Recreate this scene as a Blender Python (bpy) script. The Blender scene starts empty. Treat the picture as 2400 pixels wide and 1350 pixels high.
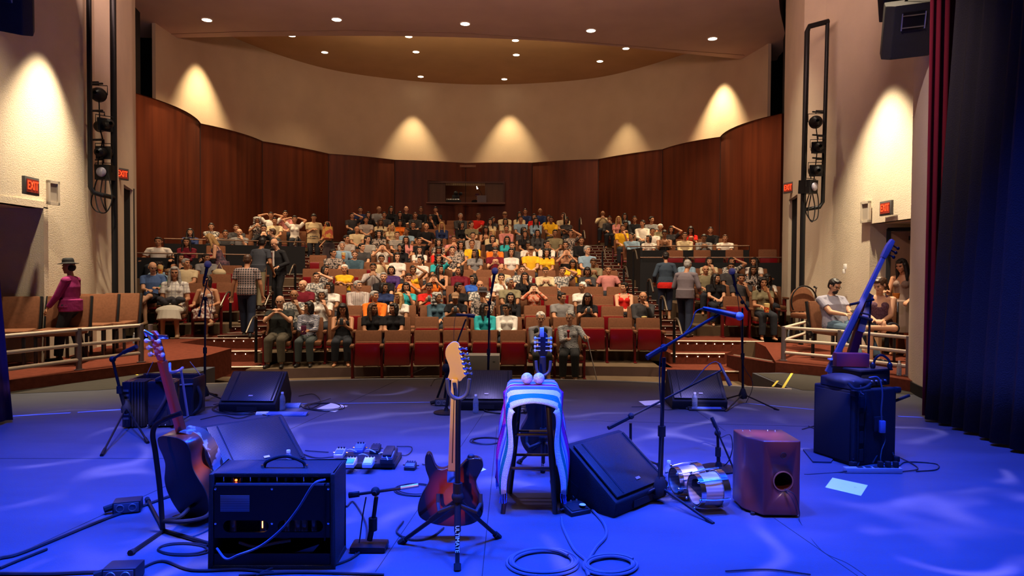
import bpy, math, random
from mathutils import Vector, Matrix, Euler, noise
random.seed(7)
SC = bpy.context.scene
COL = SC.collection
R = math.radians
PI = math.pi
V = Vector

# ---------------------------------------------------------------- camera, world, exposure
CAM = V((0, 0, 1.55)); FPX = 1600.0
cd = bpy.data.cameras.new('camera'); cd.sensor_width = 36.0; cd.lens = 24.0
cd.clip_start = 0.05; cd.clip_end = 200
cam = bpy.data.objects.new('camera', cd); COL.objects.link(cam)
CR = Matrix.Rotation(R(90 - 1.35), 4, 'X') @ Matrix.Rotation(R(0.35), 4, 'Z')
cam.matrix_world = Matrix.Translation(CAM) @ CR
SC.camera = cam
SC.view_settings.view_transform = 'Standard'
SC.view_settings.look = 'None'
SC.view_settings.exposure = 0.0
SC.view_settings.gamma = 1.0
SC.view_settings.use_curve_mapping = False
w = bpy.data.worlds.new('world'); SC.world = w; w.use_nodes = True
w.node_tree.nodes['Background'].inputs[0].default_value = (0.9, 0.72, 0.62, 1)
w.node_tree.nodes['Background'].inputs[1].default_value = 0.012

def ray(px, py):
    return (CR.to_3x3() @ V(((px - 1200) / FPX, -(py - 675) / FPX, -1)))
def P(px, py, Y):
    d = ray(px, py); return CAM + d * (Y / d.y)
def G(px, py, z=0.0):
    d = ray(px, py); return CAM + d * ((z - CAM.z) / d.z)

# ---------------------------------------------------------------- lights
def spot(loc, to, power, deg, color, blend=0.4, size=0.06, name='spot_light'):
    l = bpy.data.lights.new(name, 'SPOT'); l.energy = power; l.color = color
    l.spot_size = R(deg); l.spot_blend = blend; l.shadow_soft_size = size
    o = bpy.data.objects.new(name, l); COL.objects.link(o); o.location = loc
    d = V(to) - V(loc); o.rotation_euler = d.to_track_quat('-Z', 'Y').to_euler()
    return o
WARM = (1.0, 0.72, 0.42); WARM2 = (1.0, 0.8, 0.55); BLUE = (0.0, 0.055, 1.0); VIO = (0.42, 0.36, 1.0)
ZC = 9.55; ZS = 8.6
# house downlights (they sit inside the lamps built in the ceiling further down)
SOFFIT_LAMPS = [(485, 46), (789, 45), (1090, 55), (1385, 71), (1670, 90)]
BACK_LAMPS = [(684, 83), (958, 85), (1208, 94), (1467, 113), (761, 122), (975, 121), (1210, 128), (1406, 143), (986, 179), (1182, 185)]
SOFFIT_PTS = [G(x, y, ZS) for x, y in SOFFIT_LAMPS]
BACK_PTS = [G(x, y, ZC) for x, y in BACK_LAMPS]
for p in SOFFIT_PTS:
    spot(p - V((0, 0, .03)), p + V((0, 1.5, -6)), 1200, 84, WARM, 0.9, .12, 'house_and_fill_spot')
for p in BACK_PTS[:8]:
    spot(p - V((0, 0, .03)), p + V((0, 0, -6)), 480, 80, WARM, 0.9, .12, 'house_and_fill_spot')
# front of house downlights further along the same soffit (above the frame)
for x in (-5.2, -3, -.6, 1.8, 4.0):
    spot((x, 13.6, 8.5), (x, 17.0, 0), 1300, 84, WARM2, 0.9, .15, 'house_and_fill_spot')
for x in (-5.4, -2.7, 0, 2.7): spot((x, 10.7, 7.7), (x, 13.4, 0), 760, 66, WARM2, .9, .15, 'house_and_fill_spot')  # unseen fill row added ahead of the soffit to light the front rows
for x in (-5.6, 4.3): spot((x, 8.2, 6.9), (x * 1.1, 10.2, 0), 900, 58, WARM2, .9, .12, 'house_and_fill_spot')  # unseen spots added to light the side platforms and their sitters
spot((-7.2, 15.8, 8.3), (-9.9, 19.3, 3.6), 900, 46, WARM, .9, .1, 'house_and_fill_spot'); spot((5.0, 17.6, 8.3), (7.5, 20.8, 3.6), 900, 42, WARM, .9, .1, 'house_and_fill_spot')  # unseen fill spots added to brighten both ends of the wood wall
# wall washers
WASH = [  # wall pixel of the pool's tip, wall distance, offset from the wall, rise, power, half angle
    ((503, 205), 21.9, .2, 1.95, 2500, 33), ((975, 290), 28.45, .15, 1.45, 1000, 32), ((1190, 280), 28.8, .15, 1.4, 1200, 32),
    ((1445, 300), 26.9, .12, 1.6, 620, 31), ((1668, 215), 23.4, .2, 1.3, 2500, 34), ((372, 215), 18.6, .30, 1.5, 700, 20)]
ROOMC = V((-1.2, 20, 0))
for (px, py), Y, off, up, pw, ha in WASH:
    p = P(px, py, Y); n = (ROOMC - V((p.x, p.y, 0))).normalized()
    if px in (975, 1190): n = V((0, -1, 0))
    s = p + n * off + V((0, 0, up)); spot(s, V((p.x, p.y, 0)) + n * off * .9 + V((0, 0, -2)), pw, ha * 2, (1, .78, .46), .75, .05, 'wall_washer')
for p, n, off, up, pw, ha in ((P(92, 150, 10.3), V((1, .12, 0)), .62, .95, 1600, 36), (P(2078, 215, 11.8), V((-1, .02, 0)), .72, 1.12, 2200, 36)):
    s = p + n * off + V((0, 0, up)); spot(s, V((p.x, p.y, -1)) + n * off * .8, pw, ha * 2, (1, .82, .56), .9, .05, 'wall_washer')
def area(loc, to, power, sx, sy, color, name):
    l = bpy.data.lights.new(name, 'AREA'); l.energy = power; l.color = color; l.shape = 'RECTANGLE'; l.size = sx; l.size_y = sy
    o = bpy.data.objects.new(name, l); COL.objects.link(o); o.location = loc
    o.rotation_euler = (V(to) - V(loc)).to_track_quat('-Z', 'Y').to_euler()
area((-1.5, 11.0, 6.6), (-1.5, 17, 9.4), 400, 13, .5, (1, .62, .5), 'ceiling_fill')  # unseen area fill added above the frame to brighten the soffit underside
area((-1.5, 22.5, 8.0), (-1.5, 26, 9.6), 60, 9, .4, (1, .72, .42), 'ceiling_fill')  # second added fill, brightens the back ceiling; no fixture there
# stage: blue wash from the overhead rig
for x, y, pw in ((-3.7, 4.6, 5200), (-2.0, 4.0, 5200), (.1, 3.6, 5200), (1.6, 4.0, 5200), (3.0, 4.6, 4200)):
    spot((x, y, 6.4), (x * .92, y - .5, 0), pw, 80, BLUE, .9, .12, 'blue_stage_light')
for x, pw in ((-2.8, 700), (-.2, 900), (2.4, 700)):
    spot((x, 6.4, 6.6), (x * .9 , 6.6, 0), pw, 52, VIO, .95, .12, 'violet_stage_light')
for x, y, pw in ((-2.2, 3.2, 230), (1.8, 3.2, 230)):
    spot((x, y, 6.5), (x, y + 1.6, 0), pw, 80, (1, .92, .86), .9, .10, 'white_stage_light')
spot((-1.9, -1.6, 3.1), (-.29, 3.82, 1.05), 1300, 8.5, (1, .66, .25), .9, .04, 'amber_stage_light')
spot((-1.3, -1.6, 2.2), (-.33, 3.9, .36), 520, 8, (1, .50, .38), .9, .04, 'amber_stage_light')
spot((-3.6, -.6, 4.2), (-2.2, 4.2, .9), 420, 11, (1, .45, .25), .9, .04, 'amber_stage_light')
spot((1.5, 5.6, 6.8), (5.45, 9.4, 1.6), 700, 44, (1, .76, .74), .9, .08, 'side_fill_light')
spot((2.6, .2, 5.4), (1.6, 4.5, .2), 420, 15, (1, .62, .55), .9, .05, 'rose_stage_light')

# breakup pattern (gobo) projectors: streaks of paler light on the stage floor
def gobo(loc, to, power, deg, color, seed):
    o = spot(loc, to, power, deg, color, .25, .02, 'pattern_projector')
    l = o.data; l.use_nodes = True; nt = l.node_tree; em = nt.nodes['Emission']
    tc = nt.nodes.new('ShaderNodeTexCoord'); mp = nt.nodes.new('ShaderNodeMapping')
    mp.inputs[1].default_value = (seed, seed * 1.7, 0); mp.inputs[3].default_value = (1, 1, 1)
    dv = nt.nodes.new('ShaderNodeVectorMath'); dv.operation = 'DIVIDE'
    sp = nt.nodes.new('ShaderNodeSeparateXYZ'); cb = nt.nodes.new('ShaderNodeCombineXYZ')
    L = nt.links.new
    L(tc.outputs['Normal'], sp.inputs[0])
    for i in range(3): L(sp.outputs[2], cb.inputs[i])
    L(tc.outputs['Normal'], dv.inputs[0]); L(cb.outputs[0], dv.inputs[1]); L(dv.outputs[0], mp.inputs[0])
    wn = nt.nodes.new('ShaderNodeTexNoise'); wn.inputs['Scale'].default_value = 5.2; wn.inputs['Detail'].default_value = 1.0
    L(mp.outputs[0], wn.inputs['Vector'])
    a = nt.nodes.new('ShaderNodeMath'); a.operation = 'SUBTRACT'; a.inputs[1].default_value = .5; L(wn.outputs[0], a.inputs[0])
    b = nt.nodes.new('ShaderNodeMath'); b.operation = 'ABSOLUTE'; L(a.outputs[0], b.inputs[0])
    r = nt.nodes.new('ShaderNodeValToRGB'); r.color_ramp.elements[0].position = .004; r.color_ramp.elements[0].color = (1, 1, 1, 1)
    r.color_ramp.elements[1].position = .03; r.color_ramp.elements[1].color = (0, 0, 0, 1); L(b.outputs[0], r.inputs[0])
    n2 = nt.nodes.new('ShaderNodeTexNoise'); n2.inputs['Scale'].default_value = 6.0; L(mp.outputs[0], n2.inputs['Vector'])
    r2 = nt.nodes.new('ShaderNodeValToRGB'); r2.color_ramp.elements[0].position = .44; r2.color_ramp.elements[1].position = .60; L(n2.outputs[0], r2.inputs[0])
    m = nt.nodes.new('ShaderNodeMath'); m.operation = 'MULTIPLY'; L(r.outputs[0], m.inputs[0]); L(r2.outputs[0], m.inputs[1])
    L(m.outputs[0], em.inputs['Strength'])
gobo((-1.8, 3.0, 6.6), (-1.8, 3.9, 0), 5200, 74, (.5, .42, 1), 3.1)
gobo((1.9, 3.0, 6.6), (1.7, 3.9, 0), 6000, 66, (.6, .5, 1), 8.4)

# ---------------------------------------------------------------- materials
MATS = {}
def mat(name, col, rough=.6, metal=0, emit=0, spec=.4, alpha=1, trans=0, bump=None, var=0, vscale=8, coord='Object', col2=None, pattern=None, ps=10, coat=0):
    if name in MATS: return MATS[name]
    assert col != 0, name
    m = bpy.data.materials.new(name); m.use_nodes = True; MATS[name] = m
    nt = m.node_tree; b = nt.nodes['Principled BSDF']; L = nt.links.new
    b.inputs['Base Color'].default_value = (*col, 1); b.inputs['Roughness'].default_value = rough
    b.inputs['Metallic'].default_value = metal; b.inputs['Specular IOR Level'].default_value = spec
    if coat: b.inputs['Coat Weight'].default_value = coat; b.inputs['Coat Roughness'].default_value = .12
    if emit: b.inputs['Emission Color'].default_value = (*col, 1); b.inputs['Emission Strength'].default_value = emit
    if trans: b.inputs['Transmission Weight'].default_value = trans; b.inputs['IOR'].default_value = 1.3
    if alpha < 1: b.inputs['Alpha'].default_value = alpha
    tc = nt.nodes.new('ShaderNodeTexCoord')
    def mix(c1, c2, fac):
        mx = nt.nodes.new('ShaderNodeMix'); mx.data_type = 'RGBA'
        for i, c in ((6, c1), (7, c2)):
            if isinstance(c, tuple): mx.inputs[i].default_value = (*c, 1)
            else: L(c, mx.inputs[i])
        L(fac, mx.inputs[0]); return mx.outputs[2]
    out = None
    def wave(axis, sc, lo, hi, dist=0):
        wv = nt.nodes.new('ShaderNodeTexWave'); wv.bands_direction = axis; wv.inputs['Scale'].default_value = sc; wv.inputs['Distortion'].default_value = dist
        L(tc.outputs[coord], wv.inputs['Vector']); rp = nt.nodes.new('ShaderNodeValToRGB')
        rp.color_ramp.elements[0].position = lo; rp.color_ramp.elements[1].position = hi; L(wv.outputs[0], rp.inputs[0]); return rp.outputs[0]
    if pattern in ('plaid', 'check'):
        out = mix(mix(col, col2, wave('X', ps, .84, .9)), col2 if pattern == 'plaid' else tuple(x * .6 for x in col), wave('Z', ps, .86, .92))
    elif pattern == 'stripe': out = mix(col, col2, wave('Z', ps, .5, .55))
    elif pattern == 'vstripe': out = mix(col, col2, wave('X', ps, .5, .55))
    elif pattern == 'zigzag': out = mix(col, col2, wave('Z', ps, .48, .52, 6))
    elif pattern in ('floral', 'grain'):
        n = nt.nodes.new('ShaderNodeTexNoise'); n.inputs['Scale'].default_value = ps; n.inputs['Detail'].default_value = 2
        if pattern == 'grain':
            mp = nt.nodes.new('ShaderNodeMapping'); mp.inputs[3].default_value = (1, 1, .06); L(tc.outputs[coord], mp.inputs[0]); L(mp.outputs[0], n.inputs['Vector'])
        else: L(tc.outputs[coord], n.inputs['Vector'])
        rp = nt.nodes.new('ShaderNodeValToRGB'); rp.color_ramp.elements[0].position = .46 if pattern == 'floral' else .3
        rp.color_ramp.elements[1].position = .52 if pattern == 'floral' else .7; L(n.outputs[0], rp.inputs[0]); out = mix(col, col2, rp.outputs[0])
    if var:
        n = nt.nodes.new('ShaderNodeTexNoise'); n.inputs['Scale'].default_value = vscale; n.inputs['Detail'].default_value = 4
        L(tc.outputs[coord], n.inputs['Vector'])
        mr = nt.nodes.new('ShaderNodeMapRange'); mr.inputs[1].default_value = .3; mr.inputs[2].default_value = .7
        mr.inputs[3].default_value = 1 - var; mr.inputs[4].default_value = 1 + var; L(n.outputs[0], mr.inputs[0])
        vm = nt.nodes.new('ShaderNodeVectorMath'); vm.operation = 'SCALE'; L(mr.outputs[0], vm.inputs['Scale'])
        if out: L(out, vm.inputs[0])
        else: vm.inputs[0].default_value = col
        out = vm.outputs[0]
    if out: L(out, b.inputs['Base Color'])
    if bump:
        n = nt.nodes.new('ShaderNodeTexNoise'); n.inputs['Scale'].default_value = bump[0]; n.inputs['Detail'].default_value = 3
        L(tc.outputs[coord], n.inputs['Vector']); bp = nt.nodes.new('ShaderNodeBump'); bp.inputs['Strength'].default_value = bump[1]; bp.inputs['Distance'].default_value = .02
        L(n.outputs[0], bp.inputs['Height']); L(bp.outputs[0], b.inputs['Normal'])
    return m

M_plaster = mat('cream_plaster', (.68, .57, .43), .85, var=.05, vscale=1.5, bump=(60, .25), spec=.2)
M_plaster2 = mat('warm_plaster', (.52, .39, .26), .9, var=.05, vscale=1.2, bump=(40, .2), spec=.15)
M_ceil = mat('ceiling_paint', (.50, .36, .29), .95, var=.06, vscale=1, bump=(50, .15), spec=.1)
M_ceil2 = mat('ceiling_tan', (.44, .27, .14), .95, var=.06, vscale=1, spec=.1)
M_wood = mat('cherry_panel', (.125, .026, .008), .5, pattern='grain', col2=(.07, .013, .005), ps=5, var=.12, vscale=.5, spec=.2)
M_black = mat('matt_black', (.012, .012, .014), .75, spec=.25)
M_blackgloss = mat('gloss_black', (.012, .012, .014), .28, spec=.5)
M_blackmet = mat('black_metal', (.02, .02, .023), .38, .6)
M_chrome = mat('chrome', (.75, .75, .78), .18, 1)
M_steel = mat('brushed_steel', (.45, .43, .42), .4, .9)
M_rail = mat('painted_rail', (.62, .50, .38), .5)
M_carpet = mat('red_carpet', (.15, .036, .02), .95, var=.18, vscale=14, bump=(220, .5), spec=.1)
M_carpetd = mat('dark_red_carpet', (.10, .024, .016), .95, var=.15, vscale=10, bump=(220, .5), spec=.1)
M_floorc = mat('brown_concrete', (.12, .078, .045), .8, var=.12, vscale=3, spec=.2)
M_riser = mat('mauve_riser', (.14, .085, .075), .8, var=.1, vscale=4, spec=.2)
M_uph = mat('brown_upholstery', (.19, .078, .040), .92, var=.12, vscale=30, bump=(400, .3), spec=.1)
M_red = mat('red_seat_shell', (.20, .004, .008), .25, spec=.6, coat=.4)
M_redleg = mat('red_metal', (.14, .004, .006), .45, spec=.4)
M_nose = mat('nosing_metal', (.55, .45, .36), .4, .6)
M_nose2 = mat('dark_nosing', (.22, .17, .12), .6)  # darker nosing colour used on the aisle stairs
M_led2 = mat('aisle_led', (1, .85, .6), .5, emit=1.2)
M_led = mat('step_led', (1, .85, .6), .5, emit=3.5)
M_lamp = mat('lamp_glow', (1, .86, .62), .5, emit=14)
M_paper = mat('white_paper', (.85, .84, .78), .8)
M_tapey = mat('yellow_tape', (.75, .62, .08), .6)
M_tapeb = mat('blue_tape', (.12, .25, .8), .5)
M_white = mat('white_plastic', (.78, .76, .74), .4)
M_curt = mat('navy_velvet', (.040, .034, .034), .95, bump=(90, .4), spec=.1)
M_curtr = mat('crimson_velvet', (.38, .006, .03), .95, spec=.1)

# ---------------------------------------------------------------- geometry helpers
class MB:
    def __init__(s): s.v = []; s.f = []; s.m = []; s.mi = 0
    def add(s, vs, fs, M=None):
        o = len(s.v)
        s.v += [tuple(M @ V(x)) if M else tuple(x) for x in vs]
        for f in fs: s.f.append([i + o for i in f]); s.m.append(s.mi)
        return s
    def box(s, c, d, M=None, tz=1.0, ty=1.0):
        x, y, z = d[0] / 2, d[1] / 2, d[2] / 2; c = V(c)
        vs = [c + V((i * x * (tz if k > 0 else 1), j * y * (ty if k > 0 else 1), k * z)) for k in (-1, 1) for j in (-1, 1) for i in (-1, 1)]
        return s.add(vs, [(0, 2, 3, 1), (4, 5, 7, 6), (0, 1, 5, 4), (2, 6, 7, 3), (0, 4, 6, 2), (1, 3, 7, 5)], M)
    def prism(s, poly, h0, h1, M=None, ax='Z'):
        n = len(poly)
        def q(p, h): return (p[0], p[1], h) if ax == 'Z' else ((p[0], h, p[1]) if ax == 'Y' else (h, p[0], p[1]))
        vs = [q(p, h0) for p in poly] + [q(p, h1) for p in poly]
        fs = [tuple(range(n))[::-1], tuple(range(n, 2 * n))] + [(i, (i + 1) % n, n + (i + 1) % n, n + i) for i in range(n)]
        return s.add(vs, fs, M)
    def tube(s, pts, r, n=8, M=None, cap=True):
        pts = [V(p) for p in pts]; k = len(pts)
        rs = r if isinstance(r, (list, tuple)) else [r] * k
        vs = []; t0 = (pts[1] - pts[0]).normalized()
        up = V((0, 0, 1)) if abs(t0.z) < .9 else V((1, 0, 0))
        a = t0.cross(up).normalized()
        for i in range(k):
            t = ((pts[min(i + 1, k - 1)] - pts[max(i - 1, 0)])).normalized()
            a = (a - t * a.dot(t)); a = a.normalized() if a.length > 1e-6 else t.orthogonal().normalized()
            b = t.cross(a)
            for j in range(n):
                th = 2 * PI * j / n; vs.append(pts[i] + (a * math.cos(th) + b * math.sin(th)) * rs[i])
        fs = [(i * n + j, i * n + (j + 1) % n, (i + 1) * n + (j + 1) % n, (i + 1) * n + j) for i in range(k - 1) for j in range(n)]
        if cap: fs += [tuple(range(n))[::-1], tuple(range((k - 1) * n, k * n))]
        return s.add(vs, fs, M)
    def lathe(s, prof, n=16, M=None, cap=True):   # prof: (r, z)
        vs = [(r * math.cos(2 * PI * j / n), r * math.sin(2 * PI * j / n), z) for r, z in prof for j in range(n)]
        k = len(prof)
        fs = [(i * n + j, i * n + (j + 1) % n, (i + 1) * n + (j + 1) % n, (i + 1) * n + j) for i in range(k - 1) for j in range(n)]
        if cap: fs += [tuple(range(n))[::-1], tuple(range((k - 1) * n, k * n))]
        return s.add(vs, fs, M)
    def ball(s, c, r, n=12, k=8, M=None):
        rr = r if isinstance(r, (list, tuple)) else (r, r, r)
        vs = [(c[0], c[1], c[2] + rr[2])]
        for i in range(1, k):
            a = PI * i / k
            vs += [(c[0] + rr[0] * math.sin(a) * math.cos(2 * PI * j / n), c[1] + rr[1] * math.sin(a) * math.sin(2 * PI * j / n), c[2] + rr[2] * math.cos(a)) for j in range(n)]
        vs.append((c[0], c[1], c[2] - rr[2]))
        fs = [(0, 1 + j, 1 + (j + 1) % n) for j in range(n)]
        for i in range(k - 2): fs += [(1 + i * n + j, 1 + (i + 1) * n + j, 1 + (i + 1) * n + (j + 1) % n, 1 + i * n + (j + 1) % n) for j in range(n)]
        e = len(vs) - 1; b = 1 + (k - 2) * n
        fs += [(e, b + (j + 1) % n, b + j) for j in range(n)]
        return s.add(vs, fs, M)
    def mesh(s, name, mats, smooth=False):
        me = bpy.data.meshes.new(name); me.from_pydata(s.v, [], s.f)
        for m in (mats if isinstance(mats, (list, tuple)) else [mats]): me.materials.append(m)
        if any(s.m): me.polygons.foreach_set('material_index', s.m)
        if smooth: me.polygons.foreach_set('use_smooth', [True] * len(me.polygons))
        me.update(); return me
    def build(s, name, mats, parent=None, smooth=False, bev=0, seg=2):
        me = s.mesh(name, mats, smooth)
        o = bpy.data.objects.new(name, me); COL.objects.link(o)
        if bev:
            import bmesh
            bm = bmesh.new(); bm.from_mesh(me); bmesh.ops.remove_doubles(bm, verts=bm.verts, dist=1e-5)
            ed = [e for e in bm.edges if len(e.link_faces) == 2 and e.calc_face_angle(0) > R(35)]
            bmesh.ops.bevel(bm, geom=ed, offset=bev, segments=seg, affect='EDGES', profile=.6, clamp_overlap=True)
            for f in bm.faces: f.smooth = True
            bmesh.ops.recalc_face_normals(bm, faces=bm.faces)
            bm.to_mesh(me); bm.free()
            try: me.set_sharp_from_angle(angle=R(50))
            except Exception: pass
        elif smooth:
            try: me.set_sharp_from_angle(angle=R(40))
            except Exception: pass
        if parent: o.parent = parent
        return o

def tag(o, label=None, cat=None, group=None, kind=None):
    if label: o['label'] = label
    if cat: o['category'] = cat
    if group: o['group'] = group
    if kind: o['kind'] = kind
    return o
def empty(name, loc=(0, 0, 0), rz=0, label=None, cat=None, group=None, rot=None):
    o = bpy.data.objects.new(name, None); COL.objects.link(o); o.location = loc
    o.rotation_euler = rot if rot else (0, 0, rz); o.empty_display_size = .1
    return tag(o, label, cat, group)
KIDS = {}
def kids(o):
    return [c for c in COL.objects if c.parent == o]
def copy_tree(o, parent=None, tree=None):
    c = o.copy(); COL.objects.link(c)
    if parent: c.parent = parent
    for ch in kids(o): copy_tree(ch, c)
    return c
def struct(mb, name, m, **k):
    o = mb.build(name, m, **k); o['kind'] = 'structure'; return o
def arc(c, r, a0, a1, n, z=0): return [V((c[0] + r * math.cos(a0 + (a1 - a0) * i / n), c[1] + r * math.sin(a0 + (a1 - a0) * i / n), z)) for i in range(n + 1)]
def spline(pts, n=6):
    pts = [V(p) for p in pts]; out = []
    q = [pts[0] * 2 - pts[1]] + pts + [pts[-1] * 2 - pts[-2]]
    for i in range(1, len(q) - 2):
        a, b, c, d = q[i - 1], q[i], q[i + 1], q[i + 2]
        for k in range(n):
            t = k / n
            out.append(.5 * ((2 * b) + (c - a) * t + (2 * a - 5 * b + 4 * c - d) * t * t + (3 * b - a - 3 * c + d) * t ** 3))
    out.append(pts[-1]); return out
def T(loc, rz=0, rx=0, ry=0): return Matrix.Translation(V(loc)) @ Matrix.Rotation(rz, 4, 'Z') @ Matrix.Rotation(ry, 4, 'Y') @ Matrix.Rotation(rx, 4, 'X')

# ================================================================= the hall
ZP = .15
def walls(name, pts, z0, z1, m, thick=.12, side=1, closed=False, z1s=None):
    mb = MB(); pts = [V((p[0], p[1], 0)) for p in pts]; n = len(pts)
    outer = []
    for i, p in enumerate(pts):
        t = (pts[min(i + 1, n - 1)] - pts[max(i - 1, 0)]).normalized()
        outer.append(p + V((t.y, -t.x, 0)) * thick * side)
    vs = []
    for i in range(n):
        zt = z1s[i] if z1s else z1
        vs += [(pts[i].x, pts[i].y, z0), (pts[i].x, pts[i].y, zt), (outer[i].x, outer[i].y, z0), (outer[i].x, outer[i].y, zt)]
    fs = []
    for i in range(n - 1):
        a, b = i * 4, i * 4 + 4
        fs += [(a, b, b + 1, a + 1), (a + 2, a + 3, b + 3, b + 2), (a + 1, b + 1, b + 3, a + 3), (a, a + 2, b + 2, b)]
    fs += [(0, 1, 3, 2), (n * 4 - 4, n * 4 - 2, n * 4 - 1, n * 4 - 3)]
    mb.add(vs, fs); return struct(mb, name, m, smooth=True)

# wood wall with bulging panels
ZW = 6.14
WX = [307, 470, 615, 770, 925, 1090, 1245, 1400, 1550, 1685, 1826]
WD = [17.7, 21.5, 24.4, 26.9, 28.3, 29.0, 28.8, 27.8, 25.5, 23.1, 19.7]
WC = [V(((x - 1200) / FPX * d, d, 0)) for x, d in zip(WX, WD)]
cen = V((-1.3, 19, 0))
wp = []
for i in range(len(WC) - 1):
    a, b = WC[i], WC[i + 1]; t = (b - a); nrm = V((t.y, -t.x, 0)).normalized()
    if nrm.dot(cen - (a + b) / 2) < 0: nrm = -nrm
    sag = .34 if i in (0, 9) else (.22 if i in (1, 8) else .13)
    if i: pass
    for k in range(12):
        u = k / 12; wp.append(a + t * u + nrm * sag * (1 - (2 * u - 1) ** 2))
wp.append(WC[-1])
for i in range(10):
    seg_ = wp[i * 12:i * 12 + 13]
    if i not in (4, 5): walls('wall_back', seg_, -.5, ZW, M_wood, .1, -1); continue
    pxs = [1200 + p.x / p.y * FPX for p in seg_]; cut = 1001 if i == 4 else 1181
    aa = [p for p, x in zip(seg_, pxs) if x <= cut]; bb = [p for p, x in zip(seg_, pxs) if x > cut]
    j = len(aa) - 1; u = (cut - pxs[j]) / (pxs[j + 1] - pxs[j]); cp = aa[-1].lerp(bb[0], u)
    full, hole = (aa + [cp], [cp] + bb) if i == 4 else ([cp] + bb, aa + [cp])
    walls('wall_back', full, -.5, ZW, M_wood, .1, -1); walls('wall_back', hole, -.5, 4.41, M_wood, .1, -1); walls('wall_back', hole, 5.33, ZW, M_wood, .1, -1)
cap = MB()
for i in range(len(wp) - 1):
    a, b = wp[i], wp[i + 1]; t = (b - a).normalized(); nn = V((-t.y, t.x, 0))
    if nn.dot(cen - a) > 0: nn = -nn
    cap.add([a + V((0, 0, ZW)) - nn * .03, b + V((0, 0, ZW)) - nn * .03, b + V((0, 0, ZW)) + nn * .9, a + V((0, 0, ZW)) + nn * .9], [(0, 1, 2, 3)])
struct(cap, 'trim_1', M_wood)
# joints between the wood panels
for i in range(1, len(WC) - 1):
    p = WC[i]; nn = (cen - p).normalized(); jb = MB()
    jb.box((p.x + nn.x * .005, p.y + nn.y * .005, 3.0), (.03, .03, 6.2)); struct(jb, 'trim_2', mat('dark_joint', (.03, .008, .005), .7))
# cream wall above
cw = spline([V((p.x, p.y, 0)) + (V((p.x, p.y, 0)) - cen).normalized() * .35 for p in WC], 8)
cw = [p for p in cw if p.x > (352 - 1200) / FPX * p.y and p.x < (1797 - 1200) / FPX * p.y]
walls('wall_upper', cw, ZW - .2, ZC + .1, M_plaster2, .1, -1)
# back ceiling
bc = MB(); poly = [(p.x, p.y) for p in cw]; poly = [(-13.5, 17.5)] + [(p[0] * 1.02, p[1] + .15) for p in poly] + [(10.5, 18.0)]
bc.prism(poly, ZC, ZC + .2); struct(bc, 'ceiling', M_ceil2)
bc = MB(); bc.box((-1, 20, 12.6), (34, 44, .1)); bc.box((-1, 32, 6), (34, .1, 14)); struct(bc, 'wall_void', M_black)
bc = MB(); bc.box((-1, 4, 9.6), (24, 14, .1)); struct(bc, 'ceiling_stage', M_black)
# front soffit cloud
rear = [P(345, 88, 1), P(557, 85, 1)]
def S(px, py): return G(px, py, ZS)
out = [V((-9.6, 12.4, ZS)), S(307, -60), S(306, 0), S(299, 38), S(305, 62), S(322, 80), S(347, 89), S(560, 86), S(820, 84), S(1090, 88), S(1340, 100), S(1600, 125), S(1797, 143), S(1826, 131), S(1843, 104), S(1838, 70), S(1829, 30), S(1826, 0), S(1826, -60), V((6.4, 12.4, ZS))]
sp = spline(out[1:-1], 5); pl = [out[0]] + sp + [out[-1]]
sb = MB(); sb.prism([(p.x, p.y) for p in pl], ZS, ZS + .6)
struct(sb, 'ceiling_soffit', M_ceil)
cr = MB(); cr.tube([S(385, 80) , S(560, 74), S(820, 70.5), S(1090, 77), S(1340, 95), S(1600, 118), S(1745, 129)], .012, 6); struct(cr, 'trim_3', mat('crease', (.2, .12, .08), .9))

# recessed lamps
def ceiling_lamp(p, r, label, group):
    e = empty('recessed_downlight', p, 0, label, 'ceiling light', group)
    mb = MB(); mb.lathe([(r * 1.16, -.004), (r * 1.16, -.016), (r, -.018), (r, -.004)], 20, cap=False); mb.build('trim_ring', M_white, e)
    mb = MB(); mb.lathe([(r, -.010), (r * .99, -.014)], 20); mb.build('lens', M_lamp, e)
ORD = ['leftmost', 'second', 'third', 'fourth', 'fifth', 'sixth', 'seventh', 'eighth', 'ninth', 'tenth']
for i, p in enumerate(SOFFIT_PTS):
    ceiling_lamp(p, .13, 'round downlight in front ceiling slab, %s of five from the left' % ORD[i], 'downlights in the front ceiling slab')
BL = ['half hidden downlight just behind slab edge, leftmost of four', 'half hidden downlight just behind slab edge, second of four', 'half hidden downlight just behind slab edge, third of four', 'half hidden downlight just behind slab edge, rightmost of four',
      'bright downlight in tan back ceiling, leftmost of the middle arc', 'bright downlight in tan back ceiling, second of the middle arc', 'bright downlight in tan back ceiling, third of the middle arc', 'bright downlight in tan back ceiling, rightmost of the middle arc',
      'small downlight nearest the curved wall, left one of the pair', 'small downlight nearest the curved wall, right one of the pair']
for p, l in zip(BACK_PTS, BL): ceiling_lamp(p, .115, l, 'downlights in the back ceiling')

# ---- side walls
ML = lambda x, y: V((x, y, 0))
DL = mat('door_wood', (.17, .085, .035), .5, pattern='grain', col2=(.12, .05, .02), ps=4)
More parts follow.
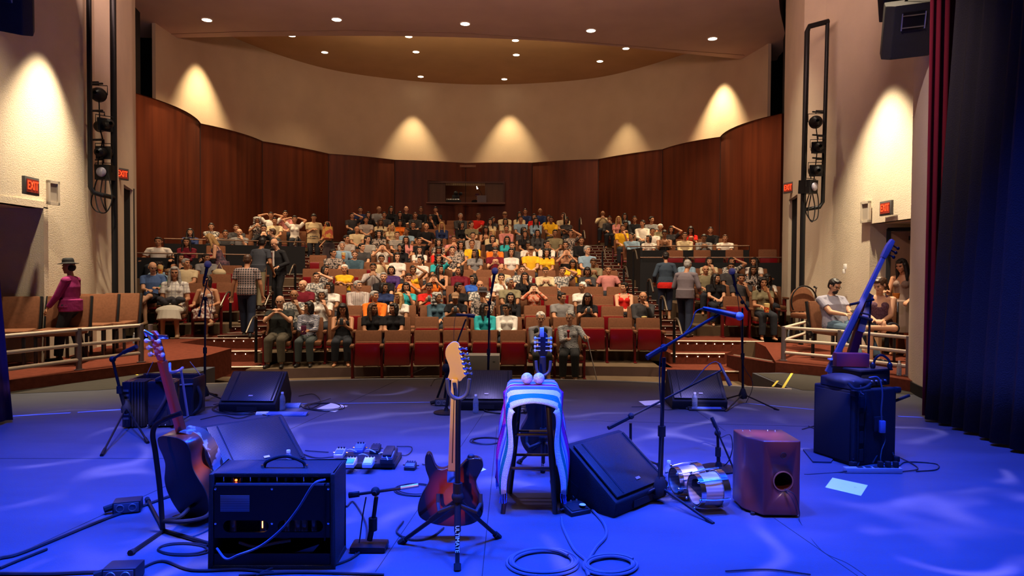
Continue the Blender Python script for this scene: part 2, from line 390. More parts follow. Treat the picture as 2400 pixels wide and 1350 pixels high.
# left: wall with door opening (pixel 95 leftwards), returns
LW = [ML(-6.7, 5.2), ML(-6.75, 8.4)]
def wallseg(name, a, b, z0, z1, m=M_plaster, th=.15, side=-1): return walls(name, [a, b], z0, z1, m, th, side)
DH = 2.46
a0, a1 = ML(-6.95, 8.0), ML(-7.08, 10.25)
wallseg('wall_left', ML(-6.7, 4.5), ML(-6.95, 8.0), -.1, 11)
wallseg('wall_left_over_door', ML(-6.95, 8.0), a1, DH, 11)
lp = spline([a1, ML(-7.14, 10.9), ML(-7.26, 11.7), ML(-7.46, 12.25)], 6)
walls('wall_left_side', lp, 0, 11, M_plaster, .15, -1)
walls('wall_left_return', [ML(-7.46, 12.25), ML(-7.36, 12.65)], 0, 11, M_plaster, .15, -1)
walls('wall_left_far', [ML(-7.36, 12.65), ML(-7.75, 13.65)], 0, 11, M_plaster, .1, -1)
walls('wall_left_far_top', [ML(-7.75, 13.65), ML(-8.15, 14.7)], 3.25, 11, M_plaster, .1, -1)
walls('wall_left_end', [ML(-8.15, 14.7), ML(-8.9, 16.2)], 0, 11, M_plaster, .1, -1)
walls('wall_left_mask', [ML(-9.0, 16.3), ML(-10.0, 17.7), ML(-10.25, 18.9)], -.3, 12, M_black, .1, -1)
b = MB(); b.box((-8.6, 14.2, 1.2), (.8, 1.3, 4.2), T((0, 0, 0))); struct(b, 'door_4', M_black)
# left door recess
b = MB()
b.box((-7.5, 10.30, 1.2), (.95, .10, 2.56)); b.box((-7.5, 9.1, DH + .05), (.95, 2.5, .1)); struct(b, 'trim_4', M_plaster)
b = MB(); b.box((-8.05, 10.0, 1.2), (.1, .45, 2.56)); struct(b, 'trim_5', M_plaster)
d = empty('door_1', (-8.0, 8.9, .1)); d['kind'] = 'structure'
b = MB(); b.box((0, 0, 1.13), (.05, 1.75, 2.26)); b.build('door_leaf', DL, d)
b = MB(); b.box((.04, .88, 1.15), (.06, .05, 2.3)); b.box((.04, 0, 2.3), (.06, 1.8, .06)); b.build('door_frame', M_black, d)
b = MB(); b.box((.06, -.3, 1.0), (.03, .6, .05)); b.build('push_bar', M_steel, d)
# right walls
walls('wall_right', spline([ML(5.12, 8.0), ML(5.17, 8.6), ML(5.42, 9.3), ML(5.88, 10.0), ML(6.1, 10.15)], 6), 0, 11, M_plaster, .15, 1)
walls('baseboard_right', spline([ML(5.10, 8.0), ML(5.15, 8.6), ML(5.40, 9.3), ML(5.86, 10.0)], 6), 0, .14, M_black, .03, 1)
walls('wall_right_over_door', [ML(6.1, 10.15), ML(6.5, 10.7), ML(6.46, 12.35)], DH, 11, M_plaster, .15, 1)
walls('wall_right_side', [ML(6.46, 12.35), ML(6.38, 13.3), ML(6.3, 13.9)], 0, 11, M_plaster, .15, 1)
walls('wall_right_return', [ML(6.3, 13.9), ML(6.12, 14.5)], 0, 11, M_plaster, .15, 1)
walls('wall_right_far', [ML(6.12, 14.5), ML(6.28, 15.1)], 0, 11, M_plaster, .1, 1)
walls('wall_right_far_top', [ML(6.28, 15.1), ML(6.58, 16.3)], 3.3, 11, M_plaster, .1, 1)
walls('wall_right_end', [ML(6.58, 16.3), ML(6.95, 17.6)], 0, 11, M_plaster, .1, 1)
walls('wall_right_mask', [ML(6.98, 17.7), ML(7.7, 19.4), ML(8.15, 20.8)], -.3, 12, M_black, .1, 1)
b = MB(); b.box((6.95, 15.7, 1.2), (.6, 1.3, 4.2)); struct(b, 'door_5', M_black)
b = MB(); b.box((6.95, 12.42, 1.3), (.9, .1, 2.4)); b.box((7.15, 11.4, DH + .05), (1.3, 2.1, .1)); b.box((7.75, 11.9, 1.2), (.1, 1.1, 2.6)); struct(b, 'trim_6', M_plaster)
d = empty('door_2', (7.3, 11.75, .1), R(62)); d['kind'] = 'structure'
b = MB(); b.box((0, .25, 1.1), (.05, .95, 2.2)); b.build('door_leaf', mat('door_tan', (.26, .13, .06), .5, pattern='grain', col2=(.2, .1, .045), ps=4), d)
b = MB(); b.box((-.05, .25, 2.08), (.06, .35, .07)); b.tube([(-.06, .1, 2.12), (-.3, -.1, 2.16), (-.05, -.2, 2.2)], .012); b.build('door_closer', M_black, d)
b = MB(); b.box((-.03, .73, 1.1), (.06, .07, 2.3)); b.box((-.03, .25, 2.24), (.06, 1.0, .06)); b.build('door_frame', M_black, d)
d = empty('door_3', (6.75, 10.9, .1), R(0)); d['kind'] = 'structure'
b = MB(); b.box((.35, 0, 1.15), (.9, .06, 2.3)); b.build('door_leaf', mat('door_tan', (.3, .16, .07)), d)
# exit corridor back walls, so the openings do not show emptiness
b = MB(); b.box((8.6, 11.5, 1.5), (.1, 4, 3.2)); b.box((8, 13.4, 1.5), (1.4, .1, 3.2)); struct(b, 'wall_corridor', M_plaster)
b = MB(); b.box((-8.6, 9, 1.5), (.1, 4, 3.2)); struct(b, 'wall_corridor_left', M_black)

# ---- stage floor
SE = [V((x, 9.84 - (x + .4) ** 2 / 23.2, 0)) for x in [-9.5, -7.5, -6.5, -5.6, -4.75, -4.2, -3, -2, -1, -.4, .5, 1.5, 2.5, 3.2, 3.75, 4.4, 5.2, 6.2, 7]]
m = bpy.data.materials.new('stage_vinyl'); m.use_nodes = True; nt = m.node_tree; bs = nt.nodes['Principled BSDF']; L = nt.links.new
tc = nt.nodes.new('ShaderNodeTexCoord'); n1 = nt.nodes.new('ShaderNodeTexNoise'); n1.inputs['Scale'].default_value = 1.3; n1.inputs['Detail'].default_value = 8; n1.inputs['Roughness'].default_value = .65
mp = nt.nodes.new('ShaderNodeMapping'); mp.inputs[3].default_value = (.5, 1.6, 1); mp.inputs[2].default_value = (0, 0, .3)
L(tc.outputs['Object'], mp.inputs[0]); L(mp.outputs[0], n1.inputs['Vector'])
rp = nt.nodes.new('ShaderNodeValToRGB'); rp.color_ramp.elements[0].position = .25; rp.color_ramp.elements[0].color = (.046, .050, .070, 1)
rp.color_ramp.elements[1].position = .75; rp.color_ramp.elements[1].color = (.082, .086, .118, 1); L(n1.outputs[0], rp.inputs[0]); L(rp.outputs[0], bs.inputs['Base Color'])
bs.inputs['Roughness'].default_value = .55; bs.inputs['Specular IOR Level'].default_value = .35
nb = nt.nodes.new('ShaderNodeTexNoise'); nb.inputs['Scale'].default_value = 130; bp = nt.nodes.new('ShaderNodeBump'); bp.inputs['Strength'].default_value = .15; bp.inputs['Distance'].default_value = .01
L(tc.outputs['Object'], nb.inputs['Vector']); L(nb.outputs[0], bp.inputs['Height']); L(bp.outputs[0], bs.inputs['Normal'])
M_stage = m
mid = [p for p in SE if -4.8 < p.x < 3.8]
fb = MB(); fb.prism([(-9.5, -3.5)] + [(7.0, -3.5), (7.0, mid[-1].y)] + [(p.x, p.y) for p in mid][::-1] + [(-9.5, mid[0].y)], -.6, 0)
fb.prism([(7.0, -3.5), (9, -3.5), (9, 11), (7.5, 11), (7.0, 11), (3.75, 10.6), (mid[-1].x, mid[-1].y), (7, mid[-1].y)], -.6, 0)
fb.prism([(-9.5, mid[0].y), (mid[0].x, mid[0].y), (-4.75, 10.9), (-9.5, 10.9)], -.6, 0)
struct(fb, 'floor', M_stage)
eb = MB(); eb.tube([p + V((0, .005, .004)) for p in mid], .011, 6); struct(eb, 'trim_7', M_nose)
# darker apron carpet pieces either side
gb = MB(); gb.prism([(mid[-1].x + .12, mid[-1].y - .05), (5.6, 8.7), (6.2, 10.5), (3.80, 10.55), (3.78, 9.4)], .001, .004); struct(gb, 'floor_apron_right', mat('apron', (.04, .033, .025), .85, var=.1))
gb = MB(); gb.prism([(-8, 8.0), (-6.55, 8.3), (-5.3, 8.72), (-4.78, 9.0), (-4.78, 10.5), (-8, 10.5)], .001, .004); struct(gb, 'floor_apron_left', mat('apron', (.1, .1, .1)))
# floor seams
seam = mat('floor_seam', (.03, .03, .03), .8)
for a, b_ in ((G(60, 1290), G(1000, 860)), (G(880, 1340), G(1180, 900)), (G(1620, 1080), G(2010, 1350)), (G(1130, 1350), G(1165, 1000)), (G(1540, 900), G(1700, 1010)), (G(0, 1075), G(700, 1075)), (G(1330, 985), G(2300, 1010))):
    sb = MB(); sb.tube([a + V((0, 0, .0005)), b_ + V((0, 0, .0005))], .0025, 4); struct(sb, 'trim_8', seam)

# ---- pit, centre tiers
ZF = [-.46, -.27, -.08, .11, .306, .503, .71, .907, 1.11, 1.33, 1.55, 1.775, 1.99, 2.21, 2.45, 2.68]
DD = [12.8 + .95 * k for k in range(16)]
def rowY(k, X, extra=0): return DD[k] + extra + .079 * (X + .9) - (X + .9) ** 2 / 46
def rowA(k, X): return math.atan(.079 - (X + .9) / 23)     # tangent slope angle
LE = lambda k: -4.72 - (.13 * k if k < 8 else 1.04 + .06 * (k - 8))
RE = lambda k: 3.12 - .035 * k
AW = .95
def rowYU(k, X): return rowY(k, X) - .34 * max(0, X - 4.2) - .42 * max(0, -X - 7.4) - (.4 if k == 15 else 0)
def tier(k, x0, x1, y0, y1, zf, zb, name, m, n=10, up=False):
    mb = MB(); fr = []; bk = []
    for i in range(n + 1):
        X = x0 + (x1 - x0) * i / n
        yy = rowYU(k, X) if up else rowY(k, X); fr.append((X, yy + y0)); bk.append((X, yy + y1))
    mb.prism(fr + bk[::-1], zb, zf)
    return struct(mb, name, m)
pf = MB(); pf.box((-1, 12, -.51), (24, 8, .1)); struct(pf, 'floor_pit', M_floorc)
pf = MB(); pf.box((-1, 22, -.5), (34, 20, .1)); struct(pf, 'floor_base', M_floorc)
for k in range(1, 16):
    x0 = LE(k) - .02; x1 = RE(k) + .02
    o = tier(k, x0, x1, -.62, .36 if k < 15 else 4, ZF[k], ZF[k] - .5, 'floor_tier', M_floorc if k > 1 else [M_floorc])
# mauve riser face in front of row two
rb = MB()
for i in range(12):
    X = LE(1) + (RE(1) - LE(1)) * i / 12; X2 = LE(1) + (RE(1) - LE(1)) * (i + 1) / 12
    a = V((X, rowY(1, X, -.635), 0)); c = V((X2, rowY(1, X2, -.635), 0))
    rb.add([(a.x, a.y, -.46), (c.x, c.y, -.46), (c.x, c.y, -.275), (a.x, a.y, -.275)], [(0, 1, 2, 3)])
struct(rb, 'trim_9', M_riser)
# upper side blocks share the tiers from row ten
UL = (-11.5, -6.75); UR = (3.35, 8.2)
for k in range(9, 16):
    for n_, (a, b_) in (('left', UL), ('right', UR)):
        if k == 9: a, b_ = (-10.9, -6.1) if n_ == 'left' else (3.6, 7.0)
        tier(k, a, b_, -.62 if k > 9 else -1.3, .36 if k < 15 else 4, ZF[k], ZF[k] - .9, 'floor_upper_%s' % n_, M_floorc, up=True)
mb = MB(); mb.prism([(-10.5, 17.05), (-6.2, 18.75), (-6.2, 19.6), (-10.5, 19.2)], .3, 1.12); struct(mb, 'floor_cross_aisle', M_floorc)
# lower side blocks
SD = [14.8, 15.75, 16.7, 17.65]; SZ = [ZP, .36, .56, .78]
def sideY(j, X, left): return SD[j] + ((X + 7) * .33 if left else -(X - 5) * .12) + (-.35 if left else 0)
for left in (True, False):
    xs = (-9.3, -5.85) if left else (4.15, 7.1)
    for j in range(4):
        mb = MB(); fr = [(X, sideY(j, X, left) - .6) for X in xs]; bk = [(X, sideY(j, X, left) + (.4 if j < 3 else 1.9)) for X in xs]
        if j == 0: fr = [(xs[0], 13.2), (xs[1], sideY(0, xs[1], left) - .75)] if left else [(xs[0], sideY(0, xs[0], left) - .75), (xs[1], 13.4)]
        mb.prism([fr[0], fr[1], bk[1], bk[0]], -.4, SZ[j]); struct(mb, 'floor_side_%s' % ('left' if left else 'right'), M_floorc)
# side platforms carrying the rails, with carpet
lpf = [G(-60, 925, ZP), G(15, 892, ZP), G(185, 871, ZP), G(348, 851, ZP)]
mb = MB(); L0 = [(p.x, p.y) for p in lpf]
n3l = P(425, 791, 14.0); n3r = P(606, 790, 14.0)
mb.prism(L0 + [(-4.98, 10.9), (-5.02, 12.2), (n3l.x + .4, 13.1), (n3l.x + .5, 13.98), (-5.2, 13.98), (-5.2, 15), (-9.5, 15), (-9.5, 9)], -.3, ZP); struct(mb, 'floor_platform_left', M_carpet)
rpf = [G(1818, 849, ZP), G(1960, 862, ZP), G(2140, 893, ZP), G(2300, 935, ZP)]
mb = MB(); mb.prism([(p.x, p.y) for p in rpf] + [(9, 11), (9, 15), (3.4, 15), (3.4, 14.05), (5.0, 14.05), (4.85, 13.0)], -.3, ZP); struct(mb, 'floor_platform_right', M_carpet)
# broad front steps left and right, with metal nosings and small lights
def fstep(pts_front, back, z, lights=True, m=M_carpet, name='floor_step'):
    mb = MB(); mb.prism([(p[0], p[1]) for p in pts_front] + back, -.46, z); o = struct(mb, name, m)
    nb_ = MB(); nb_.tube([V((p[0], p[1] - .01, z)) for p in pts_front], .016, 6); nb_.build('nosing', M_nose, o)
    if lights:
        lb = MB()
        for a, b_ in zip(pts_front[:-1], pts_front[1:]):
            a = V(a); b_ = V(b_); n = max(1, int((b_ - a).length / .18))
            for i in range(n):
                q = a.lerp(b_, (i + .5) / n); lb.ball((q[0], q[1] - .02, z - .055), .011, 6, 4)
        lb.build('step_lights', M_led, o)
    return o
x_l = LE(0)
n1a, n1b = P(462, 870, 12.7), P(628, 867, 12.9)
fstep([(n1a.x, n1a.y), (n1b.x, n1b.y)], [(n1b.x, 15), (n1a.x - .6, 15), (-5.75, 11.3)], -.27, False)
n2a, n2b = P(468, 831, 13.45), P(612, 829, 13.6)
fstep([(n2a.x, n2a.y), (n2b.x, n2b.y)], [(n2b.x, 15), (n2a.x - .6, 15)], -.06)
fstep([(n3l.x - .2, 13.95), (n3r.x, 14.0)], [(n3r.x, 15.2), (n3l.x - .3, 15.2)], ZP + .002)
# sloping kerb that joins the left platform to the steps
def kerb(a, b_, h=.2, w_=.14):
    mb = MB(); d = (b_ - a); nn = V((-d.y, d.x, 0)).normalized() * w_
    vs = []
    for p in (a, b_):
        for q in (p, p + nn):
            vs += [(q.x, q.y, -.46), (q.x, q.y, p.z)]
    mb.add(vs, [(0, 4, 5, 1), (2, 3, 7, 6), (1, 5, 7, 3), (0, 1, 3, 2), (4, 6, 7, 5)]); o = struct(mb, 'trim_10', M_carpetd)
    nb_ = MB(); nb_.tube([a, b_], .014, 6); nb_.build('nosing', M_nose, o)
kerb(P(350, 850, 10.45), P(465, 829, 13.4))
r1a, r1b, r1c = P(1560, 863, 12.7), P(1745, 864, 12.6), P(1818, 873, 11.6)
fstep([(r1a.x, r1a.y), (r1b.x, r1b.y), (r1c.x, r1c.y)], [(5.4, 15), (r1a.x, 15)], -.27, False)
r2a, r2b = P(1572, 830, 13.6), P(1698, 832, 13.6)
fstep([(r2a.x, r2a.y), (r2b.x, r2b.y)], [(5.2, 15), (r2a.x, 15)], -.06)
r3a, r3b = P(1580, 795, 14.0), P(1790, 797, 14.0)
fstep([(r3a.x, r3a.y), (r3b.x, r3b.y)], [(r3b.x, 15.2), (r3a.x, 15.2)], ZP + .002)
kerb(P(1836, 851, 10.9), P(1720, 832, 13.3))
# aisle stairs
def aisle(xa, xb, k0, k1, nm):
    for k in range(k0, k1):
        for h in (0, 1):
            zt = ZF[k] + (ZF[k + 1] - ZF[k] if k < 15 else .2) * h / 2
            if k < 9: 
                # the aisle starts from the raised cross landing
                zt = max(zt, ZP + .05)
            a, b_ = xa(k), xb(k)
            y = -.62 + .475 * h
            fr = [(a, rowY(k, a, y)), (b_, rowY(k, b_, y))]
            bk = [(b_, rowY(k, b_, y + .48)), (a, rowY(k, a, y + .48))]
            mb = MB(); mb.prism(fr + bk, ZF[k] - .6, zt); o = struct(mb, 'floor_aisle_%s' % nm, M_carpetd)
            nb_ = MB(); nb_.tube([V((fr[0][0], fr[0][1] - .01, zt)), V((fr[1][0], fr[1][1] - .01, zt))], .014, 6)
            nb_.mi = 1
            for i in range(4):
                q = V((fr[0][0], fr[0][1], 0)).lerp(V((fr[1][0], fr[1][1], 0)), (i + .5) / 4); nb_.ball((q.x, q.y - .02, zt - .045), .008, 6, 4)
            nb_.build('nosing', [M_nose2, M_led2], o)
aisle(lambda k: LE(k) - AW, lambda k: LE(k), 3, 15, 'left')
aisle(lambda k: RE(k), lambda k: RE(k) + AW, 3, 15, 'right')

# parapets
def parapet(name_, pts, z0, z1, zr, label):
    e = empty('parapet_rail', (0, 0, 0), 0, label, 'railing')
    mb = MB(); pts = [V(p) for p in pts]
    for a, b_ in zip(pts[:-1], pts[1:]):
        d = (b_ - a).normalized(); nn = V((-d.y, d.x, 0)) * .06
        vs = [(q.x, q.y, z) for q in (a, b_, b_ + nn, a + nn) for z in (z0, z1)]
        mb.add(vs, [(0, 2, 3, 1), (4, 6, 7, 5), (1, 3, 5, 7), (0, 1, 7, 6), (2, 4, 5, 3)])
    mb.build('panel', M_black, e)
    rb_ = MB(); rb_.tube([V((p.x, p.y, zr)) for p in pts], .018, 8); rb_.build('handrail', mat('brown_rail', (.13, .06, .03), .4, .3), e)
    n = max(2, int((pts[-1] - pts[0]).length / 1.2))
    for i in range(n + 1):
        q = pts[0].lerp(pts[-1], i / n); pb = MB(); pb.tube([(q.x, q.y, z1 - .02), (q.x, q.y, zr)], .011, 6); pb.build('post', M_blackmet, e)
def PX(px, Y): return ((px - 1200) / FPX * Y, Y, 0)
parapet('', [PX(266, 17.0), PX(650, 18.9)], .5, 1.86, 1.97, 'lower black parapet with brown rail behind the left seating block')
parapet('', [PX(385, 18.7), PX(715, 20.4)], 1.3, 2.27, 2.40, 'upper black parapet with brown rail on left, below top rows')
parapet('', [PX(1500, 19.4), PX(1865, 18.3)], .5, 1.84, 1.98, 'lower black parapet with brown rail behind the right seating block')
parapet('', [PX(1468, 21.3), PX(1755, 20.15)], 1.3, 2.24, 2.36, 'upper black parapet with brown rail on right, below top rows')
b = MB(); a = V(PX(1468, 21.4)); c = V(PX(1500, 19.4)); b.prism([(a.x, a.y), (c.x, c.y), (c.x + .06, c.y), (a.x + .06, a.y)], .5, 2.26); struct(b, 'wall_stair_side', M_black)

# ================================================================= theatre seats
def seat_parts(folded, end=False):
    """local frame: row faces -Y, x across, origin on the floor under the seat's middle"""
    p = {}
    a = MB()   # upholstered back, slightly leaning
    Mx = T((0, .17, .42), rx=-R(12))
    a.box((0, 0, .24), (.50, .085, .48), Mx, tz=.97); p['backrest'] = (a, M_uph, .03)
    a = MB()
    if folded: a.box((0, .07, .50), (.46, .07, .40), T((0, 0, 0)), tz=.96)
    else: a.box((0, -.10, .42), (.47, .44, .09))
    p['cushion'] = (a, M_uph, .03)
    a = MB()
    if folded: a.box((0, -.02, .47), (.48, .10, .42), tz=.95)
    else: a.box((0, -.10, .355), (.48, .43, .06), tz=1.02)
    p['seat_pan'] = (a, M_red, .03)
    a = MB()
    a.box((-.28, .08, .30), (.045, .20, .60)); a.box((-.28, .05, .01), (.06, .36, .02)); p['standard'] = (a, M_redleg, .008)
    a = MB(); a.box((-.28, -.03, .63), (.07, .34, .05)); p['armrest'] = (a, M_uph, .02)
    if end:
        a = MB(); a.box((.28, .08, .30), (.045, .20, .60)); a.box((.28, .05, .01), (.06, .36, .02)); p['standard'][0].v += []; p['standard_end'] = (a, M_redleg, .008)
        a = MB(); a.box((.28, -.03, .63), (.07, .34, .05)); p['armrest_end'] = (a, M_uph, .02)
    return p
SEATP = {}
for fo in (0, 1):
    for en in (0, 1):
        r_ = empty('theatre_seat', (0, 0, 0))
        for k_, (mb_, m_, bv) in seat_parts(fo, en).items():
            mb_.build(k_.replace('_end', ''), m_, r_, bev=bv)
        SEATP[(fo, en)] = (r_, kids(r_))
# joined one-mesh version for the far rows
import bmesh
def joined(fo):
    bm = bmesh.new(); mats_ = [M_uph, M_red, M_redleg]
    for ch in SEATP[(fo, 0)][1]:
        idx = mats_.index(ch.data.materials[0]); n0 = len(bm.faces); bm.from_mesh(ch.data); bm.faces.ensure_lookup_table()
        for f in bm.faces[n0:]: f.material_index = idx
    me = bpy.data.meshes.new('theatre_seat'); bm.to_mesh(me); bm.free()
    for m_ in mats_: me.materials.append(m_)
    return me
FARSEAT = {0: joined(0), 1: joined(1)}
SEATN = [0]
def put_seat(x, y, z, rz, folded, end, far, label, group):
    if far:
        o = bpy.data.objects.new('theatre_seat', FARSEAT[folded]); COL.objects.link(o)
    else:
        src, ch = SEATP[(folded, end)]
        o = src.copy(); COL.objects.link(o)
        for c in ch:
            d = c.copy(); COL.objects.link(d); d.parent = o
    o.location = (x, y, z); o.rotation_euler = (0, 0, rz); SEATN[0] += 1
    tag(o, label, 'theatre seat', group); return o

# ================================================================= people
SKINS = {'l': mat('skin_light', (.60, .32, .19), .55, spec=.3), 'm': mat('skin_tan', (.47, .22, .115), .55, spec=.3), 'd': mat('skin_brown', (.30, .135, .065), .55, spec=.3)}
M_eye = mat('eye_dark', (.02, .012, .01), .4); M_lip = mat('lips', (.32, .09, .07), .5)
HAIRC = {'k': mat('hair_black', (.012, .008, .007), .5), 'n': mat('hair_brown', (.06, .025, .012), .5), 'g': mat('hair_grey', (.30, .28, .26), .6), 'w': mat('hair_white', (.68, .63, .56), .65), 'y': mat('hair_blonde', (.42, .25, .09), .5), 'r': mat('hair_red', (.17, .035, .02), .5)}
for m_ in list(HAIRC.values()):
    pass

def capsule(mb, a, b, r0, r1, n=10):
    a = V(a); b = V(b); d = b - a; Lh = d.length
    if Lh < 1e-5: return mb.ball(a, r0, n, 8)
    prof = []
    for i in range(5): t = PI / 2 * i / 4; prof.append((max(r0 * math.sin(t), 1e-4), -r0 * math.cos(t)))
    for i in range(5): t = PI / 2 * i / 4; prof.append((max(r1 * math.cos(t), 1e-4), Lh + r1 * math.sin(t)))
    q = d.to_track_quat('Z', 'Y').to_matrix().to_4x4()
    return mb.lathe(prof, n, Matrix.Translation(a) @ q)
def cone(mb, a, b, r0, r1, n=12):
    a = V(a); b = V(b); d = b - a; q = d.to_track_quat('Z', 'Y').to_matrix().to_4x4()
    return mb.lathe([(r0, 0), (r1, d.length)], n, Matrix.Translation(a) @ q)
def remeshed(mb, name, vox, smooth=3):
    me = mb.mesh(name + '_raw', [])
    o = bpy.data.objects.new('tmp', me); COL.objects.link(o)
    r = o.modifiers.new('r', 'REMESH'); r.mode = 'VOXEL'; r.voxel_size = vox; r.use_smooth_shade = True
    if smooth: s = o.modifiers.new('s', 'SMOOTH'); s.factor = .5; s.iterations = smooth
    dg = bpy.context.evaluated_depsgraph_get(); dg.update()
    out = bpy.data.meshes.new_from_object(o.evaluated_get(dg)); out.name = name
    bpy.data.objects.remove(o); bpy.data.meshes.remove(me)
    out.polygons.foreach_set('use_smooth', [True] * len(out.polygons))
    return out
def ik(S, W, l1, l2, pole):
    S = V(S); W = V(W); d = W - S; L_ = d.length; mx = (l1 + l2) * .995
    if L_ > mx: W = S + d * (mx / L_); d = W - S; L_ = mx
    a = (l1 * l1 - l2 * l2 + L_ * L_) / (2 * L_); h = math.sqrt(max(l1 * l1 - a * a, 0)); u = d / L_
    p = V(pole) - u * V(pole).dot(u); p = p.normalized() if p.length > 1e-5 else V((0, 0, -1))
    return S + u * a + p * h, W
def hand(mb, W, dirv, nrm, side, curl=.6, s=1.0):
    """palm + five fingers; dirv along the hand, nrm = back of the hand"""
    d = V(dirv).normalized(); n = V(nrm); n = (n - d * n.dot(d)).normalized(); x = d.cross(n) * side
    W = V(W)
    for k in (-.024, 0, .024): capsule(mb, W + x * k * .7 * s, W + d * .085 * s + x * k * s, .016 * s, .0125 * s, 8)
    for i, (k, ln) in enumerate(((-.033, .062), (-.011, .078), (.011, .082), (.033, .074))):
        a = W + d * .088 * s + x * k * s; c = curl
        for j in range(3):
            dd = (d * math.cos(c * (j + .6)) - n * math.sin(c * (j + .6))); b = a + dd * ln * s * (.42, .32, .26)[j]
            capsule(mb, a, b, (.0095 - .0008 * j) * s, (.0088 - .0008 * j) * s, 7); a = b
    a = W + d * .025 * s + x * .030 * s; b = a + (x * .8 + d * .6 - n * .25).normalized() * .04 * s; capsule(mb, a, b, .0125 * s, .0105 * s, 7)
    capsule(mb, b, b + (d * .9 + x * .2 - n * .4).normalized() * .032 * s, .0105 * s, .009 * s, 7)

class Pose:
    pass
TORSO = [(-.12, .10, .08), (-.07, .150, .105), (0, .168, .118), (.08, .158, .112), (.16, .143, .104), (.25, .148, .106), (.33, .158, .110), (.40, .158, .102), (.45, .132, .086), (.485, .088, .070), (.515, .055, .05)]
TORSOF = [(-.12, .10, .08), (-.07, .155, .105), (0, .172, .118), (.08, .155, .108), (.16, .128, .096), (.25, .134, .098), (.33, .142, .104), (.40, .140, .092), (.45, .115, .078), (.485, .078, .062), (.515, .048, .045)]
def loft(mb, p, g=0, lo=-1, hi=1, top=True):
    up = p.up; x = V((1, 0, 0)); x = (x - up * x.dot(up)).normalized(); y = up.cross(x); vs = []; n = 20; rows = 0
    for o_, rx, ry in (TORSOF if p.fem else TORSO):
        if not lo <= o_ <= hi: continue
        f = p.wide if o_ < .35 else 1 + (p.wide - 1) * .45; fy = 1 + (p.wide - 1) * (1.5 if o_ < .35 else .5)
        c = p.hip + up * o_; rows += 1
        for j in range(n):
            a = 2 * PI * j / n; yy = math.sin(a); vs.append(c + x * math.cos(a) * (rx * f + g) + y * yy * (ry * (fy if yy < 0 else 1) + g))
    fs = [(i * n + j, i * n + (j + 1) % n, (i + 1) * n + (j + 1) % n, (i + 1) * n + j) for i in range(rows - 1) for j in range(n)]
    fs += [tuple(range(n))[::-1], tuple(range((rows - 1) * n, rows * n))]; mb.add(vs, fs)
def make_pose(seated=True, lean=.10, turn=0, nod=.05, tilt=0, arms=((0, 0, 0), (0, 0, 0)), legs='flat', fem=False, wide=1.0, dx=0, bend=0.0, stance=(.10, .10, 0, 0), head=None, poles=None, hdir=None, curl=.6):
    p = Pose(); p.seated = seated; p.fem = fem; p.wide = wide; p.curl = curl
    hz = .53 if seated else .93
    p.hip = V((0, .02 if seated else 0, hz)); p.H = [p.hip + V((s * .095, 0, 0)) for s in (-1, 1)]
    up = V((dx, lean if seated else -bend, 1)).normalized() if seated else V((dx, -bend, 1)).normalized()
    p.up = up
    p.chest = p.hip + up * .33; p.neck = p.hip + up * .53
    sw = .17 if fem else .19
    p.sh = [p.hip + up * .435 + V((s * sw * (1 + .3 * (wide - 1)), 0, 0)) for s in (-1, 1)]
    p.hc = p.neck + (head or V((0, -.03 - nod * .15, .135)))
    p.HM = Matrix.Translation(p.hc) @ Matrix.Rotation(turn, 4, 'Z') @ Matrix.Rotation(tilt, 4, 'Y') @ Matrix.Rotation(nod, 4, 'X')
    p.el = []; p.wr = []; p.hd = []
    for i, s in enumerate((-1, 1)):
        t = V(arms[i]); pole = V(poles[i]) if poles else V((s * .5, .5, -1))
        e, w_ = ik(p.sh[i], t, .275, .245, pole); p.el.append(e); p.wr.append(w_)
        p.hd.append(V(hdir[i]) if hdir and hdir[i] else (w_ - e).normalized())
    if seated:
        kn = [V((-.11, -.44, .50)), V((.11, -.44, .50))]; an = [V((-.12, -.42, .07)), V((.12, -.42, .07))]
        if legs == 'fwd': kn = [V((-.16, -.42, .52)), V((.16, -.42, .52))]; an = [V((-.15, -.70, .10)), V((.15, -.72, .10))]
        if legs == 'cross': kn = [V((-.05, -.46, .60)), V((.08, -.44, .49))]; an = [V((.20, -.62, .33)), V((.06, -.44, .07))]
        if legs == 'crossr': kn = [V((-.08, -.44, .49)), V((.02, -.47, .60))]; an = [V((-.06, -.44, .07)), V((-.24, -.66, .36))]
        if legs == 'figure': kn = [V((-.12, -.44, .50)), V((.20, -.42, .56))]; an = [V((-.10, -.46, .07)), V((-.20, -.52, .56))]
        p.kn, p.an = kn, an
    else:
        l, r_, ly, ry = stance
        p.an = [V((-l, ly, .08)), V((r_, ry, .08))]; p.kn = []
        for i in (0, 1):
            k_, _ = ik(p.H[i], p.an[i], .43, .43, (0, -1, 0)); p.kn.append(k_)
    return p
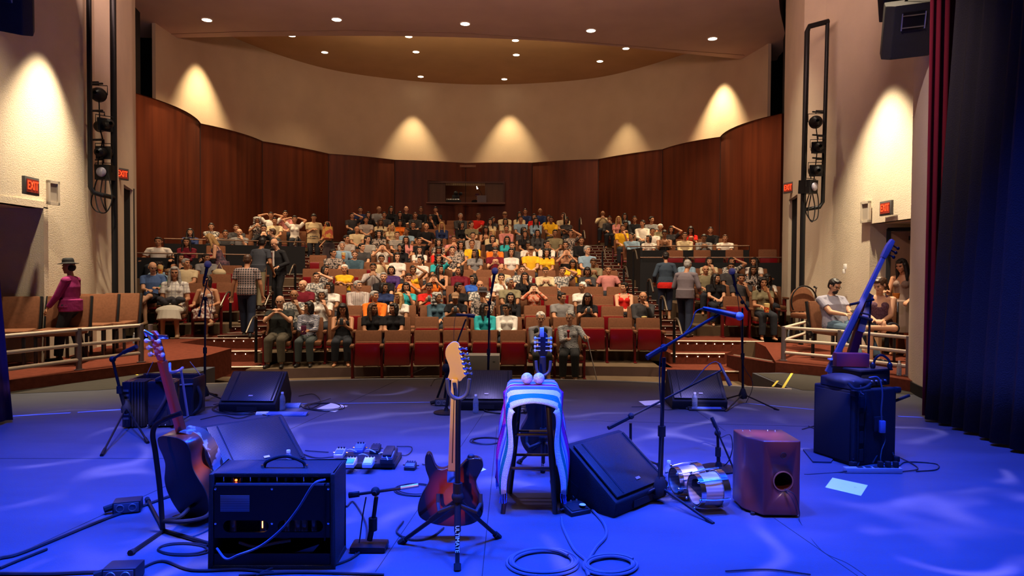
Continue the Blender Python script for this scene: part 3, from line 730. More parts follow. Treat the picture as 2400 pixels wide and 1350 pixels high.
def body_mesh(p, vox, name='person', fine=False):
    mb = MB(); w_ = p.wide; up = p.up
    # trunk
    loft(mb, p)
    if p.fem:
        for s in (-1, 1): mb.ball(p.hip + up * .335 + V((s * .068, -.072, 0)), .058, 10, 7)
    for s, q in zip((-1, 1), p.sh): capsule(mb, p.hip + up * .465, q, .056, .052)
    capsule(mb, p.neck - up * .03, p.hc + V((0, .015, -.05)), .058 if not p.fem else .05, .052 if not p.fem else .045)
    # head
    H = p.HM
    mb.ball((0, .012, .022), (.077, .094, .092), 18, 12, H); mb.ball((0, -.018, -.035), (.060, .068, .075), 16, 10, H)
    mb.ball((0, -.052, -.090), (.028, .026, .022), 10, 7, H)
    mb.ball((0, -.068, -.056), (.026, .02, .014), 10, 6, H)
    mb.add([(0, -.085, .012), (-.017, -.080, -.030), (.017, -.080, -.030), (0, -.112, -.026), (0, -.05, 0)], [(0, 1, 3), (0, 3, 2), (1, 2, 3), (0, 2, 4), (0, 4, 1), (1, 4, 2)], H)
    for s in (-1, 1):
        mb.ball((s * .079, .012, -.006), (.010, .020, .031), 8, 6, H); mb.ball((s * .030, -.078, .024), (.022, .010, .008), 8, 5, H); mb.ball((s * .040, -.058, -.02), (.022, .020, .020), 8, 6, H)
    # arms
    for i, s in enumerate((-1, 1)):
        capsule(mb, p.sh[i], p.el[i], .052 * (1 + (w_ - 1) * .4), .041); capsule(mb, p.el[i], p.wr[i], .041, .027)
        hand(mb, p.wr[i], p.hd[i], V((0, -.4, 1)) if abs(p.hd[i].z) < .75 else V((s * .4, -1, .1)), -s, p.curl)
    # legs and feet
    for i, s in enumerate((-1, 1)):
        capsule(mb, p.H[i], p.kn[i], .083 * (1 + (w_ - 1) * .5), .056); capsule(mb, p.kn[i], p.an[i], .052, .034)
        k2 = (p.kn[i] + p.an[i]) / 2 + (p.kn[i] - p.an[i]) * .15; mb.ball(k2 + V((0, .018, 0)), (.050, .052, .10), 10, 8)
        fd = V((s * .15, -1, -.02)).normalized(); capsule(mb, p.an[i] + V((0, .03, -.035)), p.an[i] + fd * .15 + V((0, 0, -.045)), .036, .028)
        if abs(p.an[i].z - .07) > .1: pass
    me = remeshed(mb, name, vox, 3 if vox > .006 else 2)
    Hi = p.HM.inverted()
    me.materials.append(SKINS['m']); me.materials.append(M_eye); me.materials.append(M_lip)
    for poly in me.polygons:
        c = Hi @ poly.center
        if c.y < -.055 and abs(c.x) < .06 and -.07 < c.z < .05:
            if abs(abs(c.x) - .031) < .0135 and abs(c.z - .004) < .0062: poly.material_index = 1
            elif abs(abs(c.x) - .031) < .018 and abs(c.z - .026) < .0045: poly.material_index = 1
            elif abs(c.x) < .024 and abs(c.z + .056) < .0075: poly.material_index = 2
    return me
def shirt_mesh(p, sleeve, vox, hem=0.0, g=.013, name='shirt'):
    mb = MB(); w_ = p.wide; up = p.up
    loft(mb, p, g, -.075, .41 if sleeve != 't' else .34)
    if p.fem:
        for s in (-1, 1): mb.ball(p.hip + up * .335 + V((s * .068, -.072, 0)), .058 + g, 10, 7)
    if hem: mb.lathe([(.165 * w_ + g, -hem - .02), (.158 * w_ + g, .12)], 20, Matrix.Translation(p.hip) @ Matrix.Diagonal((1, .74, 1, 1)))
    if sleeve != 't':
        loft(mb, p, g, .30, .495)
        for i in (0, 1):
            capsule(mb, p.hip + up * .462, p.sh[i], .056 + g, .053 + g)
            if sleeve == 's':
                e = p.sh[i].lerp(p.el[i], .62); cone(mb, p.sh[i], e, .050 + g, .052 + g)
            else:
                capsule(mb, p.sh[i], p.el[i], .050 + g, .043 + g); cone(mb, p.el[i], p.el[i].lerp(p.wr[i], .93), .042 + g, .032 + g * .7)
    else:
        for s in (-1, 1): capsule(mb, p.hip + up * .34 + V((s * .075, -.03, 0)), p.hip + up * .475 + V((s * .095, -.01, 0)), .055, .036); capsule(mb, p.hip + up * .34 + V((s * .075, .03, 0)), p.hip + up * .475 + V((s * .095, .02, 0)), .055, .036)
    return remeshed(mb, name, vox, 3)
def trouser_mesh(p, kind, vox, g=.012):
    mb = MB(); w_ = p.wide
    loft(mb, p, g + .001, -.13, .09); mb.ball(p.hip + V((0, 0, -.02)), (.16 * w_ + g, .12 + g, .09), 14, 8)
    if kind in ('skirt', 'dress'):
        a = (p.H[0] + p.H[1]) / 2; b = (p.kn[0] + p.kn[1]) / 2
        if p.seated:
            for t in range(6):
                q = a.lerp(b, t / 5 * (1.0 if kind == 'skirt' else 1.02)); mb.ball(q, (.19 + .01 * t, .10, .10), 14, 8)
            cone(mb, b + V((0, -.02, .02)), b + V((0, -.05, -.16)), .17, .21, 16)
        else: cone(mb, a + V((0, 0, .05)), (a.x, a.y, .42), .17 * w_ + g, .25, 20)
    else:
        for i in (0, 1):
            capsule(mb, p.H[i], p.kn[i] if kind != 'shorts' else p.H[i].lerp(p.kn[i], .35), .085 * (1 + (w_ - 1) * .5) + g, (.071 if kind != 'shorts' else .082) + g)
            if kind == 'shorts': cone(mb, p.H[i].lerp(p.kn[i], .3), p.H[i].lerp(p.kn[i], .92), .084 + g, .078 + g)
            else: cone(mb, p.kn[i], p.kn[i].lerp(p.an[i], .93 if kind == 'long' else .62), .071 + g, .054 + g); mb.ball(p.kn[i], .070 + g, 12, 9)
    return remeshed(mb, 'trousers', vox, 3)
def shoe_mesh(p, i, vox=.009):
    mb = MB()
    for s in ((-1, 1)[i],):
        fd = V((s * .15, -1, 0)).normalized(); a = p.an[i]
        capsule(mb, a + V((0, .035, -.035)), a + fd * .16 + V((0, 0, -.042)), .043, .036); capsule(mb, a + V((0, .02, 0)), a + V((0, .03, -.03)), .042, .045)
    return remeshed(mb, 'shoes', vox, 2)
def hair_mesh(kind, vox=.009, seed=1):
    """in head space"""
    mb = MB(); rnd = random.Random(seed); amp = .004
    if kind in ('S', 'X', 'G'):
        mb.ball((0, .022, .034), (.085, .094, .090), 16, 10); mb.ball((0, .050, -.01), (.076, .062, .075), 12, 8); amp = .005
        mb.ball((0, -.035, .090), (.060, .045, .026), 10, 6)
    elif kind == 'R':
        mb.ball((0, .052, -.012), (.086, .062, .050), 14, 8); amp = .003
    elif kind == 'W':
        for i in range(46):
            th = rnd.uniform(0, 2 * PI); ph = rnd.uniform(-.25, 1.5); x, y, z = math.cos(th) * math.cos(ph), math.sin(th) * math.cos(ph), math.sin(ph)
            if y < -.55 and z < .55: continue
            mb.ball((x * .080, .022 + y * .086, .030 + z * .090), rnd.uniform(.020, .028), 8, 6)
        mb.ball((0, .025, .035), (.084, .09, .090), 14, 9); amp = .004
    elif kind in ('M', 'L', 'N', 'Y', 'C', 'P', 'Q'):
        mb.ball((0, .022, .036), (.088, .097, .093), 16, 10); mb.ball((0, .055, -.02), (.085, .062, .09), 12, 8)
        mb.ball((0, -.04, .085), (.064, .045, .030), 10, 6)
        if kind == 'M':
            for s in (-1, 1): capsule(mb, (s * .070, .0, .02), (s * .074, -.010, -.10), .034, .030)
            capsule(mb, (0, .06, 0), (0, .06, -.12), .07, .055)
        if kind in ('L', 'N', 'Y'):
            for s in (-1, 1): capsule(mb, (s * .072, .0, .03), (s * .088, -.020, -.13), .032, .034); capsule(mb, (s * .088, -.020, -.13), (s * .095, -.065, -.25), .034, .020)
            capsule(mb, (0, .06, 0), (0, .075, -.22), .078, .07)
        if kind in ('C', 'Q'):
            for i in range(60):
                th = rnd.uniform(-.9, PI + .9); z = rnd.uniform(-.16, .10); r_ = .095 if z > -.05 else .105
                mb.ball((math.cos(th) * r_, .02 + math.sin(th) * r_ * .9, z), rnd.uniform(.024, .036), 8, 6)
            capsule(mb, (0, .06, 0), (0, .06, -.14), .075, .07); amp = .006
            for i in range(14):
                th = rnd.uniform(0, 2 * PI); mb.ball((math.cos(th) * .06, .02 + math.sin(th) * .06, .095), .032, 8, 6)
        if kind == 'P':
            mb.ball((0, .115, .02), (.04, .04, .045), 10, 8); capsule(mb, (0, .12, .0), (.0, .13, -.15), .032, .018)
    elif kind == 'K':
        mb.ball((0, .015, .045), (.088, .102, .080), 16, 10); mb.box((0, -.115, .052), (.13, .11, .012)); amp = 0
        mb.ball((0, .05, -.01), (.080, .060, .05), 12, 8)
    elif kind == 'H':
        mb.lathe([(.16, .05), (.165, .058), (.092, .066), (.088, .12), (.070, .150), (.01, .152)], 20); mb.lathe([(.001, .05), (.16, .05)], 20); mb.ball((0, .05, -.01), (.082, .062, .07), 12, 8); amp = 0
    me = remeshed(mb, 'hair', vox, 2)
    if amp:
        for v in me.vertices:
            n = noise.noise(v.co * 38 + V((seed, 0, 0))) + .6 * noise.noise(V((v.co.x * 120, v.co.y * 120, v.co.z * 12)))
            v.co += v.normal * n * amp
    # keep the face clear
    for v in me.vertices:
        if kind not in ('K', 'H') and v.co.y < -.035 and abs(v.co.x) < .058 and v.co.z < .058:
            v.co.y = max(v.co.y, -.035)
    me.update(); return me
HM_ = {}
HCOL = {'S': 'k', 'X': 'n', 'G': 'g', 'R': 'g', 'W': 'w', 'M': 'k', 'L': 'k', 'N': 'n', 'Y': 'y', 'C': 'k', 'P': 'k', 'Q': 'g'}
def add_hair(root, p, kind, col=None, hatmat=None):
    if kind == 'B': return
    if kind not in HM_:
        HM_[kind] = hair_mesh(kind); HM_[kind].materials.append(HAIRC[HCOL.get(kind, 'k')])
    o = bpy.data.objects.new('hat' if kind in 'KH' else 'hair', HM_[kind]); COL.objects.link(o); o.parent = root; o.matrix_parent_inverse = Matrix()
    o.matrix_basis = p.HM
    if kind in 'KH': setm(o, hatmat or mat('hat_dark', (.03, .025, .03), .8))
    elif col: setm(o, HAIRC[col])
    return o
def setm(o, m, i=0):
    o.material_slots[i].link = 'OBJECT'; o.material_slots[i].material = m
def child(root, name, me, m=None, label=None):
    if m and len(me.materials) == 0: me.materials.append(m)
    o = bpy.data.objects.new(name, me); COL.objects.link(o); o.parent = root
    if m: setm(o, m)
    if label: o['label'] = label
    return o
def glasses(root, p):
    mb = MB()
    for s in (-1, 1):
        c = V((s * .032, -.092, .002)); mb.tube([c + V((math.cos(a) * .023, 0, math.sin(a) * .017)) for a in [2 * PI * k / 12 for k in range(13)]], .0022, 5, p.HM)
        mb.tube([(s * .055, -.090, .006), (s * .081, .01, .006)], .002, 5, p.HM)
    mb.tube([(-.010, -.094, .004), (.010, -.094, .004)], .002, 5, p.HM)
    return child(root, 'glasses', mb.mesh('glasses', M_black))

# cloth palette: code -> (word, colour, pattern)
CL = {'k': ('black', (.013, .012, .014)), 'n': ('navy', (.02, .03, .09)), 'b': ('bright blue', (.03, .10, .45)), 'c': ('light blue', (.22, .32, .42)), 't': ('turquoise', (.03, .33, .36)),
      'g': ('green', (.03, .28, .12)), 'o': ('orange', (.72, .16, .02)), 'r': ('red', (.55, .02, .015)), 'm': ('maroon', (.14, .012, .022)), 'p': ('pink', (.52, .20, .18)),
      'y': ('yellow', (.75, .42, .02)), 'w': ('white', (.66, .60, .54)), 'e': ('cream', (.55, .44, .27)), 'a': ('grey', (.20, .19, .19)), 'd': ('charcoal', (.05, .047, .05)),
      'u': ('purple', (.06, .03, .13)), 'h': ('khaki', (.20, .17, .10)), 'j': ('denim', (.05, .09, .12)),
      's': ('black and white striped', (.55, .5, .45), (.02, .02, .02), 'stripe', 9), 'q': ('checked', (.45, .40, .36), (.10, .04, .04), 'check', 22), 'f': ('dark floral', (.03, .028, .03), (.35, .28, .24), 'floral', 26),
      'v': ('pale patterned', (.55, .5, .44), (.12, .12, .12), 'floral', 22), 'i': ('red patterned', (.5, .09, .04), (.55, .3, .2), 'floral', 18), 'z': ('vertical striped', (.6, .55, .5), (.12, .05, .06), 'vstripe', 16)}
def cloth(code):
    c = CL[code]
    if len(c) == 2: return mat('cloth_' + c[0].replace(' ', '_'), c[1], .9, var=.12, vscale=6, bump=(14, .35), spec=.1)
    return mat('cloth_' + c[0].replace(' ', '_'), c[1], .9, pattern=c[3], col2=c[2], ps=c[4], bump=(14, .35), spec=.1)
TR = mat('dark_trousers', (.03, .032, .04), .9, bump=(12, .3), spec=.1)

# ================================================================= the audience
LAPA = ((-.07, -.30, .68), (.07, -.30, .68))
LH = (V((.4, -1, -.3)), V((-.4, -1, -.3)))
PD = {
    '0': dict(arms=LAPA, hdir=LH, words='hands in lap'),
    '1': dict(arms=LAPA, hdir=LH, turn=-.75, words='looking left'),
    '2': dict(arms=LAPA, hdir=LH, turn=.75, words='looking right'),
    '3': dict(arms=((-.07, -.28, .68), (.07, -.17, .98)), hdir=(LH[0], V((-.25, .35, 1))), nod=.12, words='hand on chin'),
    '4': dict(arms=((.09, -.19, .80), (-.09, -.22, .84)), hdir=(V((1, .1, .1)), V((-1, .1, .1))), words='arms crossed'),
    '5': dict(arms=((-.07, -.30, .84), (.07, -.30, .84)), hdir=(V((.25, -.5, .8)), V((-.25, -.5, .8))), nod=.38, words='looking down at hands'),
    '6': dict(arms=((-.30, -.20, .70), (.30, -.20, .70)), lean=.16, words='arms on armrests'),
    '7': dict(arms=LAPA, hdir=LH, dx=-.22, turn=-.8, tilt=-.15, words='leaning left'),
    '8': dict(arms=LAPA, hdir=LH, dx=.22, turn=.8, tilt=.15, words='leaning right'),
    '9': dict(arms=((-.07, -.28, .68), (.13, .0, 1.24)), hdir=(LH[0], V((-.6, .1, .5))), poles=((-.5, .5, -1), (1, -.6, -.2)), words='hand raised to head'),
    'D': dict(arms=((-.10, -.26, .70), (.05, -.20, 1.00)), hdir=(LH[0], V((-.5, -.1, .8))), words='drinking'),
    'Z': dict(arms=((-.06, -.20, .99), (.06, -.20, .99)), hdir=(V((.45, .25, .8)), V((-.45, .25, .8))), poles=((-1, 0, -1), (1, 0, -1)), nod=.14, words='hands clasped at face'),
    'A': dict(arms=((-.13, .10, 1.24), (.13, .10, 1.24)), hdir=(V((.8, .1, 0)), V((-.8, .1, 0))), poles=((-1, 0, .2), (1, 0, .2)), words='hands behind head'),
    'T': dict(arms=((-.09, -.19, 1.10), (.09, -.19, 1.10)), hdir=(V((.4, .2, .9)), V((-.4, .2, .9))), poles=((-1, -.2, -1), (1, -.2, -1)), words='hands raised to eyes'),
}
TPL = {}; SHC = {}; TRC = {}
def template(pc, fem):
    if (pc, fem) not in TPL:
        kw = {k: v for k, v in PD[pc].items() if k != 'words'}
        p = make_pose(fem=fem, **kw); TPL[(pc, fem)] = (p, body_mesh(p, .0085))
    return TPL[(pc, fem)]
ORDN = ['first', 'second', 'third', 'fourth', 'fifth', 'sixth', 'seventh', 'eighth', 'ninth', 'tenth', 'eleventh', 'twelfth', 'thirteenth', 'fourteenth', 'fifteenth', 'sixteenth', 'seventeenth', 'eighteenth', 'nineteenth', 'twentieth']
FEMH = 'MLNYCPWQ'
rnd = random.Random(11)
NP = [0]
def put_person(loc, rz, shirt, hair, pc, sl=None, skin=None, label='', group=None, sc=1.0, zs=None, trm=None, kind='long'):
    fem = hair in FEMH
    p, me = template(pc, fem)
    r_ = bpy.data.objects.new('person', me); COL.objects.link(r_); r_.location = loc; r_.rotation_euler = (0, 0, rz)
    r_.scale = (sc, sc, zs or sc); setm(r_, SKINS[skin or rnd.choice('lmmmd')])
    sl = sl or ('s' if rnd.random() < .72 else 'l')
    if (pc, fem, sl) not in SHC: SHC[(pc, fem, sl)] = shirt_mesh(p, sl, .010)
    child(r_, 'shirt', SHC[(pc, fem, sl)], cloth(shirt) if isinstance(shirt, str) else shirt)
    if (pc, fem, kind) not in TRC: TRC[(pc, fem, kind)] = trouser_mesh(p, kind, .012)
    child(r_, 'trousers' if kind == 'long' else kind, TRC[(pc, fem, kind)], trm or TR)
    hc = {'W': None}.get(hair)
    add_hair(r_, p, hair, hc, mat('cap_tan', (.22, .12, .06), .8) if hair == 'K' else None)
    tag(r_, label, 'person', group); NP[0] += 1
    return r_, p

CROWD = {
 'C': {
  1: "803,730,k,L,5,t|874,732,k,N,2,s|922,731,k,M,1,s|1137,733,t,L,2,l|1188,730,w,P,1,l",
  2: "689,693,v,B,3,s|754,693,w,Q,3,s|878,695,o,G,2,l|928,704,w,Y,1,s|1027,700,j,Q,2,l|1067,706,k,K,5,s|1132,690,f,H,D,l|1197,704,k,L,0,l|1318,698,a,S,2,s|1377,704,k,L,5,s|1508,697,d,B,3,l",
  3: "709,669,m,B,1,s|772,674,w,M,1,s|839,670,z,G,2,l|900,678,n,M,2,s|952,674,t,M,3,s|1006,683,r,S,5,s|1075,674,k,P,2,s|1125,670,v,B,D,s|1195,664,h,G,2,s|1251,685,i,M,T,l|1365,674,w,W,1,s|1463,674,r,P,1,t",
  4: "742,650,v,S,9,s|899,650,k,G,0,s|958,652,o,S,Z,s|1016,659,o,N,T,s|1120,657,b,M,7,s|1175,652,w,P,D,s|1230,650,k,L,D,l",
  5: "751,634,f,M,8,s|807,632,y,W,4,s|880,628,z,S,Z,l|917,636,u,M,0,l|968,633,y,P,9,t|1031,632,k,L,2,t|1077,636,m,M,1,l|1174,631,e,R,0,s|1224,633,v,X,0,s|1278,637,e,X,5,l|1318,642,v,X,9,s|1376,638,d,M,5,l|1426,633,p,X,6,s",
  6: "894,608,e,S,3,s|931,603,w,M,0,s|985,611,w,P,1,s|1028,607,t,C,9,s|1344,621,y,L,5,s|1390,616,h,X,5,l",
  7: "785,594,f,S,2,s|838,598,j,X,0,l|1060,588,f,S,0,s|1113,594,a,L,1,s|1160,590,m,S,5,s|1198,592,w,M,0,s|1244,588,y,K,0,s|1281,593,y,C,0,s|1327,592,k,X,T,t|1376,587,c,G,2,s",
  8: "802,576,c,G,6,s|848,580,d,S,2,s|896,580,w,S,T,s|939,581,k,C,1,l|983,588,w,L,0,s|1028,587,r,M,5,l|1080,575,f,C,0,s|1106,572,y,X,0,s|1160,578,o,R,5,s|1200,577,d,S,0,l|1235,575,w,M,5,s|1280,573,w,S,2,s|1318,575,f,P,0,s",
  9: "812,561,q,S,2,s|861,562,s,S,2,s|953,563,p,L,0,s|983,566,k,S,9,s|1028,569,f,C,0,s|1063,562,p,X,Z,s|1154,561,k,M,0,s|1188,563,t,L,0,s|1362,565,k,S,0,l",
  10: "879,549,f,C,0,s|919,552,s,X,0,s|1108,553,q,S,0,l|1152,549,e,Y,1,s|1230,550,k,L,0,s|1259,547,d,L,0,l|1300,546,h,S,0,s|1318,545,f,P,9,s|1340,547,b,S,7,s",
  11: "846,539,e,R,0,s|953,543,c,S,1,s|999,532,k,B,6,s|1135,539,k,L,5,t|1186,537,p,S,0,l|1219,540,d,M,8,s",
  12: "919,534,e,Y,0,s|968,528,k,S,0,l|1035,529,n,Y,0,l|1081,528,k,M,2,l|1104,527,h,S,2,s",
  13: "858,517,q,S,0,s|892,522,e,N,0,s|937,524,o,M,0,s|1147,521,e,L,0,s|1171,520,e,M,0,s|1198,515,c,S,0,s|1241,518,c,L,0,l|1265,514,y,S,0,s|1300,517,d,M,4,s",
  14: "766,507,d,S,9,s|815,504,k,L,6,l|884,505,d,S,0,s|911,504,k,L,0,l|928,506,d,X,0,l|946,511,k,M,3,s|981,509,a,S,0,s|1075,508,d,G,0,l|1098,507,r,X,8,s|1110,515,d,L,8,s|1133,505,e,K,0,s|1159,505,e,L,0,s|1190,503,e,S,9,s|1217,509,r,M,0,s|1253,512,y,L,0,s|1282,507,e,X,3,s",
  15: "763,493,n,S,0,s|780,491,a,B,8,s|815,492,k,L,0,l|858,491,k,B,0,l|896,501,f,X,0,s|956,493,k,X,0,l|982,493,k,S,3,s|990,501,n,X,8,s|1230,497,n,S,0,s|1265,496,n,B,0,l",
 },
 'UR': {
  10: "1487,554,c,S,7,l|1519,560,w,M,1,s|1556,549,k,S,5,t|1604,554,e,X,0,l|1623,558,a,S,5,l|1668,562,w,X,0,s|1699,557,w,S,7,l",
  11: "1458,534,y,X,3,s|1527,543,w,S,0,l|1545,539,d,M,9,s|1587,540,r,L,5,s|1619,541,k,S,0,l|1641,551,d,S,Z,s|1666,548,w,L,1,s",
  12: "1427,526,k,L,5,s|1487,523,w,S,1,l|1515,534,h,W,0,l",
  13: "1443,513,p,Y,0,s|1461,515,k,S,0,s|1500,516,a,S,2,s|1530,515,k,S,Z,s",
  14: "1398,514,d,S,D,l|1412,508,c,L,0,s|1433,514,c,S,0,s",
  15: "1385,502,e,B,Z,l",
 },
 'UL': {
  10: "444,549,n,L,0,l|528,549,d,S,0,s|557,546,a,B,3,s|592,537,k,S,Z,l|679,541,y,C,4,s|631,537,a,S,0,l|705,536,w,L,3,s",
  11: "494,532,v,P,4,s|523,537,d,X,0,s",
  12: "603,518,f,Q,Z,s|644,519,e,S,0,s|671,515,w,P,A,s",
  13: "635,506,w,S,A,s|669,501,p,S,0,s",
 },
 'SL': {
  1: "398,642,g,K,2,s",
  2: "323,627,c,C,2,l|383,618,e,G,2,s",
  3: "422,605,k,L,2,t|483,607,a,S,2,s",
 },
 'SR': {
  0: "1790,664,h,C,D,s",
  1: "1648,661,k,L,2,s|1687,655,d,S,3,s|1747,664,w,L,5,s",
  2: "1654,637,h,B,0,s|1713,627,d,S,0,s|1766,645,f,L,0,s|1815,638,p,W,0,s",
  3: "1544,613,c,M,0,s|1585,613,e,L,3,s|1646,620,v,M,9,s|1677,620,w,L,1,s|1728,622,h,X,1,l|1773,623,y,P,0,s|1825,627,k,X,6,s",
 },
}
BN = {'C': 'centre', 'UR': 'upper right block', 'UL': 'upper left block', 'SL': 'lower left block', 'SR': 'lower right block', 'XL': 'left cross aisle'}
PITCH = .56
def rowinfo(b, k):
    """(x0, x1, Y function, angle function, floor height)"""
    if b == 'C': return LE(k), RE(k), lambda X: rowY(k, X), lambda X: rowA(k, X), ZF[k]
    if b == 'UR': return UR[0] - .03 * (k - 10) + .15, (7.1, 6.95, 6.4, 5.75, 5.05, 4.4)[k - 10], lambda X: rowYU(k, X), lambda X: rowA(k, X), ZF[k]
    if b == 'UL': return -9.75 + .25 * (k - 10), UL[1], lambda X: rowYU(k, X), lambda X: rowA(k, X), ZF[k]
    if b == 'XL': return -10.6, -6.4, lambda X: rowY(9, X), lambda X: rowA(9, X), ZF[9]
    left = b == 'SL'
    xs = (-8.2 - .15 * max(k - 1, 0), -5.9) if left else (4.2, 6.05 + .22 * k)
    return xs[0], xs[1], lambda X: sideY(k, X, left), lambda X: (.33 if left else -.12), SZ[k]
def x_at(px, yf):
    Y = yf(0)
    for _ in range(6): X = (px - 1200) / FPX * Y * 1.0; Y = yf(X)
    return X
FREE = []
def cupobj(loc, m, label, r=.04, h=.12, cat='cup', name='drink_cup', group=None):
    mb = MB(); mb.lathe([(r * .75, 0), (r, h), (r * .9, h), (r * .68, .01)], 14); o = mb.build(name, m, smooth=True); o.location = loc
    return tag(o, label, cat, group)
for b in ('C', 'UR', 'UL', 'SL', 'SR'):
    for k, s in sorted(CROWD[b].items()):
        x0, x1, yf, af, zf = rowinfo(b, k)
        ppl = []
        for t in s.split('|'):
            f = t.split(','); ppl.append([x_at(float(f[0]), yf), float(f[1])] + f[2:])
        ppl.sort(key=lambda q: q[0])
        # phase that suits the sitters best
        extra = []
        if b == 'C' and k == 0: pass
        if b == 'C' and k == 1: extra = [x_at(655, yf), x_at(722, yf)]
        allx = [q[0] for q in ppl] + extra
        c_ = sum(math.cos(2 * PI * x / PITCH) for x in allx); s_ = sum(math.sin(2 * PI * x / PITCH) for x in allx)
        ph = (math.atan2(s_, c_) / (2 * PI) * PITCH) % PITCH
        n0 = math.ceil((x0 + .2 - ph) / PITCH); slots = []
        while ph + n0 * PITCH < x1 - .2: slots.append(ph + n0 * PITCH); n0 += 1
        taken = {}
        for i, q in enumerate(ppl):
            best = sorted(range(len(slots)), key=lambda j: abs(slots[j] - q[0]))
            for j in best[:4]:
                if j not in taken: taken[j] = i; break
        rowname = ('front row' if k == 0 and b == 'C' else '%s row' % ORDN[k if b in ('C', 'SL', 'SR') else max(k - 10, 0)])
        if b == 'XL': rowname = 'first row'
        place = '%s %s' % (rowname, BN[b])
        extraslots = {}
        for x in extra:
            j = min(range(len(slots)), key=lambda j: abs(slots[j] - x)); extraslots[j] = x
        far = (b in ('UR', 'UL', 'XL')) or (b == 'C' and k >= 5)
        for j, X in enumerate(slots):
            occ = j in taken
            if b == 'SL' and k == 1 and abs(X - x_at(358, yf)) < .5 and not occ: continue
            if b in ('UR', 'UL') and not occ and not ((b == 'UL' and k == 10) or (b == 'UR' and k == 10)): continue
            if b == 'C' and k >= 10 and not occ and not (980 < 1200 + X * 1600 / DD[k] < 1100): continue
            if b == 'XL' and not occ: continue
            if occ: lab = 'seat under person in %s, %s, %s from left' % (CL[ppl[taken[j]][2]][0], place, ORDN[sorted(taken).index(j)] + ' occupied')
            elif j in extraslots: lab = 'seat under %s' % ('person in black tee and olive trousers' if abs(extraslots[j] - x_at(655, yf)) < .01 else 'person in zigzag blouse, second row centre')
            else: lab = 'empty brown seat with red pan raised, %s, %s seat from left' % (place, ORDN[j])
            put_seat(X, yf(X), zf, af(X), 0 if (occ or j in extraslots) else 1, j == len(slots) - 1, far, lab, 'theatre seats')
        for r_i, j in enumerate(sorted(taken)):
            q = ppl[taken[j]]; X = slots[j] + max(-.13, min(.13, q[0] - slots[j])); Y = yf(X)
            # height so that the head sits where it is seen
            hz = CAM.z + (637 + (q[0] * 0) + ((X / Y * FPX) + 100) * .006 - q[1]) / FPX * Y - zf
            zs = max(.90, min(1.07, hz / 1.185))
            sl = q[5] if len(q) > 5 else None; hair = q[3]
            lab = 'person in %s top, %s, %s, %s from left' % (CL[q[2]][0], PD[q[4]]['words'], place, ORDN[r_i])
            if hair == 'K': lab = lab.replace(' top,', ' top and cap,')
            if hair == 'H': lab = lab.replace(' top,', ' top and brimmed hat,')
            if b == 'XL': lab = 'person in white polo, arms on armrests, behind lower left parapet' if q[2] == 'w' else 'person in maroon top seated beside white polo, behind lower left parapet'
            lab = ' '.join(lab.split()[:16])
            sc = 1.04 if hair not in FEMH else .99
            if b == 'XL' and q[2] == 'w': sc = 1.15
            o, p = put_person((X, Y, zf), af(X), q[2], hair, q[4], sl, None, lab, 'seated audience', sc, zs)
            if b == 'C' and k == 2 and 1000 < q[1] + 0 and False: pass
            o['_px'] = 0; del o['_px']
            if q[4] == 'D' and k < 9:
                wv = o.matrix_basis @ (p.wr[1] + p.hd[1].normalized() * .09 + V((-.03, -.035, -.05)))
                cupobj(wv, mat('amber_drink', (.45, .2, .08), .3), 'small drink cup held by %s' % ' '.join(lab.split()[:12]).split(' top')[0] + ', ' + place, .035, .10, group='drink cups')
            if q[4] == '5' and k < 5:
                wv = o.matrix_basis @ ((p.wr[0] + p.wr[1]) / 2 + V((0, -.07, .10)))
                mb = MB(); mb.box((0, 0, 0), (.07, .012, .13), T((0, 0, 0), rx=-.4)); ph_ = mb.build('phone', M_blackgloss, bev=.004); ph_.location = wv; ph_.rotation_euler = (0, 0, af(X))
                tag(ph_, 'phone held by person in %s top, %s, %s from left' % (CL[q[2]][0], place, ORDN[r_i]), 'phone', 'phones')
print('SEATS', SEATN[0], 'PEOPLE', NP[0])
# two sitters behind the lower left parapet
for px, sh_, hr_, pc_, sl_, sc_, l_ in ((370, 'w', 'S', '6', 's', 1.18, 'broad person in white polo, arms spread, behind lower left parapet'), (437, 'm', 'L', '0', 'l', 1.04, 'person in maroon top seated beside white polo, behind lower left parapet')):
    q_ = PX(px, 17.75 + (.25 if px > 400 else 0)); put_seat(q_[0], q_[1], 1.12, .3, 0, False, True, 'seat under ' + ('broad person in white polo behind parapet' if px < 400 else 'person in maroon top behind parapet'), 'seats above the left parapet')
    put_person((q_[0], q_[1], 1.12), .3, sh_, hr_, pc_, sl_, 'm', l_, 'seated audience', sc_, .98)
# chairs spaced along the right cross aisle, tops showing above the parapet
for i, px in enumerate((1582, 1646, 1722, 1800)):
    X = x_at(px, lambda X: rowYU(9, X) - .75)
    put_seat(X, rowYU(9, X) - .75, ZF[9], rowA(9, X), 1, False, True, 'empty seat showing above right lower parapet, %s of four from left' % ORDN[i], 'seats above the right parapet')
X = x_at(505, lambda X: rowYU(9, X) - .75)
put_seat(X, rowYU(9, X) - .75, ZF[9], rowA(9, X), 1, False, True, 'empty seat showing above left lower parapet behind the blonde walker', 'seats above the left parapet')

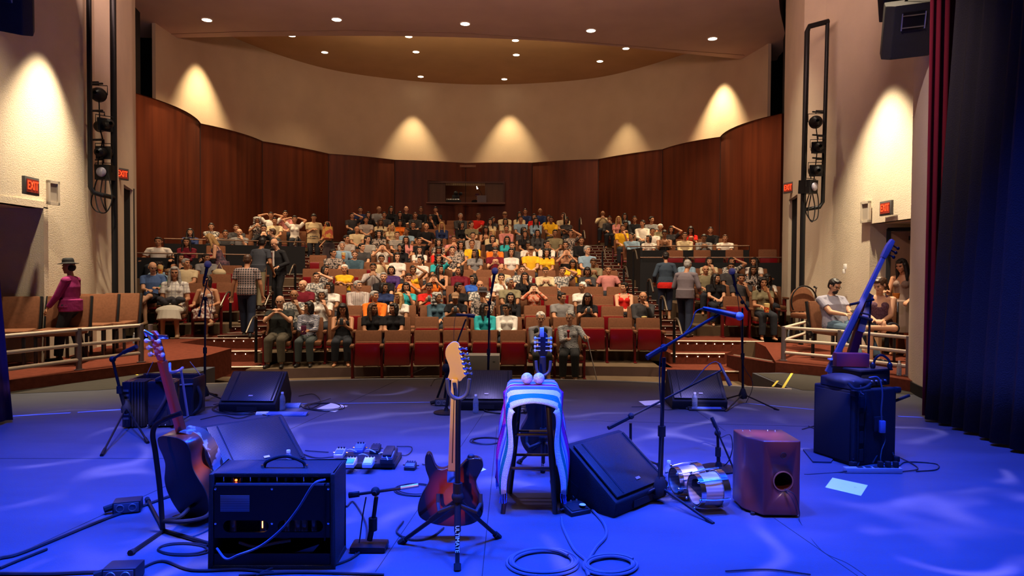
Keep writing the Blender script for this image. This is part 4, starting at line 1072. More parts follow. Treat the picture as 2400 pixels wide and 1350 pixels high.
# ---- front row: seven empty seats and two elderly people
f_lab = []
row0 = [862, 931, 1001, 1069, 1137, 1204, 1268, 1336]
Xs = [x_at(p_, lambda X: rowY(0, X)) for p_ in row0]
for i, X in enumerate(Xs):
    occ = i >= 6
    lab = ('seat under elderly person in grey cardigan, front row' if i == 6 else 'seat under elderly person holding a cane, front row') if occ else 'empty front row seat, red pan raised, %s of six from left' % ORDN[i]
    put_seat(X, rowY(0, X), ZF[0], rowA(0, X), 0 if occ else 1, i in (7,), False, lab, 'front row seats')
def custom(loc, rz, skin, shirt, sl, hair, haircol, label, trm=TR, kind='long', shoem=None, sc=1.0, vox=.0065, hem=0, hat=None, gl=False, **kw):
    p = make_pose(**kw); me = body_mesh(p, vox); r_ = bpy.data.objects.new('person', me); COL.objects.link(r_)
    r_.location = loc; r_.rotation_euler = (0, 0, rz); r_.scale = (sc,) * 3; setm(r_, SKINS[skin])
    child(r_, 'shirt', shirt_mesh(p, sl, .008, hem), shirt)
    child(r_, {'long': 'trousers', 'crop': 'trousers'}.get(kind, kind), trouser_mesh(p, kind, .009), trm)
    if shoem:
        for i in (0, 1): child(r_, 'shoe', shoe_mesh(p, i), shoem)
    add_hair(r_, p, hair, haircol, hat)
    if gl: glasses(r_, p)
    tag(r_, label, 'person'); return r_, p
M_shoe = mat('black_leather', (.015, .013, .013), .4)
M_skintone = mat('sandal_tan', (.3, .18, .1), .6)
r1 = lambda X: (X, rowY(1, X), ZF[1])
e1, q1 = custom((Xs[6], rowY(0, Xs[6]), ZF[0]), .05, 'l', mat('grey_cardigan', (.22, .2, .21), .9), 'l', 'W', 'w', 'elderly person in grey cardigan with black yoke, seated in front row', trm=mat('black_crops', (.012, .012, .014), .9), kind='crop', shoem=mat('cream_sandal', (.4, .3, .22), .6), fem=True, sc=.95, wide=1.2, legs='flat', nod=.15, arms=((-.03, -.25, .74), (.03, -.27, .70)), hdir=(V((1, -.2, 0)), V((-1, -.2, 0))))
mb = MB(); up_ = q1.up
for s in (-1, 1): mb.ball(q1.hip + up_ * .40 + V((s * .085, -.075, 0)), (.055, .05, .085), 10, 8)
child(e1, 'lace_yoke', remeshed(mb, 'lace_yoke', .008), M_black, 'black lace yoke')
e2, q2 = custom((Xs[7], rowY(0, Xs[7]), ZF[0]), -.1, 'l', mat('bw_blouse', (.5, .48, .48), .9, pattern='zigzag', col2=(.03, .03, .03), ps=16), 'l', 'W', 'g', 'elderly person in black and white blouse holding a cane, front row', trm=mat('black_crops', (.012, .012, .014), .9), kind='long', shoem=mat('cream_sandal', (.4, .3, .22), .6), fem=True, sc=.97, wide=1.15, turn=-.45, nod=.25, arms=((-.02, -.30, .80), (.30, -.33, .86)), hdir=(V((.1, -.9, .3)), V((.2, -.8, -.1))), curl=.9)
cw_ = e2.matrix_basis @ (q2.wr[1] + V((.01, -.09, -.01)))
mb = MB(); mb.tube([cw_ + V((-.03, .03, .03)), cw_ + V((0, 0, .035)), cw_ + V((.02, -.02, .0)), V((cw_.x + .21, cw_.y - .08, ZF[0]))], .010, 8); mb.lathe([(.05, 0), (.05, .012), (.02, .03)], 12, T((cw_.x + .21, cw_.y - .08, ZF[0])))
tag(mb.build('walking_cane', M_steel, smooth=True), 'thin walking cane held by elderly person in front row', 'cane')
hw = e2.matrix_basis @ (q2.wr[0] + V((0, -.08, .0))); mb = MB(); mb.tube([hw, hw + V((0, -.02, .13))], .016, 8); mb.ball(hw + V((0, -.02, .15)), .03)
tag(mb.build('rolled_programme', mat('red_glossy', (.35, .01, .02), .35), smooth=True), 'dark red rolled item in hand of elderly person with cane', 'folded programme')
M_tee = mat('black_tee', (.016, .018, .016), .9, bump=(14, .3))
X = x_at(655, lambda X: rowY(1, X))
e3, q3 = custom(r1(X), .12, 'l', M_tee, 's', 'R', 'g', 'heavy person in black tee and olive trousers, fingers clasped before mouth', trm=mat('olive_trousers', (.075, .06, .04), .9, bump=(12, .3)), shoem=M_shoe, gl=True, wide=1.3, sc=1.02, arms=((-.05, -.24, 1.00), (.05, -.24, 1.00)), hdir=(V((.7, .0, .55)), V((-.7, .0, .55))), poles=((-1, .1, -1), (1, .1, -1)), nod=.12, legs='flat')
X = x_at(722, lambda X: rowY(1, X))
e4, q4 = custom(r1(X), .1, 'm', mat('zigzag_blouse', (.5, .47, .5), .9, pattern='zigzag', col2=(.02, .03, .08), ps=11), 'l', 'M', 'k', 'person in navy and white zigzag blouse looking left, second row', trm=mat('grey_slacks', (.05, .06, .06), .9), shoem=M_shoe, fem=True, sc=.93, turn=-1.0, arms=((-.05, -.28, .72), (.05, -.28, .72)), hdir=(V((.6, -.6, .2)), V((-.6, -.6, .2))))
mb = MB(); hb = e4.matrix_basis @ V((-.02, -.36, .74)); mb.box(hb, (.10, .05, .17)); tag(mb.build('clutch_bag', mat('plum_leather', (.12, .02, .06), .4), bev=.015), 'small plum coloured bag in lap of person in zigzag blouse', 'bag')

# ---- front of the lower left block
yfL = lambda X: sideY(0, X, True)
def sideL(px): X = x_at(px, yfL); return (X, yfL(X), SZ[0])
for i, px in enumerate((408, 484, 340)):
    x_, y_, z_ = sideL(px); 
    if i < 2: put_seat(x_, y_, z_, .33, 0, i == 1, False, 'seat under %s' % ('person with shawl, front of lower left block' if i == 0 else 'person in pale floral sleeveless dress, lower left block'), 'lower left front seats')
e5, q5 = custom(sideL(408), .28, 'm', mat('white_plaid_tunic', (.66, .62, .56), .9, pattern='plaid', col2=(.42, .38, .38), ps=5), 's', 'L', 'g', 'person in pale checked tunic with dark shawl in lap, front of lower left block', trm=mat('cream_shawl', (.55, .50, .42), .95), kind='skirt', shoem=M_skintone, fem=True, sc=1.12, wide=1.15, turn=.15, gl=True, arms=((-.10, -.22, .66), (.16, -.22, .66)), hdir=(V((.9, -.4, 0)), V((-.7, -.5, 0))))
mb = MB(); 
for i in range(9): mb.ball((-.18 + i * .045, -.27 - .02 * math.sin(i), .68 + .03 * math.cos(i * 1.7)), (.07, .10, .055), 10, 7)
child_ = remeshed(mb, 'dark_shawl', .010); sh_ = bpy.data.objects.new('shawl', child_); child_.materials.append(mat('dark_shawl', (.03, .027, .035), .95)); COL.objects.link(sh_); sh_.matrix_basis = e5.matrix_basis; tag(sh_, 'dark grey shawl bunched in lap of person in pale tunic', 'shawl')
e6, q6 = custom(sideL(484), .25, 'm', mat('floral_dress', (.55, .46, .40), .9, pattern='floral', col2=(.2, .08, .07), ps=20), 't', 'M', 'k', 'person in pale floral sleeveless dress, legs crossed, front of lower left block', trm=mat('floral_dress', (.5, .4, .35)), kind='skirt', shoem=M_skintone, fem=True, sc=.98, turn=-.5, legs='cross', arms=((-.22, -.20, .68), (.18, -.22, .68)), hdir=(V((-.2, -.9, 0)), V((-.5, -.7, 0))))
# replace lap objects
# red popcorn cups
for k_, (px, py, Y, l_) in enumerate(((376, 632, 15.3, 'red and yellow patterned popcorn cup held by grey haired sitter at left'), (805, 600, 19.6, 'bright red cup held by person in light blue shirt, eighth row'), (1797, 722, 14.2, 'red and yellow popcorn cup on lap of person in khaki, lower right block'), (1510, 752, 14.4, 'red patterned paper cup held by person in charcoal shirt, third row'))):
    q = P(px, py, Y); mb = MB(); mb.lathe([(.045, -.09), (.06, .09), (.052, .085), (.04, -.08)], 14); mb.mi = 1; mb.lathe([(.056, .02), (.061, .092), (.03, .10), (.001, .10)], 14, cap=False)
    o = mb.build('popcorn_cup', [mat('cup_red', (.5, .02, .02), .5, pattern='floral', col2=(.7, .35, .05), ps=28), mat('popcorn', (.7, .5, .2), .8)], smooth=True); o.location = q; tag(o, l_, 'cup')

X = x_at(358, lambda X: sideY(1, X, True)); sp1 = (X, sideY(1, X, True), SZ[1])
put_seat(sp1[0], sp1[1], sp1[2], .33, 0, False, False, 'seat under person in blue tee and dark shorts, lower left block', 'theatre seats')
e11, q11 = custom(sp1, .3, 'l', mat('steel_blue_tee', (.06, .11, .26), .9, bump=(14, .3)), 's', 'R', 'n', 'balding person in blue tee and dark shorts, bare legs crossed, lower left block', trm=mat('dark_shorts', (.02, .02, .03), .9), kind='shorts', shoem=M_skintone, gl=True, wide=1.15, sc=1.04, legs='crossr', turn=.5, nod=.35, arms=((-.05, -.30, .72), (.14, -.32, .76)), hdir=(V((.6, -.6, 0)), V((-.2, -.8, .2))))
# ---- standing people
SH = lambda c, **k: c
back = PI
def stand(px, Y, z, rz, **kw):
    q = PX(px, Y); return custom((q[0], q[1], z), rz, **kw)
M_jean = mat('dark_jeans', (.015, .022, .05), .9, bump=(14, .3))
stand(578, 14.15, ZP, back + .15, skin='m', shirt=mat('plaid_shirt', (.05, .05, .055), .9, pattern='plaid', col2=(.42, .30, .28), ps=6.5), sl='s', hair='S', haircol='n', label='person in dark plaid shirt and jeans walking up left aisle, back turned', trm=M_jean, shoem=M_shoe, hem=.02, sc=1.01, seated=False, wide=1.12, arms=((-.30, -.05, .86), (.30, -.04, .84)), stance=(.10, .08, .14, -.16), nod=.2, bend=.06)
stand(604, 16.2, .60, back - .3, skin='d', shirt=mat('slate_tee', (.035, .038, .05), .9, bump=(14, .3)), sl='s', hair='S', haircol='k', label='person in slate tee and khaki trousers bending on left aisle stairs', trm=cloth('h'), shoem=M_shoe, seated=False, wide=1.12, sc=1.03, bend=.28, arms=((-.26, -.22, .90), (.26, -.30, .98)), stance=(.12, .10, .1, -.2), turn=.3, hem=.02)
stand(655, 16.8, .62, -.6, skin='l', shirt=mat('black_suit', (.010, .010, .013), .85, bump=(14, .2)), sl='l', hair='R', haircol='g', label='person in black suit and pale shirt standing in left aisle facing stage', trm=mat('black_suit', (.01, .01, .013)), shoem=M_shoe, seated=False, wide=1.15, sc=1.0, bend=.10, nod=.45, arms=((-.10, -.26, 1.12), (.22, -.20, 1.02)), hem=.10, stance=(.10, .10, 0, -.05))
o = [x for x in COL.objects if x.name.startswith('person')][-1]
mb = MB(); q = V(PX(655, 16.8)); mb.box((-.02, -.185, 1.22), (.10, .03, .38)); mb.mi = 1; mb.box((-.02, -.205, 1.19), (.035, .02, .36)); s_ = mb.build('dress_shirt', [cloth('w'), mat('tie_red', (.12, .02, .03), .7)], o); s_['label'] = 'pale dress shirt and dark tie'
stand(641, 19.4, 1.08, -1.45, skin='l', shirt=mat('black_suit', (.01, .01, .013)), sl='l', hair='X', haircol='n', label='person in black suit in profile, behind the suited person in left aisle', trm=TR, seated=False, sc=.97, arms=((-.2, -.15, 1.0), (.2, -.15, 1.0)), hem=.1)
stand(520, 17.7, .80, -1.2, skin='l', shirt=mat('plum_floral_dress', (.06, .04, .06), .9, pattern='floral', col2=(.16, .08, .10), ps=16), sl='t', hair='Y', haircol='y', label='blonde haired person in dark floral sundress bending in left block', trm=mat('plum_floral_dress', (.05, .03, .05)), kind='dress', fem=True, seated=False, bend=.38, nod=.5, sc=1.0, arms=((-.12, -.42, 1.02), (.15, -.40, 1.05)))
e7, q7 = stand(735, 22.9, 1.70, .35, skin='m', shirt=mat('beige_shirt', (.50, .38, .22), .9, bump=(14, .3)), sl='s', hair='S', haircol='k', label='person in loose beige shirt and dark trousers standing at top of left aisle', trm=TR, shoem=mat('white_sneaker', (.5, .45, .4), .6), hem=.16, seated=False, wide=1.2, sc=1.02, nod=.45, arms=((-.03, -.20, 1.20), (.28, -.12, .98)), hdir=(V((1, -.2, .1)), None), stance=(.13, .13, 0, -.05))
stand(771, 22.3, 1.52, -.9, skin='m', shirt=mat('black_tee', (.016, .018, .016)), sl='s', hair='L', haircol='k', label='person in black top carrying bright tote bag, top of left aisle', trm=mat('dark_skirt', (.04, .025, .03), .9), kind='dress', fem=True, seated=False, sc=.95, nod=.3, arms=((-.25, -.15, .95), (.1, -.25, 1.1)))
mb = MB(); q = P(768, 545, 22.05); mb.box((0, 0, 0), (.34, .12, .38), tz=.85); mb.tube([(-.1, 0, .18), (-.06, 0, .34), (.06, 0, .34), (.1, 0, .18)], .012)
o = mb.build('tote_bag', mat('tote_print', (.6, .35, .08), .8, pattern='floral', col2=(.45, .08, .05), ps=9)); o.location = q; tag(o, 'yellow and red patterned tote bag beside beige shirted person', 'bag')
mb = MB(); mb.ball((0, 0, 0), (.17, .10, .11), 14, 10); mb.tube([(-.1, 0, .06), (0, 0, .26), (.1, 0, .06)], .010); o = mb.build('handbag', cloth('e'), smooth=True); o.location = P(514, 640, 17.0); tag(o, 'cream handbag held by bending blonde person', 'bag')
stand(1560, 16.6, .40, back - .15, skin='m', shirt=mat('denim_jacket', (.035, .055, .085), .9, bump=(16, .3)), sl='l', hair='S', haircol='k', label='person in denim jacket over red top, back turned, right aisle', trm=M_jean, kind='crop', shoem=M_skintone, fem=True, seated=False, wide=1.2, sc=.97, hem=.0, arms=((-.26, -.18, 1.0), (.26, -.15, .95)), nod=.3)
o = [x for x in COL.objects if x.get('category') == 'person'][-1]
mb = MB(); mb.lathe([(.205, .80), (.21, .84), (.205, .93), (.19, .95)], 20); h_ = mb.build('red_hem', cloth('r'), o, smooth=True); h_.scale = (1, .8, 1); h_['label'] = 'red top hem under the denim jacket'
stand(1606, 15.0, ZP, back - .55, skin='m', shirt=mat('grey_mauve_shirt', (.17, .14, .16), .9, bump=(14, .3)), sl='l', hair='G', haircol='g', label='grey haired person in mauve grey shirt and jeans, climbing right aisle', trm=M_jean, shoem=mat('brown_shoe', (.07, .05, .03), .6), seated=False, wide=1.2, sc=.99, bend=.16, nod=.35, hem=.06, arms=((-.24, -.28, 1.02), (.2, -.30, 1.05)), stance=(.12, .12, .16, -.2))
stand(166, 10.3, ZP, -1.45, skin='m', shirt=mat('magenta_blouse', (.24, .008, .10), .85, bump=(14, .3)), sl='l', hair='H', haircol=None, label='person in magenta blouse and black brimmed hat walking by left wall', trm=TR, shoem=M_shoe, fem=True, seated=False, wide=1.3, sc=.90, hem=.06, hat=mat('black_hat', (.012, .012, .013), .8), arms=((-.22, -.22, .95), (.20, -.26, .92)), stance=(.1, .1, .12, -.16))
e8, q8 = stand(2117, 11.7, ZP, -.95, skin='m', shirt=mat('taupe_dress', (.20, .13, .10), .9), sl='t', hair='L', haircol='k', label='person with long dark hair holding amber drink beside right door', trm=mat('taupe_dress', (.2, .13, .1)), kind='dress', fem=True, seated=False, sc=.97, nod=.35, turn=-.2, arms=((-.12, -.30, 1.12), (.2, -.2, 1.0)), hdir=(V((0, -.8, .3)), None))
cupobj(P(2100, 700, 11.3), mat('orange_drink', (.7, .22, .03), .2), 'clear cup of amber drink held by person at right door', .06, .09)
# two people behind the right rail
rp1 = PX(1962, 11.15)
e9, q9 = custom((rp1[0], rp1[1], ZP), .25, 'l', mat('pale_grey_shirt', (.27, .26, .32), .9, bump=(14, .4)), 's', 'S', 'k', 'bearded person in pale grey shirt seated behind right rail with phone', trm=mat('blue_jeans', (.07, .12, .17), .9, bump=(16, .3)), shoem=mat('dark_sneaker', (.03, .03, .04), .6), gl=True, wide=1.35, sc=1.02, lean=.26, legs='fwd', turn=.15, nod=.45, arms=((-.09, -.30, .74), (.10, -.30, .74)), hdir=(V((.4, -.8, .1)), V((-.4, -.8, .1))))
mb = MB(); mb.ball((0, -.050, -.078), (.045, .045, .045), 12, 8); mb.ball((0, -.088, -.040), (.03, .012, .010), 8, 6); bd = child(e9, 'beard', remeshed(mb, 'beard', .008), HAIRC['k']); bd.matrix_basis = q9.HM
mb = MB(); mb.box((0, 0, 0), (.14, .07, .012)); o = mb.build('phone', M_blackgloss, bev=.004); o.location = e9.matrix_basis @ V((0, -.40, .79)); o.rotation_euler = (.5, 0, .25); tag(o, 'dark phone held by bearded person behind right rail', 'phone')
rp2 = PX(2062, 10.85)
e10, q10 = custom((rp2[0], rp2[1], ZP), -.5, 'l', mat('mauve_tank', (.13, .06, .09), .9, pattern='floral', col2=(.08, .03, .05), ps=60), 't', 'P', 'n', 'person in mauve tank top, legs crossed, seated behind right rail', trm=mat('dark_shorts', (.03, .03, .04), .9), kind='shorts', shoem=mat('dark_sneaker', (.03, .03, .04)), fem=True, wide=1.2, sc=1.03, lean=-.04, legs='figure', turn=-.7, nod=.5, arms=((-.05, -.34, .66), (.05, -.34, .66)), hdir=(V((.3, -.8, .1)), V((-.3, -.8, .1))))
# booth operator built with the booth

# the first seats served only as moulds
for r_, ch in SEATP.values():
    for c in ch: bpy.data.objects.remove(c)
    bpy.data.objects.remove(r_)

# ================================================================= hall furnishings
def text(name, s, size, loc, rot, m, parent=None, ext=.002, al='CENTER'):
    c = bpy.data.curves.new(name, 'FONT'); c.body = s; c.size = size; c.extrude = ext; c.align_x = al; c.align_y = 'CENTER'
    o = bpy.data.objects.new(name, c); COL.objects.link(o); dg = bpy.context.evaluated_depsgraph_get(); dg.update()
    me = bpy.data.meshes.new_from_object(o.evaluated_get(dg)); bpy.data.objects.remove(o); me.materials.clear(); me.materials.append(m)
    o = bpy.data.objects.new(name, me); COL.objects.link(o); o.location = loc; o.rotation_euler = rot
    if parent: o.parent = parent
    return o
M_exit = mat('exit_glow', (1, .045, .01), .5, emit=2.6)
M_exitface = mat('exit_face', (.28, .03, .015), .5, emit=.25)
M_grey = mat('grey_frame', (.10, .095, .09), .5)
def exit_sign(p, rz, label, s=1.0):
    e = empty('exit_sign', p, rz, label, 'exit sign'); e.scale = (s,) * 3
    MB().box((0, -.01, 0), (.34, .045, .25)).build('housing', M_grey, e, bev=.008)
    MB().box((0, -.036, 0), (.27, .01, .18)).build('face', M_exitface, e)
    text('lettering', 'EXIT', .175, (0, -.043, .0), (PI / 2, 0, 0), M_exit, e).scale = (.72, 1, 1)
exit_sign(P(50, 436, 9.6) + V((.12, 0, 0)), R(96), 'lit red exit sign above left door')
exit_sign(P(2090, 488, 11.7) + V((-.08, 0, 0)), -R(88), 'lit red exit sign above right door')
exit_sign(P(1855, 440, 15.9) + V((-.05, 0, .0)), -R(72), 'small lit exit sign above far right doorway', 1.0)
exit_sign(P(276, 408, 13.2) + V((.06, 0, .0)), R(70), 'exit sign seen edge-on beside left light pipe', .9)
def plate(name, p, rz, w_, h_, label, cat, inner=None):
    e = empty(name, p, rz, label, cat)
    mb = MB()
    for s in (-1, 1): mb.box((s * (w_ / 2 - .02), 0, 0), (.04, .04, h_)); mb.box((0, 0, s * (h_ / 2 - .02)), (w_, .04, .04))
    mb.build('frame', mat('plate_cream', (.5, .42, .33), .6), e); MB().box((0, .01, 0), (w_ - .06, .02, h_ - .06)).build('panel', inner or mat('plate_inner', (.36, .30, .24), .7), e)
plate('wall_speaker', P(109, 452, 10.3) + V((.10, 0, 0)), R(82), .22, .36, 'cream framed wall plate right of left exit sign', 'wall plate')
plate('wall_speaker', P(2034, 497, 12.4) + V((-.04, 0, 0)), -R(84), .26, .38, 'cream framed wall plate left of right exit sign', 'wall plate')
def sensor(p, rz, label):
    e = empty('wall_sensor', p, rz, label, 'sensor'); MB().box((0, 0, 0), (.06, .04, .10)).build('box', M_white, e, bev=.006); MB().box((0, -.02, -.09), (.03, .05, .08)).build('nozzle', M_white, e, bev=.006)
sensor(P(139, 488, 11.0) + V((.07, 0, 0)), R(82), 'small white fixture on wall above the person in magenta')
sensor(P(1987, 625, 12.9) + V((-.05, 0, 0)), -R(86), 'small white switch on wall behind the bearded person')
mb = MB(); mb.box((0, 0, 0), (.26, .02, .22)); o = mb.build('framed_notice', mat('notice_red', (.16, .05, .04), .6)); o.location = P(180, 620, 11.6) + V((.06, 0, .05)); o.rotation_euler = (0, 0, R(80)); tag(o, 'dark reddish framed notice on wall behind magenta blouse', 'notice')

# booth window
bz0, bz1 = 4.41, 5.33
bx0, bx1 = (1003 - 1200) / FPX * 28.6, (1180 - 1200) / FPX * 28.6
bi = MB(); yb = 28.7
bi.box(((bx0 + bx1) / 2, yb + 2.6, 4.9), (4.4, .1, 2.4)); bi.box((bx0 - .3, yb + 1.5, 4.9), (.1, 2.4, 2.4)); bi.box((bx1 + .3, yb + 1.5, 4.9), (.1, 2.4, 2.4)); bi.box(((bx0 + bx1) / 2, yb + 1.5, 3.6), (4, 2.6, .1)); bi.box(((bx0 + bx1) / 2, yb + 1.5, 6.0), (4, 2.6, .1))
struct(bi, 'wall_booth', mat('booth_wall', (.22, .10, .06), .9))
e = empty('booth_window', (0, 0, 0)); e['kind'] = 'structure'; e.name = 'window_1'
MB().box(((bx0 + bx1) / 2, yb - .14, bz0 - .02), (bx1 - bx0 + .1, .5, .05)).build('window_sill', mat('sill_wood', (.16, .06, .035), .5), e)
wp_ = MB(); wl = bx0 + .35 / 1; 
for a, b_ in ((bx0, bx0 + .70), (bx1 - .80, bx1)): wp_.box(((a + b_) / 2, yb + .02, (bz0 + bz1) / 2), (b_ - a, .06, bz1 - bz0))
wp_.build('shutter', mat('shutter_wood', (.10, .045, .022), .6, pattern='grain', col2=(.07, .03, .015), ps=5), e)
wp_ = MB(); wp_.box(((bx0 + bx1) / 2 - .03, yb - .08, bz1 - .05), (bx1 - bx0, .05, .07))
for s in (bx0, bx1): wp_.box((s, yb - .08, (bz0 + bz1) / 2), (.05, .08, bz1 - bz0))
wp_.build('window_frame', mat('frame_wood', (.07, .02, .012), .6), e)
wp_ = MB()
for i in range(22): wp_.box((bx0 + .75 + i * .075, yb + .05, bz1 - .12), (.05, .02, .10))
wp_.build('valance', mat('valance', (.28, .20, .10), .8), e)
l = bpy.data.lights.new('booth_lamp', 'POINT'); l.energy = 6; l.color = (1, .5, .25); l.shadow_soft_size = .1; lo = bpy.data.objects.new('booth_lamp', l); COL.objects.link(lo); lo.location = (bx1 - 1.2, yb + 1.6, 5.6)
sx = lambda px, Y=28.8: (px - 1200) / FPX * Y
bo, pb = custom((sx(1117, 29.9), 29.95, 3.66), -.1, 'm', M_tee, 's', 'K', None, 'person in dark purple cap seated behind laptop in the booth window', fem=False, hat=mat('plum_cap', (.10, .02, .06), .8), nod=.3, vox=.01, arms=LAPA, hdir=LH)
lt = empty('laptop', (sx(1128, 28.45), 28.45, bz0 + .01), 0, 'open grey laptop seen from behind on booth sill', 'laptop'); MB().box((0, .0, .16), (.38, .015, .28), T((0, 0, 0), rx=.12)).build('lid', mat('laptop_grey', (.12, .10, .11), .5), lt); MB().box((0, .14, .01), (.38, .26, .02)).build('keyboard_base', M_grey, lt)
lm = empty('desk_lamp', (sx(1118, 28.65), 28.7, bz0), 0, 'small white desk light glowing in booth window', 'lamp'); MB().tube([(.25, 0, 0), (.22, 0, .3), (.05, 0, .62)], .008).build('stem', M_black, lm); MB().lathe([(.035, 0), (.012, .13)], 10, T((0, -.02, .60), ry=-.35)).build('shade', mat('lamp_white', (1, .95, .85), .5, emit=1.5), lm)
bm_ = empty('mixing_desk', (sx(1062, 28.5), 28.5, bz0), 0, 'dark mixing desk with knobs on booth sill, left side', 'mixer'); MB().box((0, 0, .06), (.62, .3, .10)).build('chassis', M_black, bm_, bev=.01)
mb = MB()
for i in range(8): mb.ball((-.26 + i * .07, -.12, .13), .022, 8, 5)
mb.build('knobs', M_steel, bm_)
mb = MB(); mb.box((0, 0, .12), (.3, .2, .24)); mb.ball((.0, -.05, .32), .09); mb.ball((.2, 0, .3), .07); o = mb.build('equipment_case', M_black, bev=.01); o.location = (sx(1068), 28.7, bz0 + .1); tag(o, 'dark equipment heaped behind the mixing desk in booth', 'equipment')

# ---- light ladders
def pipe(name, pts, r, parent=None, label=None): mb = MB(); mb.tube(pts, r, 10); return mb.build(name, M_blackmet, parent, smooth=True)
def fixture(kind, p, rz, tiltx, label, arm):
    e = empty('stage_light', p, rz, label, 'stage light', 'lights clamped on the wall pipes')
    Mx = T((0, 0, 0), rx=tiltx)
    mb = MB()
    if kind == 'par': mb.lathe([(.03, .16), (.09, .12), (.125, .02), (.125, -.04), (.115, -.04), (.11, .0), (.001, .0)], 18, Mx @ T((0, 0, 0), rx=PI / 2), cap=False)
    elif kind == 'leko': mb.lathe([(.03, .26), (.075, .22), (.085, .06), (.07, .02), (.10, -.12), (.10, -.22), (.09, -.22), (.085, -.16), (.001, -.16)], 16, Mx @ T((0, 0, 0), rx=PI / 2), cap=False); mb.box((0, -.02, 0), (.24, .05, .22), Mx)
    else: mb.box((0, .06, 0), (.24, .26, .26), Mx); mb.lathe([(.11, -.02), (.12, -.14), (.11, -.14), (.10, -.06), (.001, -.06)], 18, Mx @ T((0, -.05, 0), rx=PI / 2), cap=False)
    mb.build('housing', M_blackmet, e, bev=0, smooth=True)
    mb = MB()
    if kind == 'par':
        for a in range(7):
            x, z = (0, 0) if a == 6 else (math.cos(a * PI / 3) * .065, math.sin(a * PI / 3) * .065)
            mb.lathe([(.026, 0), (.020, .012), (.001, .016)], 10, Mx @ T((x, -.005, z), rx=PI / 2))
    else: mb.ball((0, -.09 if kind != 'leko' else -.0, 0), (.085, .04, .085), 14, 8, Mx @ T((0, .03 if kind == 'leko' else 0, 0)) if kind != 'leko' else Mx @ T((0, .16, 0)))
    mb.build('lens', mat('lens_glass', (.35, .33, .42), .08, spec=.9, coat=1) if kind != 'par' else mat('led_lens', (.30, .28, .38), .15, spec=.8), e, smooth=True)
    mb = MB(); mb.tube([(-.14, 0, 0), (-.14, 0, .16), (.14, 0, .16), (.14, 0, 0)], .008, 6); mb.tube([(0, 0, .16), (0, 0, .22), (arm, .05, .22)], .012, 6); mb.build('yoke', M_blackmet, e)
lad = empty('pipe_ladder', (0, 0, 0), 0, 'black U shaped lighting pipe on left wall', 'lighting pipe')
A_, B_ = P(212, 455, 11.55), P(268, 463, 12.1)
pipe('pipe', [(A_.x, A_.y, 6.8), (A_.x, A_.y, A_.z + .12), (A_.x + .03, A_.y + .03, A_.z + .03), (A_.x + .12, A_.y + .1, A_.z), (B_.x, B_.y, A_.z)], .04, lad)
pipe('pipe', [(B_.x, B_.y, 7), (B_.x, B_.y, ZP)], .052, lad)
for i, (k_, px, py, l_) in enumerate((('par', 231, 222, 'round multi lens light, topmost on left pipe'), ('leko', 245, 293, 'long barrel spotlight, second from top on left pipe'), ('leko', 244, 358, 'barrel spotlight, third from top on left pipe'), ('fres', 243, 404, 'boxy spotlight, lowest on left pipe'))):
    p = P(px, py, 11.9); fixture(k_, p, [.2, .9, .15, .1][i], [0, .0, .1, .05][i], l_, -.16)
for py in (197, 260, 328): a = P(207, py, 11.55); b_ = P(240, py - 1, 11.85); pipe('side_arm', [a, b_], .018, lad)
def cables(pts_list, r, label, m=M_black, name='hanging_cable'):
    mb = MB()
    for pts in pts_list: mb.tube(spline(pts, 6), r, 6)
    o = mb.build(name, m, smooth=True); return tag(o, label, 'cable')
q = lambda px, py, Y=11.85: P(px, py, Y)
cables([[q(232, 236), q(235, 300), q(243, 340), q(240, 395)], [q(233, 410), q(222, 440), q(230, 490), q(248, 498), q(262, 470), q(258, 430), q(252, 400)], [q(240, 418), q(236, 460), q(250, 497), q(246, 470), q(248, 420)], [q(228, 418), q(214, 470), q(222, 492), q(240, 500)], [q(233, 300), q(240, 330), q(230, 380), q(236, 400)]], .010, 'tangle of black cables hanging from left light pipe')
lad = empty('pipe_ladder', (0, 0, 0), 0, 'black rectangular lighting pipe on right wall', 'lighting pipe')
YR = 13.45
a, b_, c_, d_ = P(1942, 50, YR), P(1892, 62, YR), P(1882, 492, YR), P(1928, 488, YR)
pipe('pipe', [(c_.x, YR, ZP), (c_.x, YR, 2.6), (b_.x, YR, b_.z - .1), (b_.x + .04, YR, b_.z), (a.x, YR, a.z)], .05, lad)
pipe('pipe', [(a.x - .02, YR, a.z), (d_.x, YR, d_.z + .12), (d_.x - .06, YR, d_.z + .02), (c_.x, YR, c_.z)], .038, lad)
for i, (k_, px, py, l_) in enumerate((('par', 1912, 286, 'round multi lens light, topmost on right pipe'), ('leko', 1917, 346, 'barrel spotlight, second from top on right pipe'), ('leko', 1912, 400, 'barrel spotlight, third from top on right pipe'), ('fres', 1900, 438, 'boxy spotlight, lowest on right pipe'))):
    fixture(k_, P(px, py, YR - .1), [-.2, -.25, -.2, .5][i], [0, .05, .1, .05][i], l_, .14)
for py in (264, 318, 372, 412): pipe('side_arm', [P(1934, py, YR), P(1904, py - 2, YR)], .016, lad)
q = lambda px, py: P(px, py, YR - .05)
cables([[q(1913, 300), q(1916, 340), q(1910, 400), q(1906, 440)], [q(1898, 450), q(1888, 490), q(1900, 516), q(1916, 510), q(1918, 470), q(1912, 440)], [q(1904, 452), q(1910, 490), q(1904, 520), q(1894, 500), q(1902, 450)]], .010, 'tangle of black cables hanging from right light pipe')

